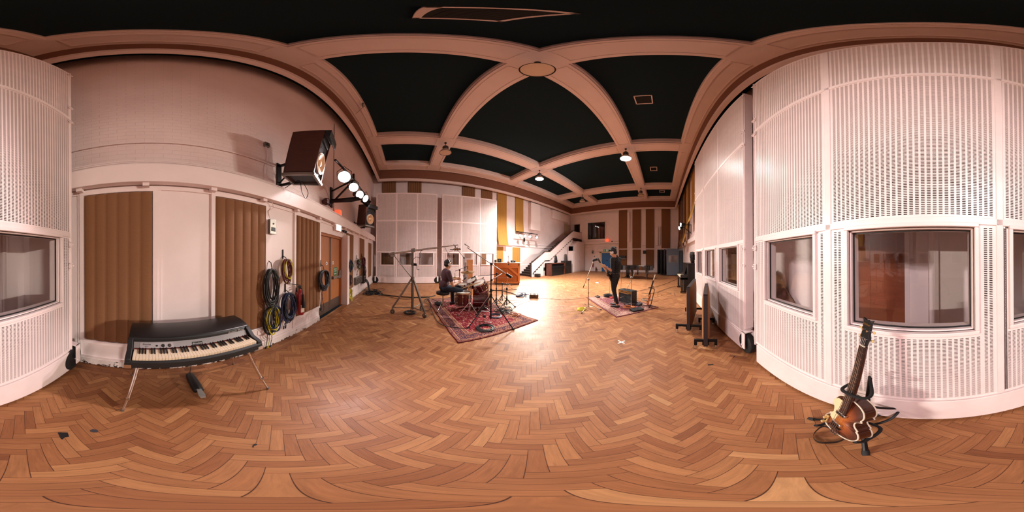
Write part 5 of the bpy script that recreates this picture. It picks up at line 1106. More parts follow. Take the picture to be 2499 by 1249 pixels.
for i in range(8): b = MB(); x = -w+.07+i*(2*w-.14)/7; b.cyl((x,.004,.385),(x,-.014,.388),.013,.011,n=14); b.build('knob', BLACKP, T)
b = MB(); b.tube(smooth_path([(-.1,.1,.445),(-.09,.1,.47),(.09,.1,.47),(.1,.1,.445)]), .009, 8); b.build('handle', BLACKP, T)
mic('small silver microphone hanging in front of the amplifier grille', (A_+B_)/2+V((-.11,-.09,.22)), (.3,.35,.02), .09, .014, SILV)
b = MB(); b.tube(smooth_path([(A_+B_)/2+V((-.05,-.02,.47)), (A_+B_)/2+V((-.1,-.08,.4)), (A_+B_)/2+V((-.12,-.1,.24)), (A_+B_)/2+V((-.09,-.12,.12)), (A_+B_)/2+V((-.05,-.08,.3))]), .005, 6); tag(b.build('hanging_cable', BCAB), 'cable draped over the amplifier front', 'cable')
AS = onz(1541,747,0.012); at_ = onp(1543,678,AS,(AS.x,AS.y)); 
mic_stand('thin microphone stand standing in front of the amplifier with a slanted boom', AS, at_.z, spread=.22, boom=(onp(1529,707,AS,(AS.x,AS.y)), onp(1550,663,AS,(AS.x,AS.y)), GREYM), m=GREYM, legh=.10, r=.008, weight=False)
# second guitar on a stand
gb, gh = onz(1579,744,.06), None; gh = onp(1600,671,gb+V((.02,.06,0)),(gb.x,gb.y)); gax = (gh-gb).normalized(); gf = V((-.95,-.1,.25)); gf = (gf-gax*gf.dot(gax)).normalized(); gx = gax.cross(gf)
T = thing('electric_guitar', 'orange electric guitar seen edge on in a black stand by the amplifier', 'guitar', gb); T.rotation_euler = M4((gx, -gf, gax)).transposed().to_euler(); L = (gh-gb).length
b = MB(); o_ = smooth_path([V(p) for p in ((0,0,0),(.12,.02,0),(.165,.10,0),(.13,.18,0),(.12,.25,0),(.15,.32,0),(.13,.38,0),(.06,.36,0),(0,.37,0),(-.06,.36,0),(-.13,.38,0),(-.15,.32,0),(-.12,.25,0),(-.13,.18,0),(-.165,.10,0),(-.12,.02,0))], 3, True); b.prism([(p.x,p.y*.95) for p in o_], -.022, .022, ex=(1,0,0), ey=(0,0,1), ez=(0,1,0)); b.build('body', mat('orange_lacquer', '#a8561f', .2, coat=.5), T, bevel=.004)
b = MB(); b.prism([(-.026,.3),(.026,.3),(.021,L-.17),(-.021,L-.17)], -.0, .045, ex=(1,0,0), ey=(0,0,1), ez=(0,-1,0)); nk = b.build('neck', FRETB, T, bevel=.004)
b = MB(); b.prism([(-.021,L-.17),(.021,L-.17),(.04,L-.13),(.035,L),(-.02,L+.01),(-.045,L-.12)], .01, .025, ex=(1,0,0), ey=(0,0,1), ez=(0,-1,0)); b.build('headstock', mat('pale_headstock', '#cdbfae', .35), T, bevel=.003)
b = MB(); b.bx(-.04,.04,-.034,-.022,.08,.12); b.build('bridge', BLACKP, T)
for z in (.18,.25): b = MB(); b.bx(-.04,.04,-.03,-.022,z,z+.03); b.build('pickup', BLACKP, T)
GS = onz(1588,747,.012); gt = onp(1597,707,GS,(GS.x,GS.y))
S = thing('guitar_stand', 'black hoop guitar stand holding the orange electric guitar', 'guitar stand', GS); lt = onp(1586,702,GS,(GS.x,GS.y))
b = MB(); b.tube(smooth_path([GS+V((0,0,.02)), GS.lerp(gt,.6), gt, gt+V((-.02,0,.03)), lt+V((.03,0,.01)), lt+V((-.04,0,-.0))]), .011, 8); b.build('post', BLACKM, S, world=True)
for p in (onz(1569,745,.015), onz(1583,752,.015), onz(1600,748,.015)): b = MB(); b.cyl(GS+V((0,0,.03)), p, .010, n=8); b.build('leg', BLACKM, S, world=True)
b = MB(); b.torus(gb.lerp(gh,.62)+V((.01,.0,0)), .045, .008, gax, 18, 6); b.build('neck_yoke', BLACKP, S, world=True)
# pedals and clutter on the pale rug
def pedal(px, label, w, d, h, m, rz=R(-35), knobs=2):
    T = thing('effects_pedal', label, 'effects pedal', onz(*px, .010), rz); b = MB(); b.prism([(-d/2,0),(d/2,0),(d/2,h),(-d/2,h*.65)], -w/2, w/2, ex=(0,1,0), ey=(0,0,1), ez=(1,0,0)); b.build('case', m, T, bevel=.004)
    for i in range(knobs): b = MB(); x = (i-(knobs-1)/2)*w*.4; b.cyl((x,d*.25,h*.8),(x,d*.25,h+.018),.010,n=10); b.build('knob', GREYM, T)
    b = MB(); b.cyl((0,-d*.25,h*.7),(0,-d*.25,h*.8+.01),.012,n=12); b.build('footswitch', CHROME, T)
pedal((1556,744), 'grey metal box pedal beside the orange electric guitar', .26, .16, .08, mat('pedal_grey', '#4a4a4e', .5, .3))
pedal((1554,757), 'large black pedal at the front edge of the pale rug', .34, .2, .06, VINYL, R(40))
pedal((1563,753), 'small pink effects pedal on the pale rug beside the large black pedal', .14, .12, .05, mat('pedal_pink', '#8a5a58', .5))
pedal((1492,727), 'bright red effects pedal behind the guitarist legs', .14, .1, .05, mat('pedal_red', '#a8342c', .4))
pedal((1458,725), 'small dark pedal on the far edge of the pale rug', .2, .12, .05, mat('pedal_dark', '#3a2c28', .5))
coil('orange cable coil on the pale rug behind the guitarist shoe', onz(1535,750,.012), .14, mat('orange_cable', '#b3662c', .5), 7, .008, squash=.7, seed=9)
coil('black cable heap on the far edge of the pale rug behind the guitarist', onz(1484,723,.012), .16, BCAB, 10, .009, seed=10, h=.05)
coil('loose pale cable loops on the floor beside the orange guitar', onz(1580,731,0), .18, mat('grey_cable', '#7d746c', .5), 5, .006, seed=13)
floor_cable('black cable running from the amplifier across the floor to the dark upright piano', [(1553,711),(1575,706),(1600,700),(1630,690),(1657,678)], r=.008)
floor_cable('second black cable curving from the orange guitar to the dark upright piano', [(1566,715),(1590,716),(1607,712),(1622,706),(1645,699),(1660,696)], r=.007)
for k, px in enumerate(([(1489,668),(1488,700),(1487,725)], [(1519,660),(1516,690),(1515,712)])): 
    b = MB(); P = [ond(px[0][0],px[0][1],4.8), ond(px[1][0],px[1][1],5.0), onz(px[2][0],px[2][1],.02)]; b.tube(smooth_path(P), .004, 6); tag(b.build('hanging_cable', BCAB), ('thin cable hanging from the guitar to the rug', 'thin cable hanging from the guitarist headphones')[k], 'cable')
# =====================================================================  SMALL BAFFLES ON CASTORS
BAF = mat('brown_baffle_cloth', '#8a5c33', .9, bump=.2, bscale=120)
def baffle(label, p0, p1, z0, z1, reach):
    p0, p1 = V(p0), V(p1); d = (p1-p0); L = d.length; T = thing('small_baffle', label, 'baffle', ((p0.x+p1.x)/2, (p0.y+p1.y)/2, 0), atan2(d.y, d.x), 'small brown baffles on castors'); t = .05
    b = MB(); t = .032; b.bx(-L/2,-L/2+.02,-t,t,z0,z1); b.bx(L/2-.02,L/2,-t,t,z0,z1); b.bx(-L/2,L/2,-t,t,z1-.02,z1); b.bx(-L/2,L/2,-t,t,z0,z0+.02); b.build('frame', mat('dark_frame_wood', '#2a2224', .5), T, bevel=.003)
    for s in (-1, 1):
        b = MB(); n = 16; P = []
        for j in range(n+1):
            for i in range(n+1):
                u, v = i/n*2-1, j/n*2-1; P.append((u*(L/2-.004), s*(t-.004+.034*(1-u**8)*(1-v**8)), (z0+z1)/2+v*((z1-z0)/2-.006)))
        b.add(P, [[j*(n+1)+i, j*(n+1)+i+1, (j+1)*(n+1)+i+1, (j+1)*(n+1)+i] for j in range(n) for i in range(n)]); b.build('padding', BAF, T, sharp=80)
    for x in (-L/2+.03, L/2-.03):
        b = MB()
        for s in (-1, 1): b.bx(x-.02,x+.02,0,s*reach,.14,.185); b.bx(x-.02,x+.02,s*reach,s*(reach-.045),.075,.14)
        b.bx(x-.02,x+.02,-.05,.05,.08,.19); ft_ = b.build('foot_bar', BLACKM, T, bevel=.004)
        for s in (-1, 1):
            b = MB(); b.cyl((x,s*(reach-.02),.06),(x,s*(reach-.02),.08),.02,n=12); b.cyl((x-.012,s*(reach-.02)+.012,.028),(x+.012,s*(reach-.02)+.012,.028),.028,n=18); b.build('caster', CHROME, T)
baffle('brown padded baffle on castors standing farther from the camera by the big screen', (.49,2.93,0), (.84,4.05,0), .06, .95, .24)
baffle('brown padded baffle on castors standing nearer the big screen wheel', (.63,2.27,0), (.93,3.27,0), .06, .95, .17)
# =====================================================================  FAR END: NORTH AND WEST WALLS
tn = 60
def trim(b, m=WALLW, label=None, **k):
    global tn
    o = struct('trim_%d' % tn, b, m, label, **k); tn += 1; return o
GC = 'brown hangings on the far wall'
for k, (x0, x1, z0, s) in enumerate(((-4.27,-3.42,2.38,'tall brown hanging on the far wall next to the control room window'), (-2.88,-2.02,2.38,'tall brown hanging on the far wall above the grand piano keyboard end'), (-1.54,-.70,2.38,'tall brown hanging on the far wall above the grand piano tail'), (.01,.87,2.38,'tall brown hanging on the far wall above the grey booth'))):
    hang('wall_hanging', s, QUILT, x0, x1, z0, 6.5, 'C', 8, .01, 0, GC, .06)
for x0, x1, s in ((-4.27,-3.42,'lower brown panel on the far wall beside the blue door'), (-2.88,-2.02,'lower brown panel on the far wall behind the grand piano keyboard end'), (-1.54,-.70,'lower brown panel on the far wall behind the grand piano tail')):
    hang('quilted_panel', s, QUILT, x0, x1, .4, 2.27, 'C', 8, .015, 0, 'lower panels on the far wall', .01)
    frame_bay('trim_%d' % tn, x0, x1, .4, 2.27, 'C', .06, .03); tn += 1
b = MB(); b.bx(-4.25,XD,YC-.06,YC,2.45,2.6); b.bx(-4.25,XD,YC-.03,YC,.2,.32); trim(b)
b = MB(); b.bx(-8.55,-4.24,YC-.22,YC,2.9,3.08); b.bx(-8.3,-4.24,YC-.12,YC,2.78,2.86); b.bx(-4.34,-4.26,YC-.16,YC,0,6.3); b.bx(-8.8,-4.3,YC-.05,YC,6.12,6.3); trim(b, WALLW, 'white ledge and trunking on the far wall', bevel=.01)
b = MB(); b.bx(XB,-6.4,YC-.03,YC,.18,.28); b.bx(-8.2,-6.6,YC-.02,YC,.28,.32); b.bx(-6.72,-6.66,YC-.02,YC,.3,2.75); b.bx(-8.25,-8.19,YC-.02,YC,.3,2.75); trim(b)
b = MB()
for x, z0, z1 in ((-3.26,3.03,6.1), (-.45,2.62,4.5)): b.bx(x-.13,x+.13,YC-.18,YC-.02,z0,z1)
trim(b, WALLW, 'white boxed pipes between the brown hangings', bevel=.02)
b = MB(); b.tube([(-.15,YC-.08,4.55),(-.15,YC-.08,2.7),(-.25,YC-.08,2.62)],.05,8); tag(b.build('wall_pipe', WALLW), 'white painted vertical pipe on the far wall between the hangings', 'pipe'); b = MB(); b.tube([(-1.9,YC-.06,2.62),(-1.62,YC-.06,2.64)],.035,8); tag(b.build('pipe_stub', WALLW), 'short white horizontal pipe stub on the far wall above the dark control box', 'pipe')
# control room window
b = MB(); b.bx(-7.86,-5.72,YC-.1,YC+.02,5.27,5.34); b.bx(-7.86,-5.72,YC-.14,YC+.02,3.30,3.43); b.bx(-7.86,-7.78,YC-.1,YC+.02,3.43,5.27); b.bx(-5.78,-5.72,YC-.1,YC+.02,3.43,5.27); o = struct('window_1', b, WALLW, 'control room window high in the far wall', bevel=.008)
b = MB(); b.bx(-7.78,-5.78,YC+.04,YC+.06,3.43,5.28); g = b.build('pane', GLASS, o)
b = MB(); b.bx(-7.78,-5.78,YC+.0,YC+.04,3.43,3.49); b.bx(-7.78,-5.78,YC+.0,YC+.04,5.22,5.28); b.bx(-7.78,-7.70,YC+.0,YC+.04,3.43,5.28); b.bx(-5.84,-5.78,YC+.0,YC+.04,3.43,5.28); b.build('dark_sash', BLACKP, o)
b = MB(); b.bx(-8.4,-5.2,YC+2.4,YC+2.5,2.9,6); b.bx(-8.5,-8.4,YC+.2,YC+2.5,2.9,6); b.bx(-5.2,-5.1,YC+.2,YC+2.5,2.9,6); b.bx(-8.5,-5.1,YC+.2,YC+2.5,5.9,6); b.bx(-8.5,-5.1,YC+.2,YC+2.5,2.9,3.0); struct('wall_control_room', b, mat('dark_room', '#3b2a2a', .9))
o = quilt(MB(), 1.3, 1.9, 9, .06, 0, 6).build('curtain', mat('red_brown_curtain', '#6e3a36', .95), sharp=70); o.location = (-7.1, YC+1.2, 3.1); tag(o, 'reddish curtain inside the control room behind its window', 'curtain')
for k, (x, z, lab) in enumerate(((-7.25,5.05,'first'), (-7.08,4.97,'second'), (-6.92,4.92,'third'))):
    b = MB(); b.ell((x,YC+.9,z), .03); o = b.build('small_lamp', mat('small_bulb', '#fff0e0', .4, emit='#fff0e0', estr=12)); tag(o, '%s small lamp glowing in the control room window, counted from the stairs' % lab, 'lamp', 'small lamps in the control room')
red_lamp((-5.52, YC-.02, 3.12), 0, 'glowing orange red box lamp under the control room window', 1.6)
b = MB(); b.cyl((-5.0,YC-.12,3.12),(-5.0,YC-.05,3.12),.07,n=14); tag(b.build('wall_camera', BLACKP), 'small black device on the far ledge beside the red lamp', 'device')
# blue door and exit sign
o = thing('door_2', 'blue door in a cream frame on the far wall behind the guitarist', 'door', (-6.14, YC, 0)); o['kind'] = 'structure'
b = MB(); b.bx(0,1.22,-.05,0,.01,1.93); b.build('door_leaf', mat('blue_door_paint', '#0e62a0', .4), o, bevel=.004)
b = MB(); b.bx(-.22,0,-.09,0,0,2.05); b.bx(1.22,1.4,-.09,0,0,2.05); b.bx(-.22,1.4,-.09,0,1.95,2.1); b.build('door_frame', mat('cream_door_frame', '#dccdb4', .5), o, bevel=.004)
b = MB(); b.bx(.5,.68,-.054,-.05,1.1,1.2); b.build('door_plate', BLACKP, o)
b = MB(); b.bx(-6.58,-5.0,YC-.2,YC,2.1,2.42); trim(b, WALLW, None, bevel=.01)
T = thing('exit_sign', 'green and white running man exit sign over the blue door', 'sign', (-5.6, YC-.2, 2.07)); b = MB(); b.bx(-.27,.27,-.06,0,0,.24); b.build('case', mat('exit_sign_green', '#2f8a62', .5, emit='#2f9a6a', estr=.06), T)
SWH = mat('exit_sign_white', '#e8f4ec', .5, emit='#ffffff', estr=.08); b = MB(); b.bx(.02,.20,-.064,-.06,.03,.21); b.build('panel', SWH, T)
b = MB(); b.cyl((-.13,-.066,.185),(-.13,-.06,.185),.02,n=10); b.bar((-.13,-.063,.16),(-.15,-.063,.1),.03,.004,(0,1,0)); b.bar((-.15,-.063,.1),(-.2,-.063,.06),.02,.004,(0,1,0)); b.bar((-.15,-.063,.1),(-.1,-.063,.05),.02,.004,(0,1,0)); b.bar((-.13,-.063,.15),(-.08,-.063,.12),.014,.004,(0,1,0)); b.build('running_man', SWH, T)
b = MB(); b.bx(.06,.12,-.068,-.064,.1,.14); b.add([(.12,-.068,.07),(.18,-.068,.12),(.12,-.068,.17)], [[0,1,2]]); b.build('arrow', mat('exit_sign_green', '#2f8a62'), T)
extinguisher((-7.15,YC-.14,.42), 'red fire extinguisher standing left of the blue door, nearer the stairs', R(-90), s=1, group=None)
extinguisher((-6.72,YC-.25,.0), 'red fire extinguisher leaning on the far wall right beside the blue door frame', R(-90), (R(-8),R(14),R(-90)))
for x in (-7.15,): b = MB(); b.bx(x-.1,x+.1,YC-.1,YC,.3,.42); tag(b.build('extinguisher_shelf', WALLW), 'white wall shelf under the far fire extinguisher', 'shelf')
socket_box((-7.2,YC-.01,2.05), .18, .34, 'grey switch box hanging on conduit left of the blue door', GREYM, .08, 0)
socket_box((-1.66,YC-.03,2.0), .3, .34, 'dark wall control box between the hangings behind the grand piano', BLACKP, .08, 0)
T = thing('notice', 'small white notice with blue mark on the far wall by the switch box', 'sign', (-7.0,YC-.01,1.5)); b = MB(); b.bx(-.08,.08,-.006,0,-.14,.14); b.build('sheet', WHITE, T); b = MB(); b.bx(-.07,.07,-.008,-.006,.06,.13); b.build('heading', mat('notice_blue', '#23406a', .5), T)
b = MB(); b.tube([(-8.3,YC-.03,2.5),(-7.2,YC-.03,2.52),(-7.2,YC-.03,2.22)],.018,6); b.tube([(-8.3,YC-.03,2.62),(-5.0,YC-.03,2.66)],.016,6); b.tube([(-5.75,YC-.03,3.0),(-5.75,YC-.03,2.4)],.01,6); tag(b.build('conduit', WALLW), 'white painted conduits across the far wall above the blue door', 'conduit')
T = thing('wall_shelf', 'small dark shelf unit on the far wall behind the guitarist back', 'shelf', (-3.85,YC-.02,1.35)); b = MB(); b.bx(-.42,.38,-.25,0,-.03,.0); b.build('shelf_board', WHITE, T); b = MB(); b.bx(-.36,.3,-.22,-.02,.0,.3); b.cyl((.12,-.24,.22),(.12,-.22,.22),.1,n=16); b.build('recorder', BLACKP, T)
# landing doorway
b = MB(); b.bx(-9.70,-9.62,YC-.05,YC-.001,3.2,5.28); b.bx(-8.78,-8.70,YC-.05,YC-.001,3.2,5.28); b.bx(-9.70,-8.70,YC-.05,YC-.001,5.28,5.35); trim(b, WALLW)
b = MB(); b.bx(-9.8,-8.6,YC+1.4,YC+1.5,3.1,5.6); b.bx(-9.9,-9.8,YC+.2,YC+1.5,3.1,5.6); b.bx(-8.6,-8.5,YC+.2,YC+1.5,3.1,5.6); b.bx(-9.9,-8.5,YC+.2,YC+1.5,5.5,5.6); b.bx(-9.9,-8.5,YC,YC+1.5,3.1,3.2); struct('wall_lobby', b, mat('brown_lobby', '#6a5348', .8))
o = thing('door_3', 'brown door seen in the dark doorway at the top of the stairs', 'door', (-9.35,YC+1.39,3.2)); o['kind'] = 'structure'; b = MB(); b.bx(0,.7,-.05,0,0,2.0); lf = b.build('door_leaf', mat('dark_brown_door', '#4a2e24', .5), o); b = MB(); b.bx(.25,.45,-.056,-.05,1.1,1.7); b.build('vision_panel', mat('dim_pane','#8a8078',.3), lf)
# ---- stairs along the west wall
SX0, SX1 = XB, -8.6; CARP = mat('dark_stair_carpet', '#2c1d19', .95); STW = WALLW
T = thing('staircase', 'white panelled staircase with dark treads rising along the left side wall', 'staircase', (-9.3, 11.0, 0))
steps = []; y = 8.45; z = 0.0
for k in range(7): z += 1.14/7; steps.append((y, y+.22, z)); y += .22
steps.append((y, y+.55, z)); y += .55; n2 = 12; rise = (3.2-z)/n2; run = (14.15-y)/n2
for k in range(n2): z += rise; steps.append((y, y+run, z)); y += run
b = MB()
for (a, c, zz) in steps: b.bx(SX0, SX1-.06, a-.02, c, zz-.04, zz); 
for i, (a, c, zz) in enumerate(steps): zp = steps[i-1][2] if i else 0; b.bx(SX0, SX1-.06, a, a+.02, zp, zz)
b.build('treads', CARP, T, world=True)
b = MB()                                           # stepped outer string wall
for (a, c, zz) in steps: b.bx(SX1-.06, SX1, a, c+.001, 0, zz-.0)
b.build('string_wall', STW, T, world=True)
b = MB(); rail_pts = [(8.36,1.04),(9.83,1.90),(10.48,1.92),(14.17,4.16),(YC-.02,4.2)]; bot_pts = [(8.36,.02),(8.50,.02),(8.50,.30),(9.86,1.22),(10.46,1.24),(14.2,3.45),(YC-.02,3.48)]
b.prism(bot_pts+rail_pts[::-1], SX1-.02, SX1+.05, ex=(0,1,0), ey=(0,0,1), ez=(1,0,0)); b.build('balustrade_panel', WHITE, T, world=True, bevel=.004)
b = MB()
for p, q in zip(rail_pts[:-1], rail_pts[1:]): b.bar((SX1+.015,p[0],p[1]+.02), (SX1+.015,q[0],q[1]+.02), .11, .05)
b.bar((SX1+.015,8.34,1.04),(SX1+.015,8.34,.0),.1,.05,(0,1,0)); b.build('handrail', mat('dark_rail_wood', '#2a1712', .4), T, world=True)
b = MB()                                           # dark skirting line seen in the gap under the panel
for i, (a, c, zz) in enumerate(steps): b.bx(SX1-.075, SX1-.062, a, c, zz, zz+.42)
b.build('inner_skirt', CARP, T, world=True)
b = MB(); b.bx(SX0, SX1+.05, 14.15, YC, 3.1, 3.2); b.bx(SX1-.03, SX1+.05, 14.2, YC, 3.46, 3.5); b.bx(SX1, SX1+.05, 14.2, YC, 3.15, 3.2); b.build('landing', STW, T, world=True)
b = MB(); b.bx(SX1+.0, SX1+.04, 14.2, 14.98, 3.2, 3.46); b.bx(SX1+.0, SX1+.04, 15.06, YC, 3.2, 3.46); b.build('landing_band', CARP, T, world=True)
b = MB()
b.bx(SX1, SX1+.02, 9.75, 10.45, .42, .66); b.build('vent_frame', GREYM, T, world=True)
b = MB()
for k in range(5): b.bx(SX1+.02, SX1+.026, 9.78, 10.42, .45+k*.042, .47+k*.042)
b.build('vent_slats', BLACKP, T, world=True)
# cupboard tower under the landing
T = thing('cupboard', 'white panelled cupboard with double doors under the stair landing', 'cupboard', (-8.35, 14.8, 0))
b = MB(); b.bx(-8.60,-8.10,13.44,YC-.25,0,2.1); b.bx(-8.60,-8.10,13.44,13.5,2.1,2.55); b.prism([(13.44,2.1),(13.44,2.55),(14.3,3.1),(YC-.25,3.1),(YC-.25,2.1)], -8.60, -8.10, ex=(0,1,0), ey=(0,0,1), ez=(1,0,0)); b.build('body', STW, T, world=True, bevel=.006)
for y0, y1 in ((13.62,14.6),(14.64,15.62)): b = MB(); b.bx(-8.10,-8.07,y0,y1,.12,2.04); dr = b.build('cupboard_door', WHITE, T, world=True, bevel=.006); b = MB(); b.ell((-8.05, 14.52 if y0 < 14 else 14.72, 1.05), .025); b.build('knob', STEEL, T, world=True)
b = MB(); b.bx(-9.8,-8.6,13.2,13.26,0,2.35); trim(b, STW)
# organ console and boxes by the stairs
T = thing('organ', 'dark brown organ console with black keyboards beneath the stairs', 'organ', (-8.15, 10.9, 0), 0)
b = MB(); b.bx(-8.45,-7.85,9.75,9.9,0,1.0); b.bx(-8.45,-7.85,11.6,11.75,0,1.0); b.bx(-8.45,-8.3,9.75,11.75,0,1.0); b.bx(-8.45,-7.85,9.75,11.75,.95,1.0); b.build('case', mat('organ_walnut', '#5a2f22', .45, noise=.2, nscale=4), T, world=True, bevel=.008)
b = MB(); b.prism([(-8.3,.62),(-7.8,.62),(-7.8,.7),(-8.05,.95),(-8.3,.97)], 9.9, 11.6, ex=(1,0,0), ey=(0,0,1), ez=(0,1,0)); b.build('keyboard_cover', LIDM, T, world=True); b = MB(); b.bx(-8.2,-7.9,9.92,11.58,.0,.6); b.build('knee_panel', BLACKP, T, world=True)
T = thing('tone_cabinet', 'dark cabinet standing past the organ against the stair wall', 'cabinet', (-8.3,12.6,0)); b = MB(); b.bx(-8.55,-8.05,12.1,13.1,0,1.15); b.build('case', mat('dark_cabinet', '#2a211f', .5), T, world=True, bevel=.01); b = MB()
for k in range(4): b.bx(-8.05,-8.04,12.2,13.0,.75+k*.08,.79+k*.08)
b.build('louvres', BLACKP, T, world=True)
b = MB(); b.ell((-8.5,11.25,1.32), .07,.17,.32); b.ell((-8.5,11.25,1.16), .08,.22,.18); tag(b.build('instrument_case', BLACKP), 'dark rounded instrument case standing on the organ against the stair wall', 'case')
T = thing('black_case', 'small black box on the floor at the foot of the stairs', 'box', (-8.5,8.75,0)); b = MB(); b.bx(-8.5,-8.15,8.62,8.92,0,.24); b.build('shell', BLACKP, T, world=True, bevel=.01); b = MB(); b.bx(-8.15,-8.14,8.7,8.84,.14,.17); b.build('handle', GREYM, T, world=True)
b = MB(); b.prism([(0,0),(.3,0),(.26,.4),(.18,.62),(.1,.62),(.04,.4)], -8.5,-8.36, o=(0,12.55,1.15), ex=(0,1,0), ey=(0,0,1), ez=(1,0,0)); tag(b.build('upright_case', mat('case_grey','#4a4240',.6)), 'dark tapered case standing on the cabinet past the organ', 'case')
# ---- west wall hangings, boxes, trunking
GB = 'hangings high on the left side wall'
for y0, y1, z0, m, cu, s in ((-1.45,-.6,2.6,QUILT,0,'brown hanging high above the first screen by the room corner'), (.15,.96,2.6,QUILT,0,'brown hanging high above the first screen, away from the corner'), (3.6,4.5,2.6,QUILT,0,'brown hanging high above the second screen, first of three'), (5.0,5.85,2.6,QUILT,0,'brown hanging high above the second screen right edge'), (6.25,7.1,2.33,QUILTO,.28,'long ochre hanging curving out at its foot beside the second screen'), (7.94,8.76,3.45,QUILTO,.1,'shorter ochre hanging above the row of four floods')):
    hang('wall_hanging', s, m, y0, y1, z0, 6.5, 'B', 6, .02, cu, GB, .05)
for y0, y1, z0, m, s in ((6.15,6.83,.5,QUILTO,'lower ochre panel behind the orange upright piano, left'), (7.68,8.48,.5,QUILTO,'lower ochre panel behind the orange upright piano, right'), (-1.48,-.64,.4,QUILT,'brown wall panel seen through the corner screen first window'), (.02,.86,.4,QUILT,'brown wall panel seen through the corner screen middle window'), (3.0,3.7,.4,QUILT,'brown wall panel seen through the drum side screen first window'), (4.6,5.4,.4,QUILT,'brown wall panel seen through the drum side screen last windows')):
    hang('quilted_panel', s, m, y0, y1, z0, 2.24, 'B', 4, .02, 0, 'lower panels on the left side wall', .01); frame_bay('trim_%d' % tn, y0, y1, z0, 2.24, 'B', .05, .03); tn += 1
b = MB(); b.bx(XB,XB+.1,YA,9.0,2.36,2.58); trim(b, WALLW, None, bevel=.01)
b = MB(); b.bx(XB,XB+.04,8.9,14.0,2.55,2.62); b.bx(XB,XB+.04,8.9,12.6,2.30,2.34); trim(b)
b = MB(); b.bx(XB,XB+.35,9.35,10.5,3.78,6.2); o = b.build('duct_box', WALLW, bevel=.015); tag(o, 'tall white boxed duct on the left side wall over the stair foot', 'duct')
b = MB(); b.bx(XB,XB+.28,12.35,15.2,5.32,6.22); o = b.build('duct_box', WALLW, bevel=.015); tag(o, 'long white boxed duct high on the left side wall over the stairs', 'duct')
o = quilt(MB(), 1.2, 1.3, 7, .04).build('wall_hanging', mat('pale_quilt', '#b9a58c', .9), sharp=60); o.location = (XB+.03, 14.7, 3.9); o.rotation_euler = (0,0,pi/2); tag(o, 'pale ribbed panel on the left side wall by the landing', 'wall hanging')
# floods on the west wall
T = thing('light_bar', 'black bar with four floods bracketed to the left side wall over the orange piano', 'light bar', (XB, 8.8, 3.40)); b = MB(); b.cyl((.55,-1.15,0),(.55,1.15,0),.03,n=10); b.build('crossbar', BLACKM, T)
for yy in (-.5,.5): b = MB(); b.bar((0,yy,.1),(.55,yy,.02),.04,.05); b.build('arm', BLACKM, T)
T = thing('wall_bracket', 'small dark bracket on the bright wall below the four floods', 'bracket', (XB, 8.9, 2.75)); b = MB(); b.bx(0,.06,-.06,.06,0,.3); b.build('plate', BLACKM, T); b = MB(); b.bar((.03,0,.25),(.3,-.15,.1),.03,.03); b.build('arm', BLACKM, T)
# =====================================================================  ORANGE UPRIGHT PIANO (its planked side faces the camera)
PORA = mat('orange_pine', '#c06f35', .35, noise=.14, nscale=4, coat=.2); PSLT = mat('dark_pine_slats', '#a3561f', .4, noise=.16, nscale=4)
p0, p1 = V((-7.44,4.50,0)), V((-6.575,5.57,0)); ex = (p1-p0).normalized(); T = thing('upright_piano', 'orange wooden upright piano with diagonal slats beside the big screen', 'piano', (p0+p1)/2, atan2(ex.y, ex.x)); w = (p1-p0).length/2; Hh = 1.15
b = MB(); b.bx(-w,w,.06,.58,.06,Hh); b.build('case', PORA, T, bevel=.008)
b = MB(); b.bx(-w-.02,w+.02,-.01,.62,Hh,Hh+.035); b.build('top_lid', mat('overexposed_piano_top', '#d9cdbf', .3), T, bevel=.006)  # strong light on the lid is put into its pale colour
b = MB(); b.bx(-w,w,0,.06,Hh-.16,Hh); b.bx(-w,w,0,.06,.08,.17); b.bx(-w,-w+.11,0,.06,.08,Hh); b.bx(w-.11,w,0,.06,.08,Hh); b.bx(-w+.11,w-.11,0,.05,Hh-.24,Hh-.16); b.bar((-.02+.12,.02,Hh-.22),(w-.1,.02,Hh-.62),.10,.06,(0,1,0)); b.build('back_frame', PORA, T, bevel=.006)
b = MB(); zz0, zz1 = .17, Hh-.24; xa, xb_ = -w+.11, w-.11; s = .088; k = -int((zz1-zz0)/s)-1
while xa+k*s < xb_:
    # diagonal slat: from (x, zz0) up-right at 45 degrees, clipped to the panel
    x0 = xa+k*s*1.25; a = max(0, xa-x0); c = min(zz1-zz0, xb_-x0)
    if c-a > .03: b.bar((x0+a,.035,zz0+a),(x0+c,.035,zz0+c),.018,.0785,(-1,0,1))
    k += 1
b.build('diagonal_slats', PSLT, T, bevel=.007)
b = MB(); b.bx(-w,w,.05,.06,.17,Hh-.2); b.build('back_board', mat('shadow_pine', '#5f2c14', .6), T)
for x in (-w+.06, w-.06):
    for y_ in (.06,.52): b = MB(); b.cyl((x-.012,y_,.03),(x+.012,y_,.03),.03,n=14); b.bx(x-.02,x+.02,y_-.02,y_+.02,.04,.08); b.build('caster', BLACKM, T)
b = MB(); b.bx(-w+.05,w-.05,.58,.86,.58,.72); b.bx(-w+.05,-w+.1,.58,.84,.06,.58); b.bx(w-.1,w-.05,.58,.84,.06,.58); b.build('key_bed', PORA, T, bevel=.006)
def onpiano(x, y, z): return T.location+V((ex.x*x-ex.y*y, ex.y*x+ex.x*y, z))
TP = T
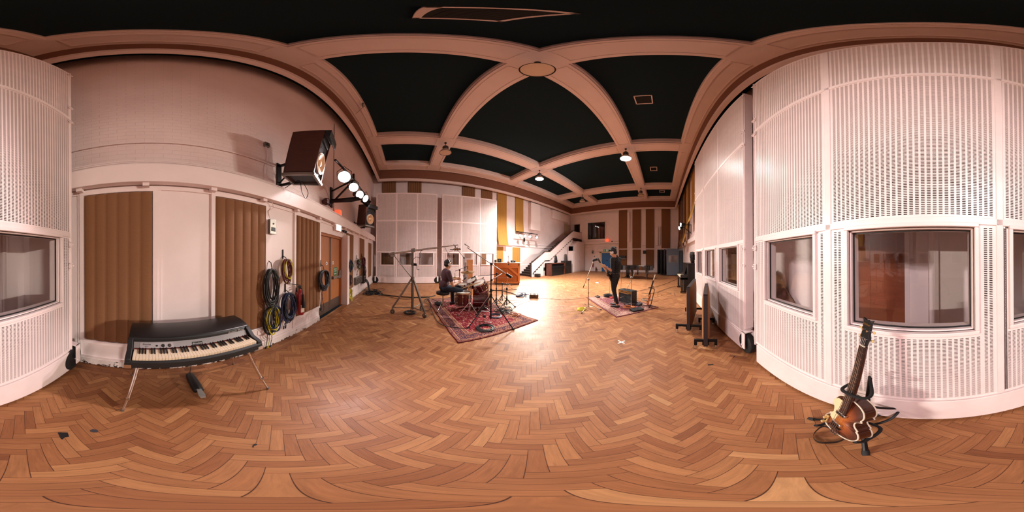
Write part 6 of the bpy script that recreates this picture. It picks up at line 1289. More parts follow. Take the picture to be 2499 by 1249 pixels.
for k, (x, h_, w_, lab) in enumerate(((-.42,.2,.11,'tall black box on the orange piano lid near its screen end'), (.32,.12,.13,'low black box on the orange piano lid near the stairs end'), (-.64,.14,.05,'small dark box at the very end of the orange piano lid'))):
    Q = thing('black_box', lab, 'box', TP.location+V((ex.x*x-ex.y*.3, ex.y*x+ex.x*.3, Hh+.035)), atan2(ex.y,ex.x), 'boxes on the orange piano'); b = MB(); b.bx(-w_,w_,-.1,.1,0,h_); b.build('case', BLACKP, Q, bevel=.008); b = MB(); b.cyl((0,-.105,h_*.55),(0,-.1,h_*.55),min(w_,h_)*.35,n=14); b.build('front_dial', GREYM, Q)
pb = onpiano(.04,-.28,0); mic_stand('pale microphone stand with a cable in front of the orange piano', (pb.x,pb.y,0), 1.15, spread=.22, boom=(pb+V((0,0,1.15)), onpiano(.02,-.1,1.42), GREYM), weight=False, m=GREYM, r=.008, legh=.15)
Q = thing('microphone', 'small bronze round microphone in front of the orange piano top', 'microphone', onpiano(.10,-.18,1.2)); b = MB(); b.ell((0,0,0), .07,.06,.08); b.build('head', mat('rose_bronze', '#b07a62', .35, .6), Q); b = MB(); b.cyl((0,0,-.08),(0,0,-.14),.03,n=12); b.build('mount', BLACKP, Q)
mic_stand('thin black microphone stand rising behind the orange piano', tuple(onpiano(.02,1.1,0)), 1.5, spread=.22, boom=(onpiano(.02,1.1,1.5), onpiano(.05,.9,1.75)), weight=False, r=.009)
Q = thing('pencil_microphone', 'slim pale microphone pointing off the stairs end of the orange piano', 'microphone', onpiano(w+.02,.2,1.05)); b = MB(); b.cyl((0,0,0), V((ex.x*.42,ex.y*.42,0)), .012, n=10); b.build('body', SILV, Q); b = MB(); b.cyl(V((ex.x*.42,ex.y*.42,0)), V((ex.x*.48,ex.y*.48,0)), .018, n=10); b.build('tip', BLACKP, Q)
mic_stand('low chrome stand with a flat arm before the orange piano slats', tuple(onpiano(.1,-1.0,0)), .5, spread=.2, boom=(onpiano(-.45,-1.0,.5), onpiano(.25,-.98,.5)), weight=False, m=GREYM, r=.008, legh=.12)
q_ = onpiano(w+.1,-.1,0); b = MB(); b.cyl(q_+V((0,0,.02)), q_+V((ex.x*.45,ex.y*.45,.02)), .012, n=8); tag(b.build('wooden_stick', PORA), 'thicker wooden stick lying on the floor at the stairs end of the orange piano', 'stick'); b = MB(); b.cyl(q_+V((.05,.02,.02)), q_+V((ex.x*.4+.1,ex.y*.4-.1,.015)), .01, n=8); tag(b.build('wooden_stick', PORA), 'thinner wooden stick lying beside the thicker one at the orange piano end', 'stick')
# =====================================================================  GRAND PIANO
d = V((.76,-.65,0)).normalized(); T = thing('grand_piano', 'black grand piano with closed lid on the far floor behind the guitarist', 'grand piano', (-2.68,11.75,0), atan2(d.y, d.x)); GBK = mat('black_piano_lacquer', '#0d0e10', .12, coat=.6)
ol = smooth_path([V(p) for p in ((.25,.74,0),(1.2,.74,0),(2.0,.73,0),(2.32,.6,0),(2.4,.35,0),(2.3,.12,0),(2.0,-.02,0),(1.55,-.2,0),(1.2,-.52,0),(.95,-.69,0),(.6,-.74,0),(.25,-.74,0))], 4); ol = [(p.x,p.y) for p in ol]
b = MB(); b.prism(ol, .66, .93); b.build('case', GBK, T, bevel=.006)
b = MB(); b.prism([(x*1.01-.0,y*1.02) for x, y in ol], .935, .965); b.build('lid', GBK, T, bevel=.006)
b = MB(); b.bx(-.12,.26,-.74,.74,.60,.74); b.bx(-.12,.26,-.74,-.68,.74,.9); b.bx(-.12,.26,.68,.74,.74,.9); b.build('key_bed', GBK, T, bevel=.006); b = MB(); b.bx(-.08,.1,-.66,.66,.74,.765); b.build('keyboard', IVORY, T); b = MB(); b.bx(.1,.27,-.68,.68,.74,.93); b.build('fallboard', GBK, T)
for x, y_ in ((.12,.6),(.12,-.6),(1.98,.35)):
    b = MB(); b.prism([(-.07,-.07),(.07,-.07),(.07,.07),(-.07,.07)], .4, .66, o=(x,y_,0)); b.lathe([(.03,.06),(.045,.1),(.05,.25),(.075,.4),(.07,.45)], 14, (x,y_,0)); lg = b.build('leg', GBK, T); b = MB(); b.cyl((x-.015,y_,.03),(x+.015,y_,.03),.03,n=14); b.cyl((x,y_,.03),(x,y_,.08),.02,n=10); b.build('caster', mat('brass_caster','#b08d4a',.3,.9), lg)
b = MB(); b.bx(.3,.36,-.12,.12,.1,.66); b.bx(.2,.4,-.14,.14,.06,.12); b.build('pedal_lyre', GBK, T)
b = MB(); b.bx(-2.75,-1.95,13.6,14.0,.42,.5); Q = thing('piano_bench', 'black piano bench behind the grand piano keyboard', 'bench', (-2.35,13.8,0)); b = MB(); b.bx(-.4,.4,-.18,.18,.42,.5); b.build('seat', VINYL, Q, bevel=.015)
for x in (-.35,.35):
    for y_ in (-.13,.13): b = MB(); b.bx(x-.025,x+.025,y_-.025,y_+.025,0,.42); b.build('leg', GBK, Q)
# =====================================================================  GREY BOOTH AND LEANING SCREENS
GRYB = mat('blue_grey_booth_cloth', '#59606b', .9, bump=.2, bscale=80)
T = thing('vocal_booth', 'blue grey vocal booth panel with a small window by the far right corner', 'booth', (.94,13.2,0)); x0, x1 = -.51, .51
b = MB()
for a in ((x0,x1,.06,1.06),(x0,x1,1.66,2.2),(x0,-.38,1.06,1.66),(.42,x1,1.06,1.66)): b.bx(a[0],a[1],-.06,.06,a[2],a[3])
b.build('panel', GRYB, T, bevel=.006); b = MB(); b.bx(-.38,.42,-.065,-.03,1.06,1.1); b.bx(-.38,.42,-.065,-.03,1.62,1.66); b.bx(-.38,-.34,-.065,-.03,1.06,1.66); b.bx(.38,.42,-.065,-.03,1.06,1.66); fr = b.build('window_frame', GREYM, T); b = MB(); b.bx(-.35,.39,-.02,-.014,1.08,1.64); b.build('pane', GLASS, fr)
for x in (x0+.08, x1-.08): b = MB(); b.bx(x-.03,x+.03,-.25,.25,.03,.07); b.build('foot_bar', BLACKM, T)
GDK = mat('dark_slate_screen', '#343b44', .8)
for k, (x, y_, rz, lab) in enumerate(((-.15,14.6,R(72),'first dark slate screen standing left of the grey booth'), (.1,14.2,R(76),'second dark slate screen standing left of the grey booth'), (.33,13.7,R(80),'dark slate screen standing hard against the grey booth'))):
    Q = thing('slate_screen', lab, 'screen', (x,y_,0), rz, 'dark slate screens by the booth'); b = MB(); b.bx(-.5,.5,-.035,.035,.06,2.15); b.build('panel', GDK, Q, bevel=.01); b = MB(); b.bx(-.5,.5,-.045,.045,2.1,2.16); b.bx(-.52,-.48,-.045,.045,.06,2.16); b.build('edging', BLACKM, Q)
    for xx in (-.4,.4): b = MB(); b.bx(xx-.02,xx+.02,-.2,.2,.03,.07); b.build('foot_bar', BLACKM, Q)
b = MB(); b.bx(1.46,1.7,13.0,14.6,0,2.05); tag(b.build('slate_cabinet', GDK), 'dark cabinet behind the grey booth in the far right corner', 'cabinet')
# =====================================================================  EAST WALL
GD = 'hangings high on the right side wall'
for y0, y1, z0, m, cu, s in ((3.3,4.1,2.7,QUILT,0,'brown hanging above the screen with the small baffles, nearest'), (4.9,5.7,2.7,QUILT,0,'brown hanging above the far edge of the screen with the small baffles'), (6.3,7.1,2.6,QUILT,0,'brown hanging on the right side wall above the dark upright piano'), (7.85,8.7,3.3,QUILTO,.3,'bright ochre hanging on the right side wall beside the flood bracket'), (9.9,10.7,2.4,QUILTO,.32,'ochre hanging with curved foot past the right flood bracket'), (11.5,12.3,2.2,QUILT,.25,'brown hanging with curved foot above the grey booth side'), (13.2,14.0,2.3,QUILT,.2,'brown hanging deepest in the far right corner'), (14.9,15.7,2.3,QUILT,.1,'brown hanging on the right side wall touching the far corner')):
    hang('wall_hanging', s, m, y0, y1, z0, 6.5, 'D', 6, .03, cu, GD, .06)
PLY = mat('red_plywood', '#8a4a30', .35, noise=.2, nscale=2.5, stretch=(1,1,6))
for y0, y1, m, s in ((.135,.9,PLY,'reddish plywood wall panel seen through the middle window of the bass guitar screen'), (3.1,3.95,QUILT,'brown wall panel seen through the near window of the baffle screen'), (4.5,5.3,QUILT,'brown wall panel seen through the far windows of the baffle screen'), (6.0,6.9,QUILTO,'ochre wall panel beside the dark upright piano')):
    b = MB()
    b.bx(XD-.03,XD,y0,y1,.4,2.2); b.bx(XD-.034,XD-.03,(y0+y1)/2-.004,(y0+y1)/2+.004,.4,2.2)
    o = b.build('wall_panel', m); tag(o, s, 'wall panel', 'panels on the right side wall'); frame_bay('trim_%d' % tn, y0, y1, .4, 2.2, 'D', .05, .04); tn += 1
b = MB(); b.bx(XD-.12,XD,YA,YC,2.34,2.58); b.bx(XD-.02,XD,YA,YC,.12,.2)
for y_ in (-.15,-.2,1.05,-1.4,7.4,8.2): b.bx(XD-.025,XD,y_-.03,y_+.03,.2,2.3)
trim(b, WALLW, None, bevel=.008)
b = MB(); b.prism([(2.2,0),(2.2,1.27),(1.99,1.27),(1.53,.77),(.95,.12),(.95,0)], 1.66, 1.69, ex=(0,1,0), ey=(0,0,1), ez=(1,0,0)); tag(b.build('leaning_board', mat('dull_brown_board', '#7d5a4a', .6, noise=.2, nscale=6)), 'brown board with a sloping top edge behind the left window of the bass guitar screen', 'board')
b = MB(); b.ell((1.58,2.12,.68), .05,.07,.64, 16, 12); tag(b.build('black_bundle', BLACKP), 'tall black bundle behind the left window of the bass guitar screen', 'bundle')
# dark upright piano
T = thing('upright_piano', 'dark upright piano against the right side wall past the big screen', 'piano', (1.35,7.25,0), -pi/2); DKP = mat('dark_piano_wood', '#15100f', .35, coat=.2)
b = MB(); b.bx(-.7,.7,-.28,.32,.08,1.22); b.build('case', DKP, T, bevel=.008); b = MB(); b.bx(-.72,.72,-.31,.34,1.22,1.25); b.build('top_lid', DKP, T, bevel=.005)
b = MB(); b.bx(-.7,.7,-.58,-.28,.58,.66); b.bx(-.7,-.65,-.58,-.28,.58,.78); b.bx(.65,.7,-.58,-.28,.58,.78); b.build('key_bed', DKP, T, bevel=.006); b = MB(); b.bx(-.69,.69,-.45,-.28,.1,.58); b.build('knee_board', DKP, T, bevel=.006); b = MB(); b.bx(-.64,.64,-.57,-.43,.66,.685); b.build('keyboard', IVORY, T); b = MB(); b.bx(-.64,.64,-.43,-.28,.66,.79); b.build('fallboard', DKP, T); b = MB(); b.ob((0,-.33,.93), (.4,0,0), (0,.03,.13), (0,-.006,.001)); b.build('music_desk', DKP, T)
for x in (-.66,.66): b = MB(); b.lathe([(.03,.06),(.045,.2),(.035,.4),(.05,.58)], 14, (x,-.52,0)); b.build('leg', DKP, T); b = MB(); b.bx(x-.04,x+.04,-.58,.3,.03,.09); b.build('toe_block', DKP, T)
b = MB(); rng = random.Random(4)
for k in range(12):
    x, y_ = rng.uniform(-.1,.1), rng.uniform(-.14,.14); b.tube(smooth_path([(x,y_,.42+rng.uniform(-.06,.06)), (x+rng.uniform(-.05,.05),y_*1.6,.28), (x,y_*1.5,.16), (x*.6,y_*.8,.0)]), .022, 6)
b.ell((0,0,.36), .12,.2,.13); o = b.build('dark_bundle', mat('dark_bundle', '#221c1b', .8)); o.location = (1.35,7.0,1.25); tag(o, 'dark tangled bundle standing on the dark upright piano lid', 'bundle')
b = MB(); b.ell((.06,0,.05), .10,.24,.07, 16, 8); b.ell((.08,.12,.11), .05,.09,.06, 12, 8); b.ell((.10,-.06,.10), .05,.08,.05, 12, 8); o = b.build('cloth_heap', mat('plum_cloth', '#2a1c1f', .95)); o.location = (.95,7.3,.69); tag(o, 'dark cloth heap lying on the keys of the dark upright piano', 'cloth')
# floods on the east wall
T = thing('light_bar', 'black triangular bracket holding floods on the right side wall', 'light bar', (XD, 9.4, 3.4)); b = MB(); b.bx(-.03,0,-.03,.03,-.55,.05); b.build('wall_plate', BLACKM, T); b = MB(); b.bar((0,0,.02),(-.6,0,.02),.035,.035); b.bar((0,0,-.5),(-.6,0,.0),.03,.03); b.build('arm', BLACKM, T); b = MB(); b.cyl((-.6,-.35,.05),(-.6,1.15,.05),.026,n=10); b.build('crossbar', BLACKM, T)
b = MB(); b.tube(smooth_path([(XD-.25,9.4,3.2),(XD-.3,9.4,2.95),(XD-.15,9.4,2.85),(XD-.05,9.4,3.0)]), .01, 6); tag(b.build('flood_cable', BCAB), 'black cable loop under the right side flood bracket', 'cable')
# ceiling vents
def vent(label, x0, x1, y0, y1, z=ZT, wd=.05, slats=True):
    T = thing('ceiling_vent', label, 'vent', ((x0+x1)/2,(y0+y1)/2,z)); w, d = (x1-x0)/2, (y1-y0)/2; b = MB()
    for a in ((-w,w,-d,-d+wd),(-w,w,d-wd,d),(-w,-w+wd,-d,d),(w-wd,w,-d,d)): b.bx(a[0],a[1],a[2],a[3],-.03,0)
    b.build('frame', CREAM, T, bevel=.004); b = MB(); b.bx(-w+wd,w-wd,-d+wd,d-wd,-.008,0); k = -d+wd
    while k < d-wd: b.bx(-w+wd,w-wd,k,k+.006,-.02,-.008); k += .04
    b.build('slats', mat('dark_grille', '#1a1816', .7), T)
p = [onz(u, v, ZT) for u, v in ((1005,45),(1035,17),(1226,53),(1420,34))]
vent('large cream framed vent in the dark ceiling overhead', min(q.x for q in p), max(q.x for q in p), min(q.y for q in p), max(q.y for q in p), wd=.035)
q = [onz(u, v, ZT) for u, v in ((1547,233),(1593,231),(1594,252),(1552,253))]; vent('small square ceiling vent in the near right bay', q[3].x, q[2].x, q[1].y, q[2].y, wd=.03)
q = [onz(u, v, ZT) for u, v in ((1586,407),(1604,416))]; vent('small square ceiling vent in the middle right bay', q[0].x, q[1].x, q[0].y, q[1].y, wd=.04)
q = [onz(u, v, ZT) for u, v in ((1609,464),(1622,469))]; vent('small square ceiling vent in the far right bay', q[0].x, q[1].x, q[0].y, q[1].y, wd=.05)
T = thing('ceiling_camera', 'small pale device clamped on the ceiling beam above the tilted loudspeaker', 'device', ond(885,257,4.1)); b = MB(); b.cyl((-.08,0,0),(.1,.03,.0),.03,n=12); b.build('body', GREYM, T); b = MB(); b.tube(smooth_path([(-.08,0,0),(-.2,-.1,.03),(-.3,-.2,.0),(-.42,-.3,.04)]), .006, 6); b.build('lead', GREYM, T)
# =====================================================================  PEOPLE
def blob(name, shapes, m, parent, voxel=.007, smooth=6, fac=.5):
    """one continuous surface grown from tapered limbs and ellipsoids (world coordinates), fused and smoothed"""
    b = MB()
    for s in shapes:
        if s[0] == 'c':                      # chain of (point, radius)
            ch = [(V(p), r) for p, r in s[1]]
            pts, rr = [], []
            for (p, r), (q, r2) in zip(ch[:-1], ch[1:]):
                n = max(2, int((q-p).length/.03))
                for k in range(n): pts.append(p.lerp(q, k/n)); rr.append(r+(r2-r)*k/n)
            pts.append(ch[-1][0]); rr.append(ch[-1][1])
            b.tube(pts, rr, 14)
            for p, r in ch: b.ell(p, r, r, r, 14, 10)
        else:                                # ellipsoid: centre, radii, axes matrix
            b.ell(s[1], *s[2], 20, 14, s[3] if len(s) > 3 else None)
    o = b.build(name, m, parent, world=True)
    r = o.modifiers.new('fuse', 'REMESH'); r.mode = 'VOXEL'; r.voxel_size = voxel
    sm = o.modifiers.new('soften', 'SMOOTH'); sm.iterations = smooth; sm.factor = fac
    bpy.context.view_layer.update(); dg = bpy.context.evaluated_depsgraph_get()
    me = bpy.data.meshes.new_from_object(o.evaluated_get(dg)); o.modifiers.clear(); old = o.data; o.data = me; me.name = name; bpy.data.meshes.remove(old)
    if not me.materials: me.materials.append(m)
    me.shade_smooth(); return o
SKIN = mat('skin', '#c08a6a', .5, noise=.06, nscale=20); HAIR = mat('black_hair', '#17110e', .6, bump=.9, bscale=90); LIP = mat('lips', '#8a4a3e', .5); EYEW = mat('eye_white', '#ddd6cc', .3); EYED = mat('eye_dark', '#1c1512', .2); BROW = mat('brow_hair', '#1c1410', .8)
def frame(f, up=(0,0,1)):
    """columns: right-to-left axis (his left), forward, up"""
    f = V(f).normalized(); l = V(up).cross(f).normalized(); u = f.cross(l); return l, f, u
def head_shapes(c, f, up=(0,0,1), s=1.0):
    l, f, u = frame(f, up); mx = M4((l, f, u)).transposed(); P = lambda a, b, e: c+l*a*s+f*b*s+u*e*s
    return [('e', P(0,-.012,.035), (.076*s,.094*s,.086*s), mx), ('e', P(0,.022,-.03), (.062*s,.068*s,.075*s), mx), ('e', P(0,.045,-.085), (.036*s,.036*s,.032*s), mx),
            ('c', [(P(0,.088,.005), .009*s), (P(0,.104,-.025), .014*s)]), ('c', [(P(.03,.075,.028), .012*s), (P(-.03,.075,.028), .012*s)]), ('c', [(P(-.02,.078,-.058), .010*s), (P(.02,.078,-.058), .010*s)]),
            ('e', P(.076,-.01,-.01), (.012*s,.024*s,.032*s), mx), ('e', P(-.076,-.01,-.01), (.012*s,.024*s,.032*s), mx)]
def face(T, c, f, up=(0,0,1), s=1.0, glasses=False):
    l, f, u = frame(f, up); P = lambda a, b, e: c+l*a*s+f*b*s+u*e*s
    for x in (-.03, .03):
        b = MB(); b.ell(P(x,.078,.008), .013*s); e = b.build('eye', EYEW, T, world=True); b = MB(); b.ell(P(x,.088,.008), .006*s); b.build('iris', EYED, T, world=True)
        b = MB(); b.tube([P(x-.02,.086,.03), P(x,.092,.036), P(x+.02,.086,.03)], .005*s, 6); b.build('eyebrow', BROW, T, world=True)
    b = MB(); b.tube([P(-.024,.084,-.058), P(0,.094,-.056), P(.024,.084,-.058)], .006*s, 6); b.build('mouth', LIP, T, world=True)
    if glasses:
        b = MB()
        for x in (-.034, .034): b.torus(P(x,.105,.008), .024*s, .0028*s, f, 20, 6)
        b.tube([P(-.01,.107,.012), P(.01,.107,.012)], .0028*s, 6)
        for x in (-1, 1): b.tube([P(x*.058,.10,.012), P(x*.075,.04,.012), P(x*.08,-.01,.01)], .0026*s, 6)
        b.build('glasses', BLACKP, T, world=True)
def headphones(T, c, f, up=(0,0,1), cup=None, s=1.0):
    l, f, u = frame(f, up); P = lambda a, b, e: c+l*a*s+f*b*s+u*e*s
    b = MB(); b.tube([P(.098*cos(t),-.012,.02+.128*sin(t)) for t in [R(-8+196*i/18) for i in range(19)]], .010*s, 8); hb = b.build('headphones', cup or BLACKP, T, world=True)
    for x in (-1, 1): b = MB(); b.cyl(P(x*.078,-.008,-.005), P(x*.105,-.008,-.005), .042*s, .036*s, n=20); b.build('ear_cup', mat('pale_ear_cup', '#c9c3bb', .4), T, world=True)
def hand(shapes, wrist, palm_dir, side, curl, thumb_side=1, s=1.0, spread=.0):
    """adds a palm, four unequal bent fingers and a thumb; palm_dir = from the wrist to the knuckles, side = across the knuckles (towards the thumb), curl = where the fingers bend to"""
    w = V(wrist); d = V(palm_dir).normalized(); sd = V(side); sd = (sd-d*sd.dot(d)).normalized(); cu = V(curl); cu = (cu-d*cu.dot(d)-sd*cu.dot(sd)).normalized()
    shapes.append(('c', [(w, .024*s), (w+d*.03*s, .024*s)]))
    for k in (-1, 0, 1): shapes.append(('c', [(w+d*.02*s+sd*.014*k*s, .016*s), (w+d*.088*s+sd*.023*k*s, .0135*s)]))
    for k, (off, ln) in enumerate(((.031, .074), (.011, .084), (-.010, .078), (-.030, .062))):
        p = w+d*.09*s+sd*off*s; q = p+(d*.75+cu*.55+sd*(off*spread)).normalized()*ln*.45*s; r_ = q+(d*.05+cu*1.0).normalized()*ln*.33*s; e = r_+(cu*.8-d*.7).normalized()*ln*.26*s
        shapes.append(('c', [(p, .0100*s), (q, .0092*s), (r_, .0085*s), (e, .0075*s)]))
    t0 = w+d*.03*s+sd*.026*s; t1 = t0+(sd*.75+d*.6+cu*.25).normalized()*.036*s; t2 = t1+(d*.8+cu*.6+sd*.1).normalized()*.03*s
    shapes.append(('c', [(t0, .014*s), (t1, .0115*s), (t2, .009*s)]))
# ------------------------------------------------------------------ drummer
def at(u, v, D): return ond(u, v, D)
T = thing('person', 'seated drummer in a dark plum T-shirt with headphones, back turned, playing the drums', 'person', (-4.31,1.02,0))
pel = V((-4.31,1.04,.66)); F0 = V((-.12,1,0)).normalized(); L0 = V((0,0,1)).cross(F0)      # his left is away from the camera (-x)
chest = pel+F0*.05+V((0,0,.30)); neck0 = pel+F0*.075+V((0,0,.475)); 
shR = neck0-L0*.165+V((0,0,-.065)); shL = neck0+L0*.165+V((0,0,-.065))
hc = neck0+F0*.045+V((0,0,.145)); hf = V((-.32,1,-.05))
elR = V((-4.06,1.22,.735)); wrR = V((-4.22,1.42,.775)); elL = V((-4.66,1.27,.78)); wrL = V((-4.60,1.50,.83))
hipR = pel-L0*.09+V((0,0,-.03)); hipL = pel+L0*.09+V((0,0,-.03)); knR = V((-4.24,1.50,.55)); anR = V((-4.33,1.60,.10)); knL = V((-4.72,1.40,.55)); anL = V((-4.73,1.42,.10))
mx = M4((L0, F0, V((0,0,1)))).transposed()
body = head_shapes(hc, hf)+[('c', [(neck0+V((0,0,-.05)), .062), (hc+V((0,0,-.06)), .052)]), ('e', chest, (.155,.105,.2), mx), ('e', pel+V((0,0,.02)), (.15,.115,.12), mx), ('c', [(shR, .058), (shL, .058)]),
    ('c', [(shR, .055), (elR, .041), (wrR, .027)]), ('c', [(shL, .055), (elL, .041), (wrL, .027)]), ('c', [(hipR, .085), (knR, .058), (anR, .038)]), ('c', [(hipL, .085), (knL, .058), (anL, .038)])]
hand(body, wrR, V((-.10,.30,.02)), V((0,0,1)), V((-.9,-.1,-.2))); hand(body, wrL, V((.10,.28,-.05)), V((0,0,1)), V((.9,-.1,-.2)))
blob('body', body, SKIN, T, .0055, 4)
shirt = [('e', chest+V((0,0,.0)), (.17,.12,.215), mx), ('e', pel+V((0,0,.07)), (.165,.128,.13), mx), ('c', [(shR, .068), (shL, .068)]), ('c', [(shR, .070), (shR.lerp(elR,.62), .058)]), ('c', [(shL, .070), (shL.lerp(elL,.62), .058)]), ('c', [(neck0+V((0,0,-.055)), .074), (neck0+V((0,0,-.035)), .066)])]
blob('t_shirt', shirt, mat('plum_shirt', '#4a3038', .9, bump=.25, bscale=14), T, .008, 5)
JEAN = mat('dark_jeans', '#1a2130', .9, bump=.2, bscale=60)
blob('jeans', [('e', pel+V((0,0,-.01)), (.165,.128,.10), mx), ('c', [(hipR, .098), (knR, .070), (anR+V((0,0,.03)), .054)]), ('c', [(hipL, .098), (knL, .070), (anL+V((0,0,.03)), .054)])], JEAN, T, .008, 4)
SHOE = mat('dark_shoe', '#16181c', .6)
for an, fd in ((anR, V((.02,1,0))), (anL, V((-.1,1,0)))): fd = fd.normalized(); blob('shoe', [('c', [(an+V((0,0,-.045))-fd*.05, .036), (an+V((0,0,-.05))+fd*.06, .036), (an+V((0,0,-.06))+fd*.16, .028)]), ('c', [(an+V((0,0,.0)), .045), (an+V((0,0,-.04)), .042)])], SHOE, T, .007, 3)
l, f, u = frame(hf); hm = M4((l, f, u)).transposed()
blob('hair', [('e', hc+f*-.028+u*.055, (.083,.092,.078), hm), ('e', hc+f*-.05+u*.0, (.076,.068,.075), hm), ('c', [(hc+f*.05+u*.082+l*.04, .022), (hc+f*.05+u*.086-l*.04, .022)])], HAIR, T, .006, 2)
face(T, hc, hf); headphones(T, hc, hf, cup=mat('silver_band', '#9a948e', .35, .5))
for wr, dr, lab in ((wrR, V((-.35,1,-.10)), 'drum stick in the drummer near hand'), (wrL, V((.25,1,-.25)), 'drum stick in the drummer far hand')):
    p = wr+V((-.02,.07,-.02)) if wr is wrR else wr+V((.03,.07,-.02)); d = dr.normalized(); b = MB(); b.tube([p-d*.10, p+d*.2, p+d*.27, p+d*.285], [.0075,.007,.005,.006], 8); o = b.build('drum_stick', mat('hickory', '#c29a68', .5)); tag(o, lab, 'drum stick')
# ------------------------------------------------------------------ guitarist
gl = V((-1.40,4.56,0)); T = thing('person', 'standing guitarist in black clothes and glasses looking down at a guitar neck', 'person', gl)
fB = V((-.94,.34,0)).normalized(); lB = V((0,0,1)).cross(fB)     # faces away to the left; his left side is towards the camera
pel = at(1501,673,4.70); waist = at(1502,664,4.72); chest = at(1505,648,4.72); neck0 = at(1503,628,4.70)
shL = neck0+lB*.17+V((0,0,-.06)); shR = neck0-lB*.17+V((0,0,-.06))
hc = at(1496.5,616,4.66); hf = V((-.90,.12,-.42)); hup = V((-.35,.05,1))
hipL = pel+lB*.085; hipR = pel-lB*.085
anL = onz(1506,750,0)+V((0,0,.09)); anR = onz(1502,745,0)+V((0,0,.09)); knL = (hipL+anL)/2+fB*.055+V((0,0,.03)); knR = (hipR+anR)/2+fB*.075+V((0,0,.03))
elL = at(1495,662,4.44); wrL = at(1478.5,651.5,4.40)
elR = at(1491,660,4.98); wrR = at(1487,668,4.72)
mx = M4((lB, fB, V((0,0,1)))).transposed()
nut = at(1466,640.5,4.22); gbd = at(1487,669.5,4.62); gdir = (nut-gbd).normalized()
body = head_shapes(hc, hf, hup)+[('c', [(neck0+V((0,0,-.03)), .06), (hc+V((.03,0,-.07)), .052)]), ('e', chest, (.155,.10,.20), mx), ('e', pel+V((0,0,.05)), (.14,.105,.14), mx), ('c', [(shL, .055), (shR, .055)]),
    ('c', [(shL, .052), (elL, .040), (wrL, .026)]), ('c', [(shR, .052), (elR, .040), (wrR, .026)]), ('c', [(hipL, .085), (knL, .056), (anL, .036)]), ('c', [(hipR, .085), (knR, .056), (anR, .036)])]
hand(body, wrL, (nut.lerp(gbd,.14)-wrL)+V((0,-.03,0)), V((-.3,0,.95)), V((-.3,.9,.1))); hand(body, wrR, (gbd-wrR)+V((.02,-.1,-.02)), V((-.4,0,.9)), V((.3,-.9,-.2)))
blob('body', body, SKIN, T, .0055, 4)
BSH = mat('black_shirt', '#15161a', .85, bump=.25, bscale=14)
blob('shirt', [('e', chest, (.172,.118,.22), mx), ('e', waist+V((0,0,-.0)), (.155,.118,.13), mx), ('c', [(shL, .066), (shR, .066)]), ('c', [(shL, .068), (shL.lerp(elL,.98), .053)]), ('c', [(shR, .068), (shR.lerp(elR,.98), .053)]), ('c', [(neck0+V((0,0,-.05)), .080), (neck0+V((0,0,.025)), .064)]), ('e', pel+V((0,0,.075)), (.158,.122,.06), mx)], BSH, T, .008, 5)
blob('trousers', [('e', pel+V((0,0,.02)), (.152,.118,.12), mx), ('c', [(hipL, .098), (knL, .066), (anL+V((0,0,.05)), .047)]), ('c', [(hipR, .098), (knR, .066), (anR+V((0,0,.05)), .047)])], mat('black_trousers', '#131418', .85, bump=.2, bscale=60), T, .008, 4)
b = MB(); P = [pel+V((0,0,.085))+lB*.158*cos(t)+fB*.125*sin(t) for t in [2*pi*i/36 for i in range(36)]]; b.tube(P, .016, 6, True); bl = b.build('belt', BLACKP, T, world=True); 
for i in range(0, 36, 3): b = MB(); b.ell(P[i]+(P[i]-pel-V((0,0,.085))).normalized()*.014, .008, None, None, 10, 6); b.build('stud', CHROME, bl, world=True)
for an, fd in ((anL, V((-.95,.1,0))), (anR, V((-.9,.4,0)))): fd = fd.normalized(); blob('shoe', [('c', [(an+V((0,0,-.05))-fd*.05, .036), (an+V((0,0,-.055))+fd*.06, .035), (an+V((0,0,-.062))+fd*.18, .026)])], BLACKP, T, .007, 3)
l, f, u = frame(hf, hup); hm = M4((l, f, u)).transposed(); rng = random.Random(3)
hs_ = [('e', hc+f*-.03+u*.055, (.088,.10,.085), hm), ('e', hc+f*-.055+u*-.005, (.078,.06,.075), hm), ('c', [(hc+f*.065+u*.095+l*.05, .028), (hc+f*.075+u*.10-l*.03, .03)])]
for k in range(26): a, e = rng.uniform(0, 6.28), rng.uniform(.35, 1.5); n = l*cos(a)*cos(e)*.085+f*(sin(a)*cos(e)*.095-.03)+u*(sin(e)*.09+.05); hs_.append(('c', [(hc+n, .024), (hc+n*1.06+V((rng.uniform(-.01,.01), rng.uniform(-.01,.01), .008)), .018)]))
blob('hair', hs_, HAIR, T, .006, 3)
face(T, hc, hf, hup, glasses=True); headphones(T, hc, hf, hup)
b = MB(); c = wrL.lerp(elL, .12); b.torus(c, .031, .006, (wrL-elL), 20, 6); b.build('wristwatch', STEEL, T, world=True)
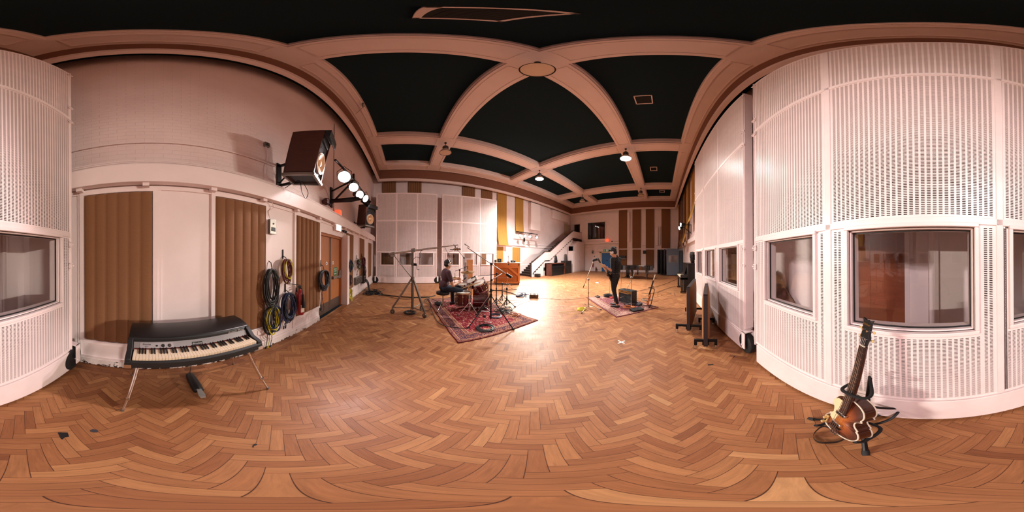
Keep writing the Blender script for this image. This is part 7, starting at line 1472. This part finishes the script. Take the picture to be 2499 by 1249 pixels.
# his guitar (neck towards the upper left of the view)
gf = V((-.6,-.35,.1)); gf = (gf-gdir*gf.dot(gdir)).normalized(); gx = gdir.cross(gf)
base = gbd-gdir*.17-gf*.01; T2 = thing('electric_guitar', 'dark electric guitar held by the guitarist with its neck pointing up', 'guitar', base); T2.rotation_euler = M4((gx, -gf, gdir)).transposed().to_euler()
Ln = (nut-base).length; b = MB(); b.prism([(p.x,p.y*.95) for p in o_], -.02, .02, ex=(1,0,0), ey=(0,0,1), ez=(0,1,0)); b.build('body', mat('dark_guitar_lacquer', '#1b1412', .2, coat=.5), T2, bevel=.004)
b = MB(); b.prism([(-.026,.28),(.026,.28),(.021,Ln),(-.021,Ln)], 0, .04, ex=(1,0,0), ey=(0,0,1), ez=(0,-1,0)); b.build('neck', mat('maple_edge', '#c9b290', .35), T2, bevel=.004)
b = MB(); b.prism([(-.021,Ln),(.021,Ln),(.042,Ln+.05),(.034,Ln+.17),(-.034,Ln+.17),(-.042,Ln+.05)], .008, .024, ex=(1,0,0), ey=(0,0,1), ez=(0,-1,0)); hd = b.build('headstock', LIDM, T2, bevel=.003)
for s in (-1, 1):
    for k in range(3): b = MB(); z = Ln+.05+.04*k; b.cyl((s*.035,-.016,z),(s*.06,-.016,z),.003,n=6); b.ell((s*.064,-.016,z),.009,.005,.007,10,6); b.build('tuner', CHROME, hd)
b = MB(); b.bx(-.04,.04,-.034,-.02,.09,.12); b.build('bridge', CHROME, T2); b = MB(); b.bx(-.04,.04,-.03,-.02,.2,.23); b.build('pickup', CHROME, T2)
zz = V((0,0,1)); nn = shR.lerp(neck0,.5); b = MB(); b.tube(smooth_path([base+gdir*.02, pel+fB*.15-lB*.1+zz*.12, nn+fB*.075+zz*.0, nn+zz*.062-fB*.0, nn-fB*.09-zz*.03, chest-fB*.130+zz*.04, chest-fB*.112+lB*.09-zz*.10, waist+lB*.163-fB*.03, waist+lB*.163+fB*.07, base+gdir*.36]), .007, 6); b.build('strap', mat('grey_strap', '#2b2826', .8), T2, world=True)
PW_CEIL, PW_S, PW_W, PW_E, EXPO = 2200, (340, 310, 290, 230, 160), (1000, 1000, 1000, 1000), (1100, 900), 0.05
# =====================================================================  LAMPS
def bell_lamp(label, x, y, lit, z=6.35, power=0, col=(1,.95,.90)):
    T = thing('ceiling_lamp', label, 'ceiling lamp', (x,y,z), 0, 'industrial bell lamps on the ceiling grid')
    b = MB(); b.cyl((0,0,.40),(0,0,ZB-z),.012,n=8); b.torus((0,0,.46), .035,.007,(0,1,0),14,6); b.cyl((0,0,ZB-z-.03),(0,0,ZB-z),.05,n=14); b.build('hanger', BLACKM, T)
    b = MB(); b.lathe([(.03,.42),(.10,.40),(.12,.36),(.12,.26),(.09,.22),(.05,.2)], 24); 
    for k in range(8): a = 2*pi*k/8; b.bar((.12*cos(a),.12*sin(a),.37),(.12*cos(a),.12*sin(a),.25),.01,.02)
    b.build('gear_housing', mat('lamp_housing', '#4a4642', .4, .6), T)
    b = MB(); b.lathe([(.06,.22),(.12,.19),(.2,.12),(.245,.03),(.25,0),(.244,0),(.238,.03),(.19,.115),(.11,.18),(.05,.2)], 36, caps=False); b.build('bell_shade', mat('aluminium_shade', '#bdb4aa', .35, .6), T)
    b = MB(); b.torus((0,0,0), .248, .008, (0,0,1), 40, 6); b.build('rim', BLACKM, T)
    b = MB(); b.lathe([(0,.012),(.236,.012)], 32); b.build('lens', mat('bell_lens_lit', '#ffffff', .3, emit='#fff8f0', estr=30) if lit else mat('bell_lens_dark', '#c8ab92', .3, spec=.8), T)
    if lit:
        l = bpy.data.lights.new('lamp_beam', 'SPOT'); l.energy = power; l.spot_size = R(136); l.spot_blend = .9; l.color = col; l.shadow_soft_size = .22
        o = bpy.data.objects.new('lamp_beam', l); COL.objects.link(o); o.location = (x,y,z-.01)
GXS, GYS = (-6.39,-1.53), (1.57,6.85,12.1)
bell_lamp('unlit bell lamp hanging from the beam crossing nearest overhead', GXS[1], GYS[0], False)
bell_lamp('unlit bell lamp hanging from the beam crossing above the drummer screens', GXS[0], GYS[0], False)
bell_lamp('lit bell lamp glowing over the orange piano side of the room', GXS[0], GYS[1], True, power=PW_CEIL*3.2)
bell_lamp('lit bell lamp glowing over the guitarist side of the room', GXS[1], GYS[1], True, power=PW_CEIL)
bell_lamp('unlit bell lamp farthest away on the stairs side of the ceiling', GXS[0], GYS[2], False)
bell_lamp('unlit bell lamp farthest away on the booth side of the ceiling', GXS[1], GYS[2], False)
# south bar
aims = [(.9,.15,.7), (1.1,1.8,.3), (.8,4.2,.2), (-3.0,3.6,.3), (-8,2.2,1.2)]
labs = ['brightest flood on the south bar, nearest the tilted loudspeaker', 'second flood along the south bar from the tilted loudspeaker', 'middle flood of the five on the south bar', 'fourth flood along the south bar from the tilted loudspeaker', 'last flood on the south bar above the far loudspeaker']
for k_, (p, a, l_, e) in enumerate(zip(PA, aims, labs, PW_S)): par(l_, p, a, e, 86, (1,.82,.83), .125 if k_ else .14, .30, GP, blend=1.0)
# west bar (shines over the drums and the floor)
for k, (y_, lab) in enumerate(((7.95,'first flood of the left side wall bar, next to the ochre hanging'), (8.45,'second flood of the left side wall bar from the ochre hanging'), (8.95,'third flood of the left side wall bar from the ochre hanging'), (9.75,'last flood of the left side wall bar, nearest the stairs'))):
    par(lab, (-9.35,y_,3.12), ((-4.2,3.6,0),(-3.4,4.6,0),(-4.6,5.2,0),(-3.2,6.4,0))[k], PW_W[k], 76, (1,.92,.80), .1, .28, 'floods on the left side wall bar', blend=.7)
for k, (p, a, lab) in enumerate((((1.12,9.45,3.42),(-9.8,6.5,2.0),'nearer flood on the right side wall bracket'), ((1.12,10.25,3.36),(-6.5,7.5,.5),'farther flood on the right side wall bracket'))):
    par(lab, p, a, PW_E[k], 95, (1,.90,.84), .12, .28, 'floods on the right side wall bracket')
# =====================================================================  CAMERA, WORLD, VIEW
cam = bpy.data.cameras.new('camera'); cam.type = 'PANO'
for tgt in (cam, getattr(cam, 'cycles', None)):
    try: tgt.panorama_type = 'EQUIRECTANGULAR'
    except Exception: pass
for tgt in (cam, getattr(cam, 'cycles', None)):
    try: tgt.latitude_min = -pi/2; tgt.latitude_max = pi/2; tgt.longitude_min = -pi; tgt.longitude_max = pi
    except Exception: pass
cam.clip_start = .02; cam.clip_end = 100
co = bpy.data.objects.new('camera', cam); COL.objects.link(co)
yaw = -(PW/2-PU0)*2*pi/PW                      # heading of the picture centre, left of +Y
co.matrix_world = M4.Translation((0,0,CZ)) @ M4.Rotation(PPIT, 4, 'X') @ M4.Rotation(yaw, 4, 'Z') @ M4.Rotation(pi/2, 4, 'X')
SC.camera = co
w = bpy.data.worlds.new('world'); SC.world = w; w.use_nodes = True
w.node_tree.nodes['Background'].inputs[0].default_value = (.01,.011,.013,1); w.node_tree.nodes['Background'].inputs[1].default_value = 1
SC.view_settings.view_transform = 'Standard'; SC.view_settings.look = 'None'; SC.view_settings.gamma = 1; SC.view_settings.use_curve_mapping = False; SC.view_settings.exposure = EXPO
SC.cycles.max_bounces = 8; SC.cycles.diffuse_bounces = 4; SC.cycles.glossy_bounces = 3; SC.cycles.transparent_max_bounces = 12; SC.cycles.caustics_reflective = False; SC.cycles.caustics_refractive = False; SC.cycles.sample_clamp_indirect = 6
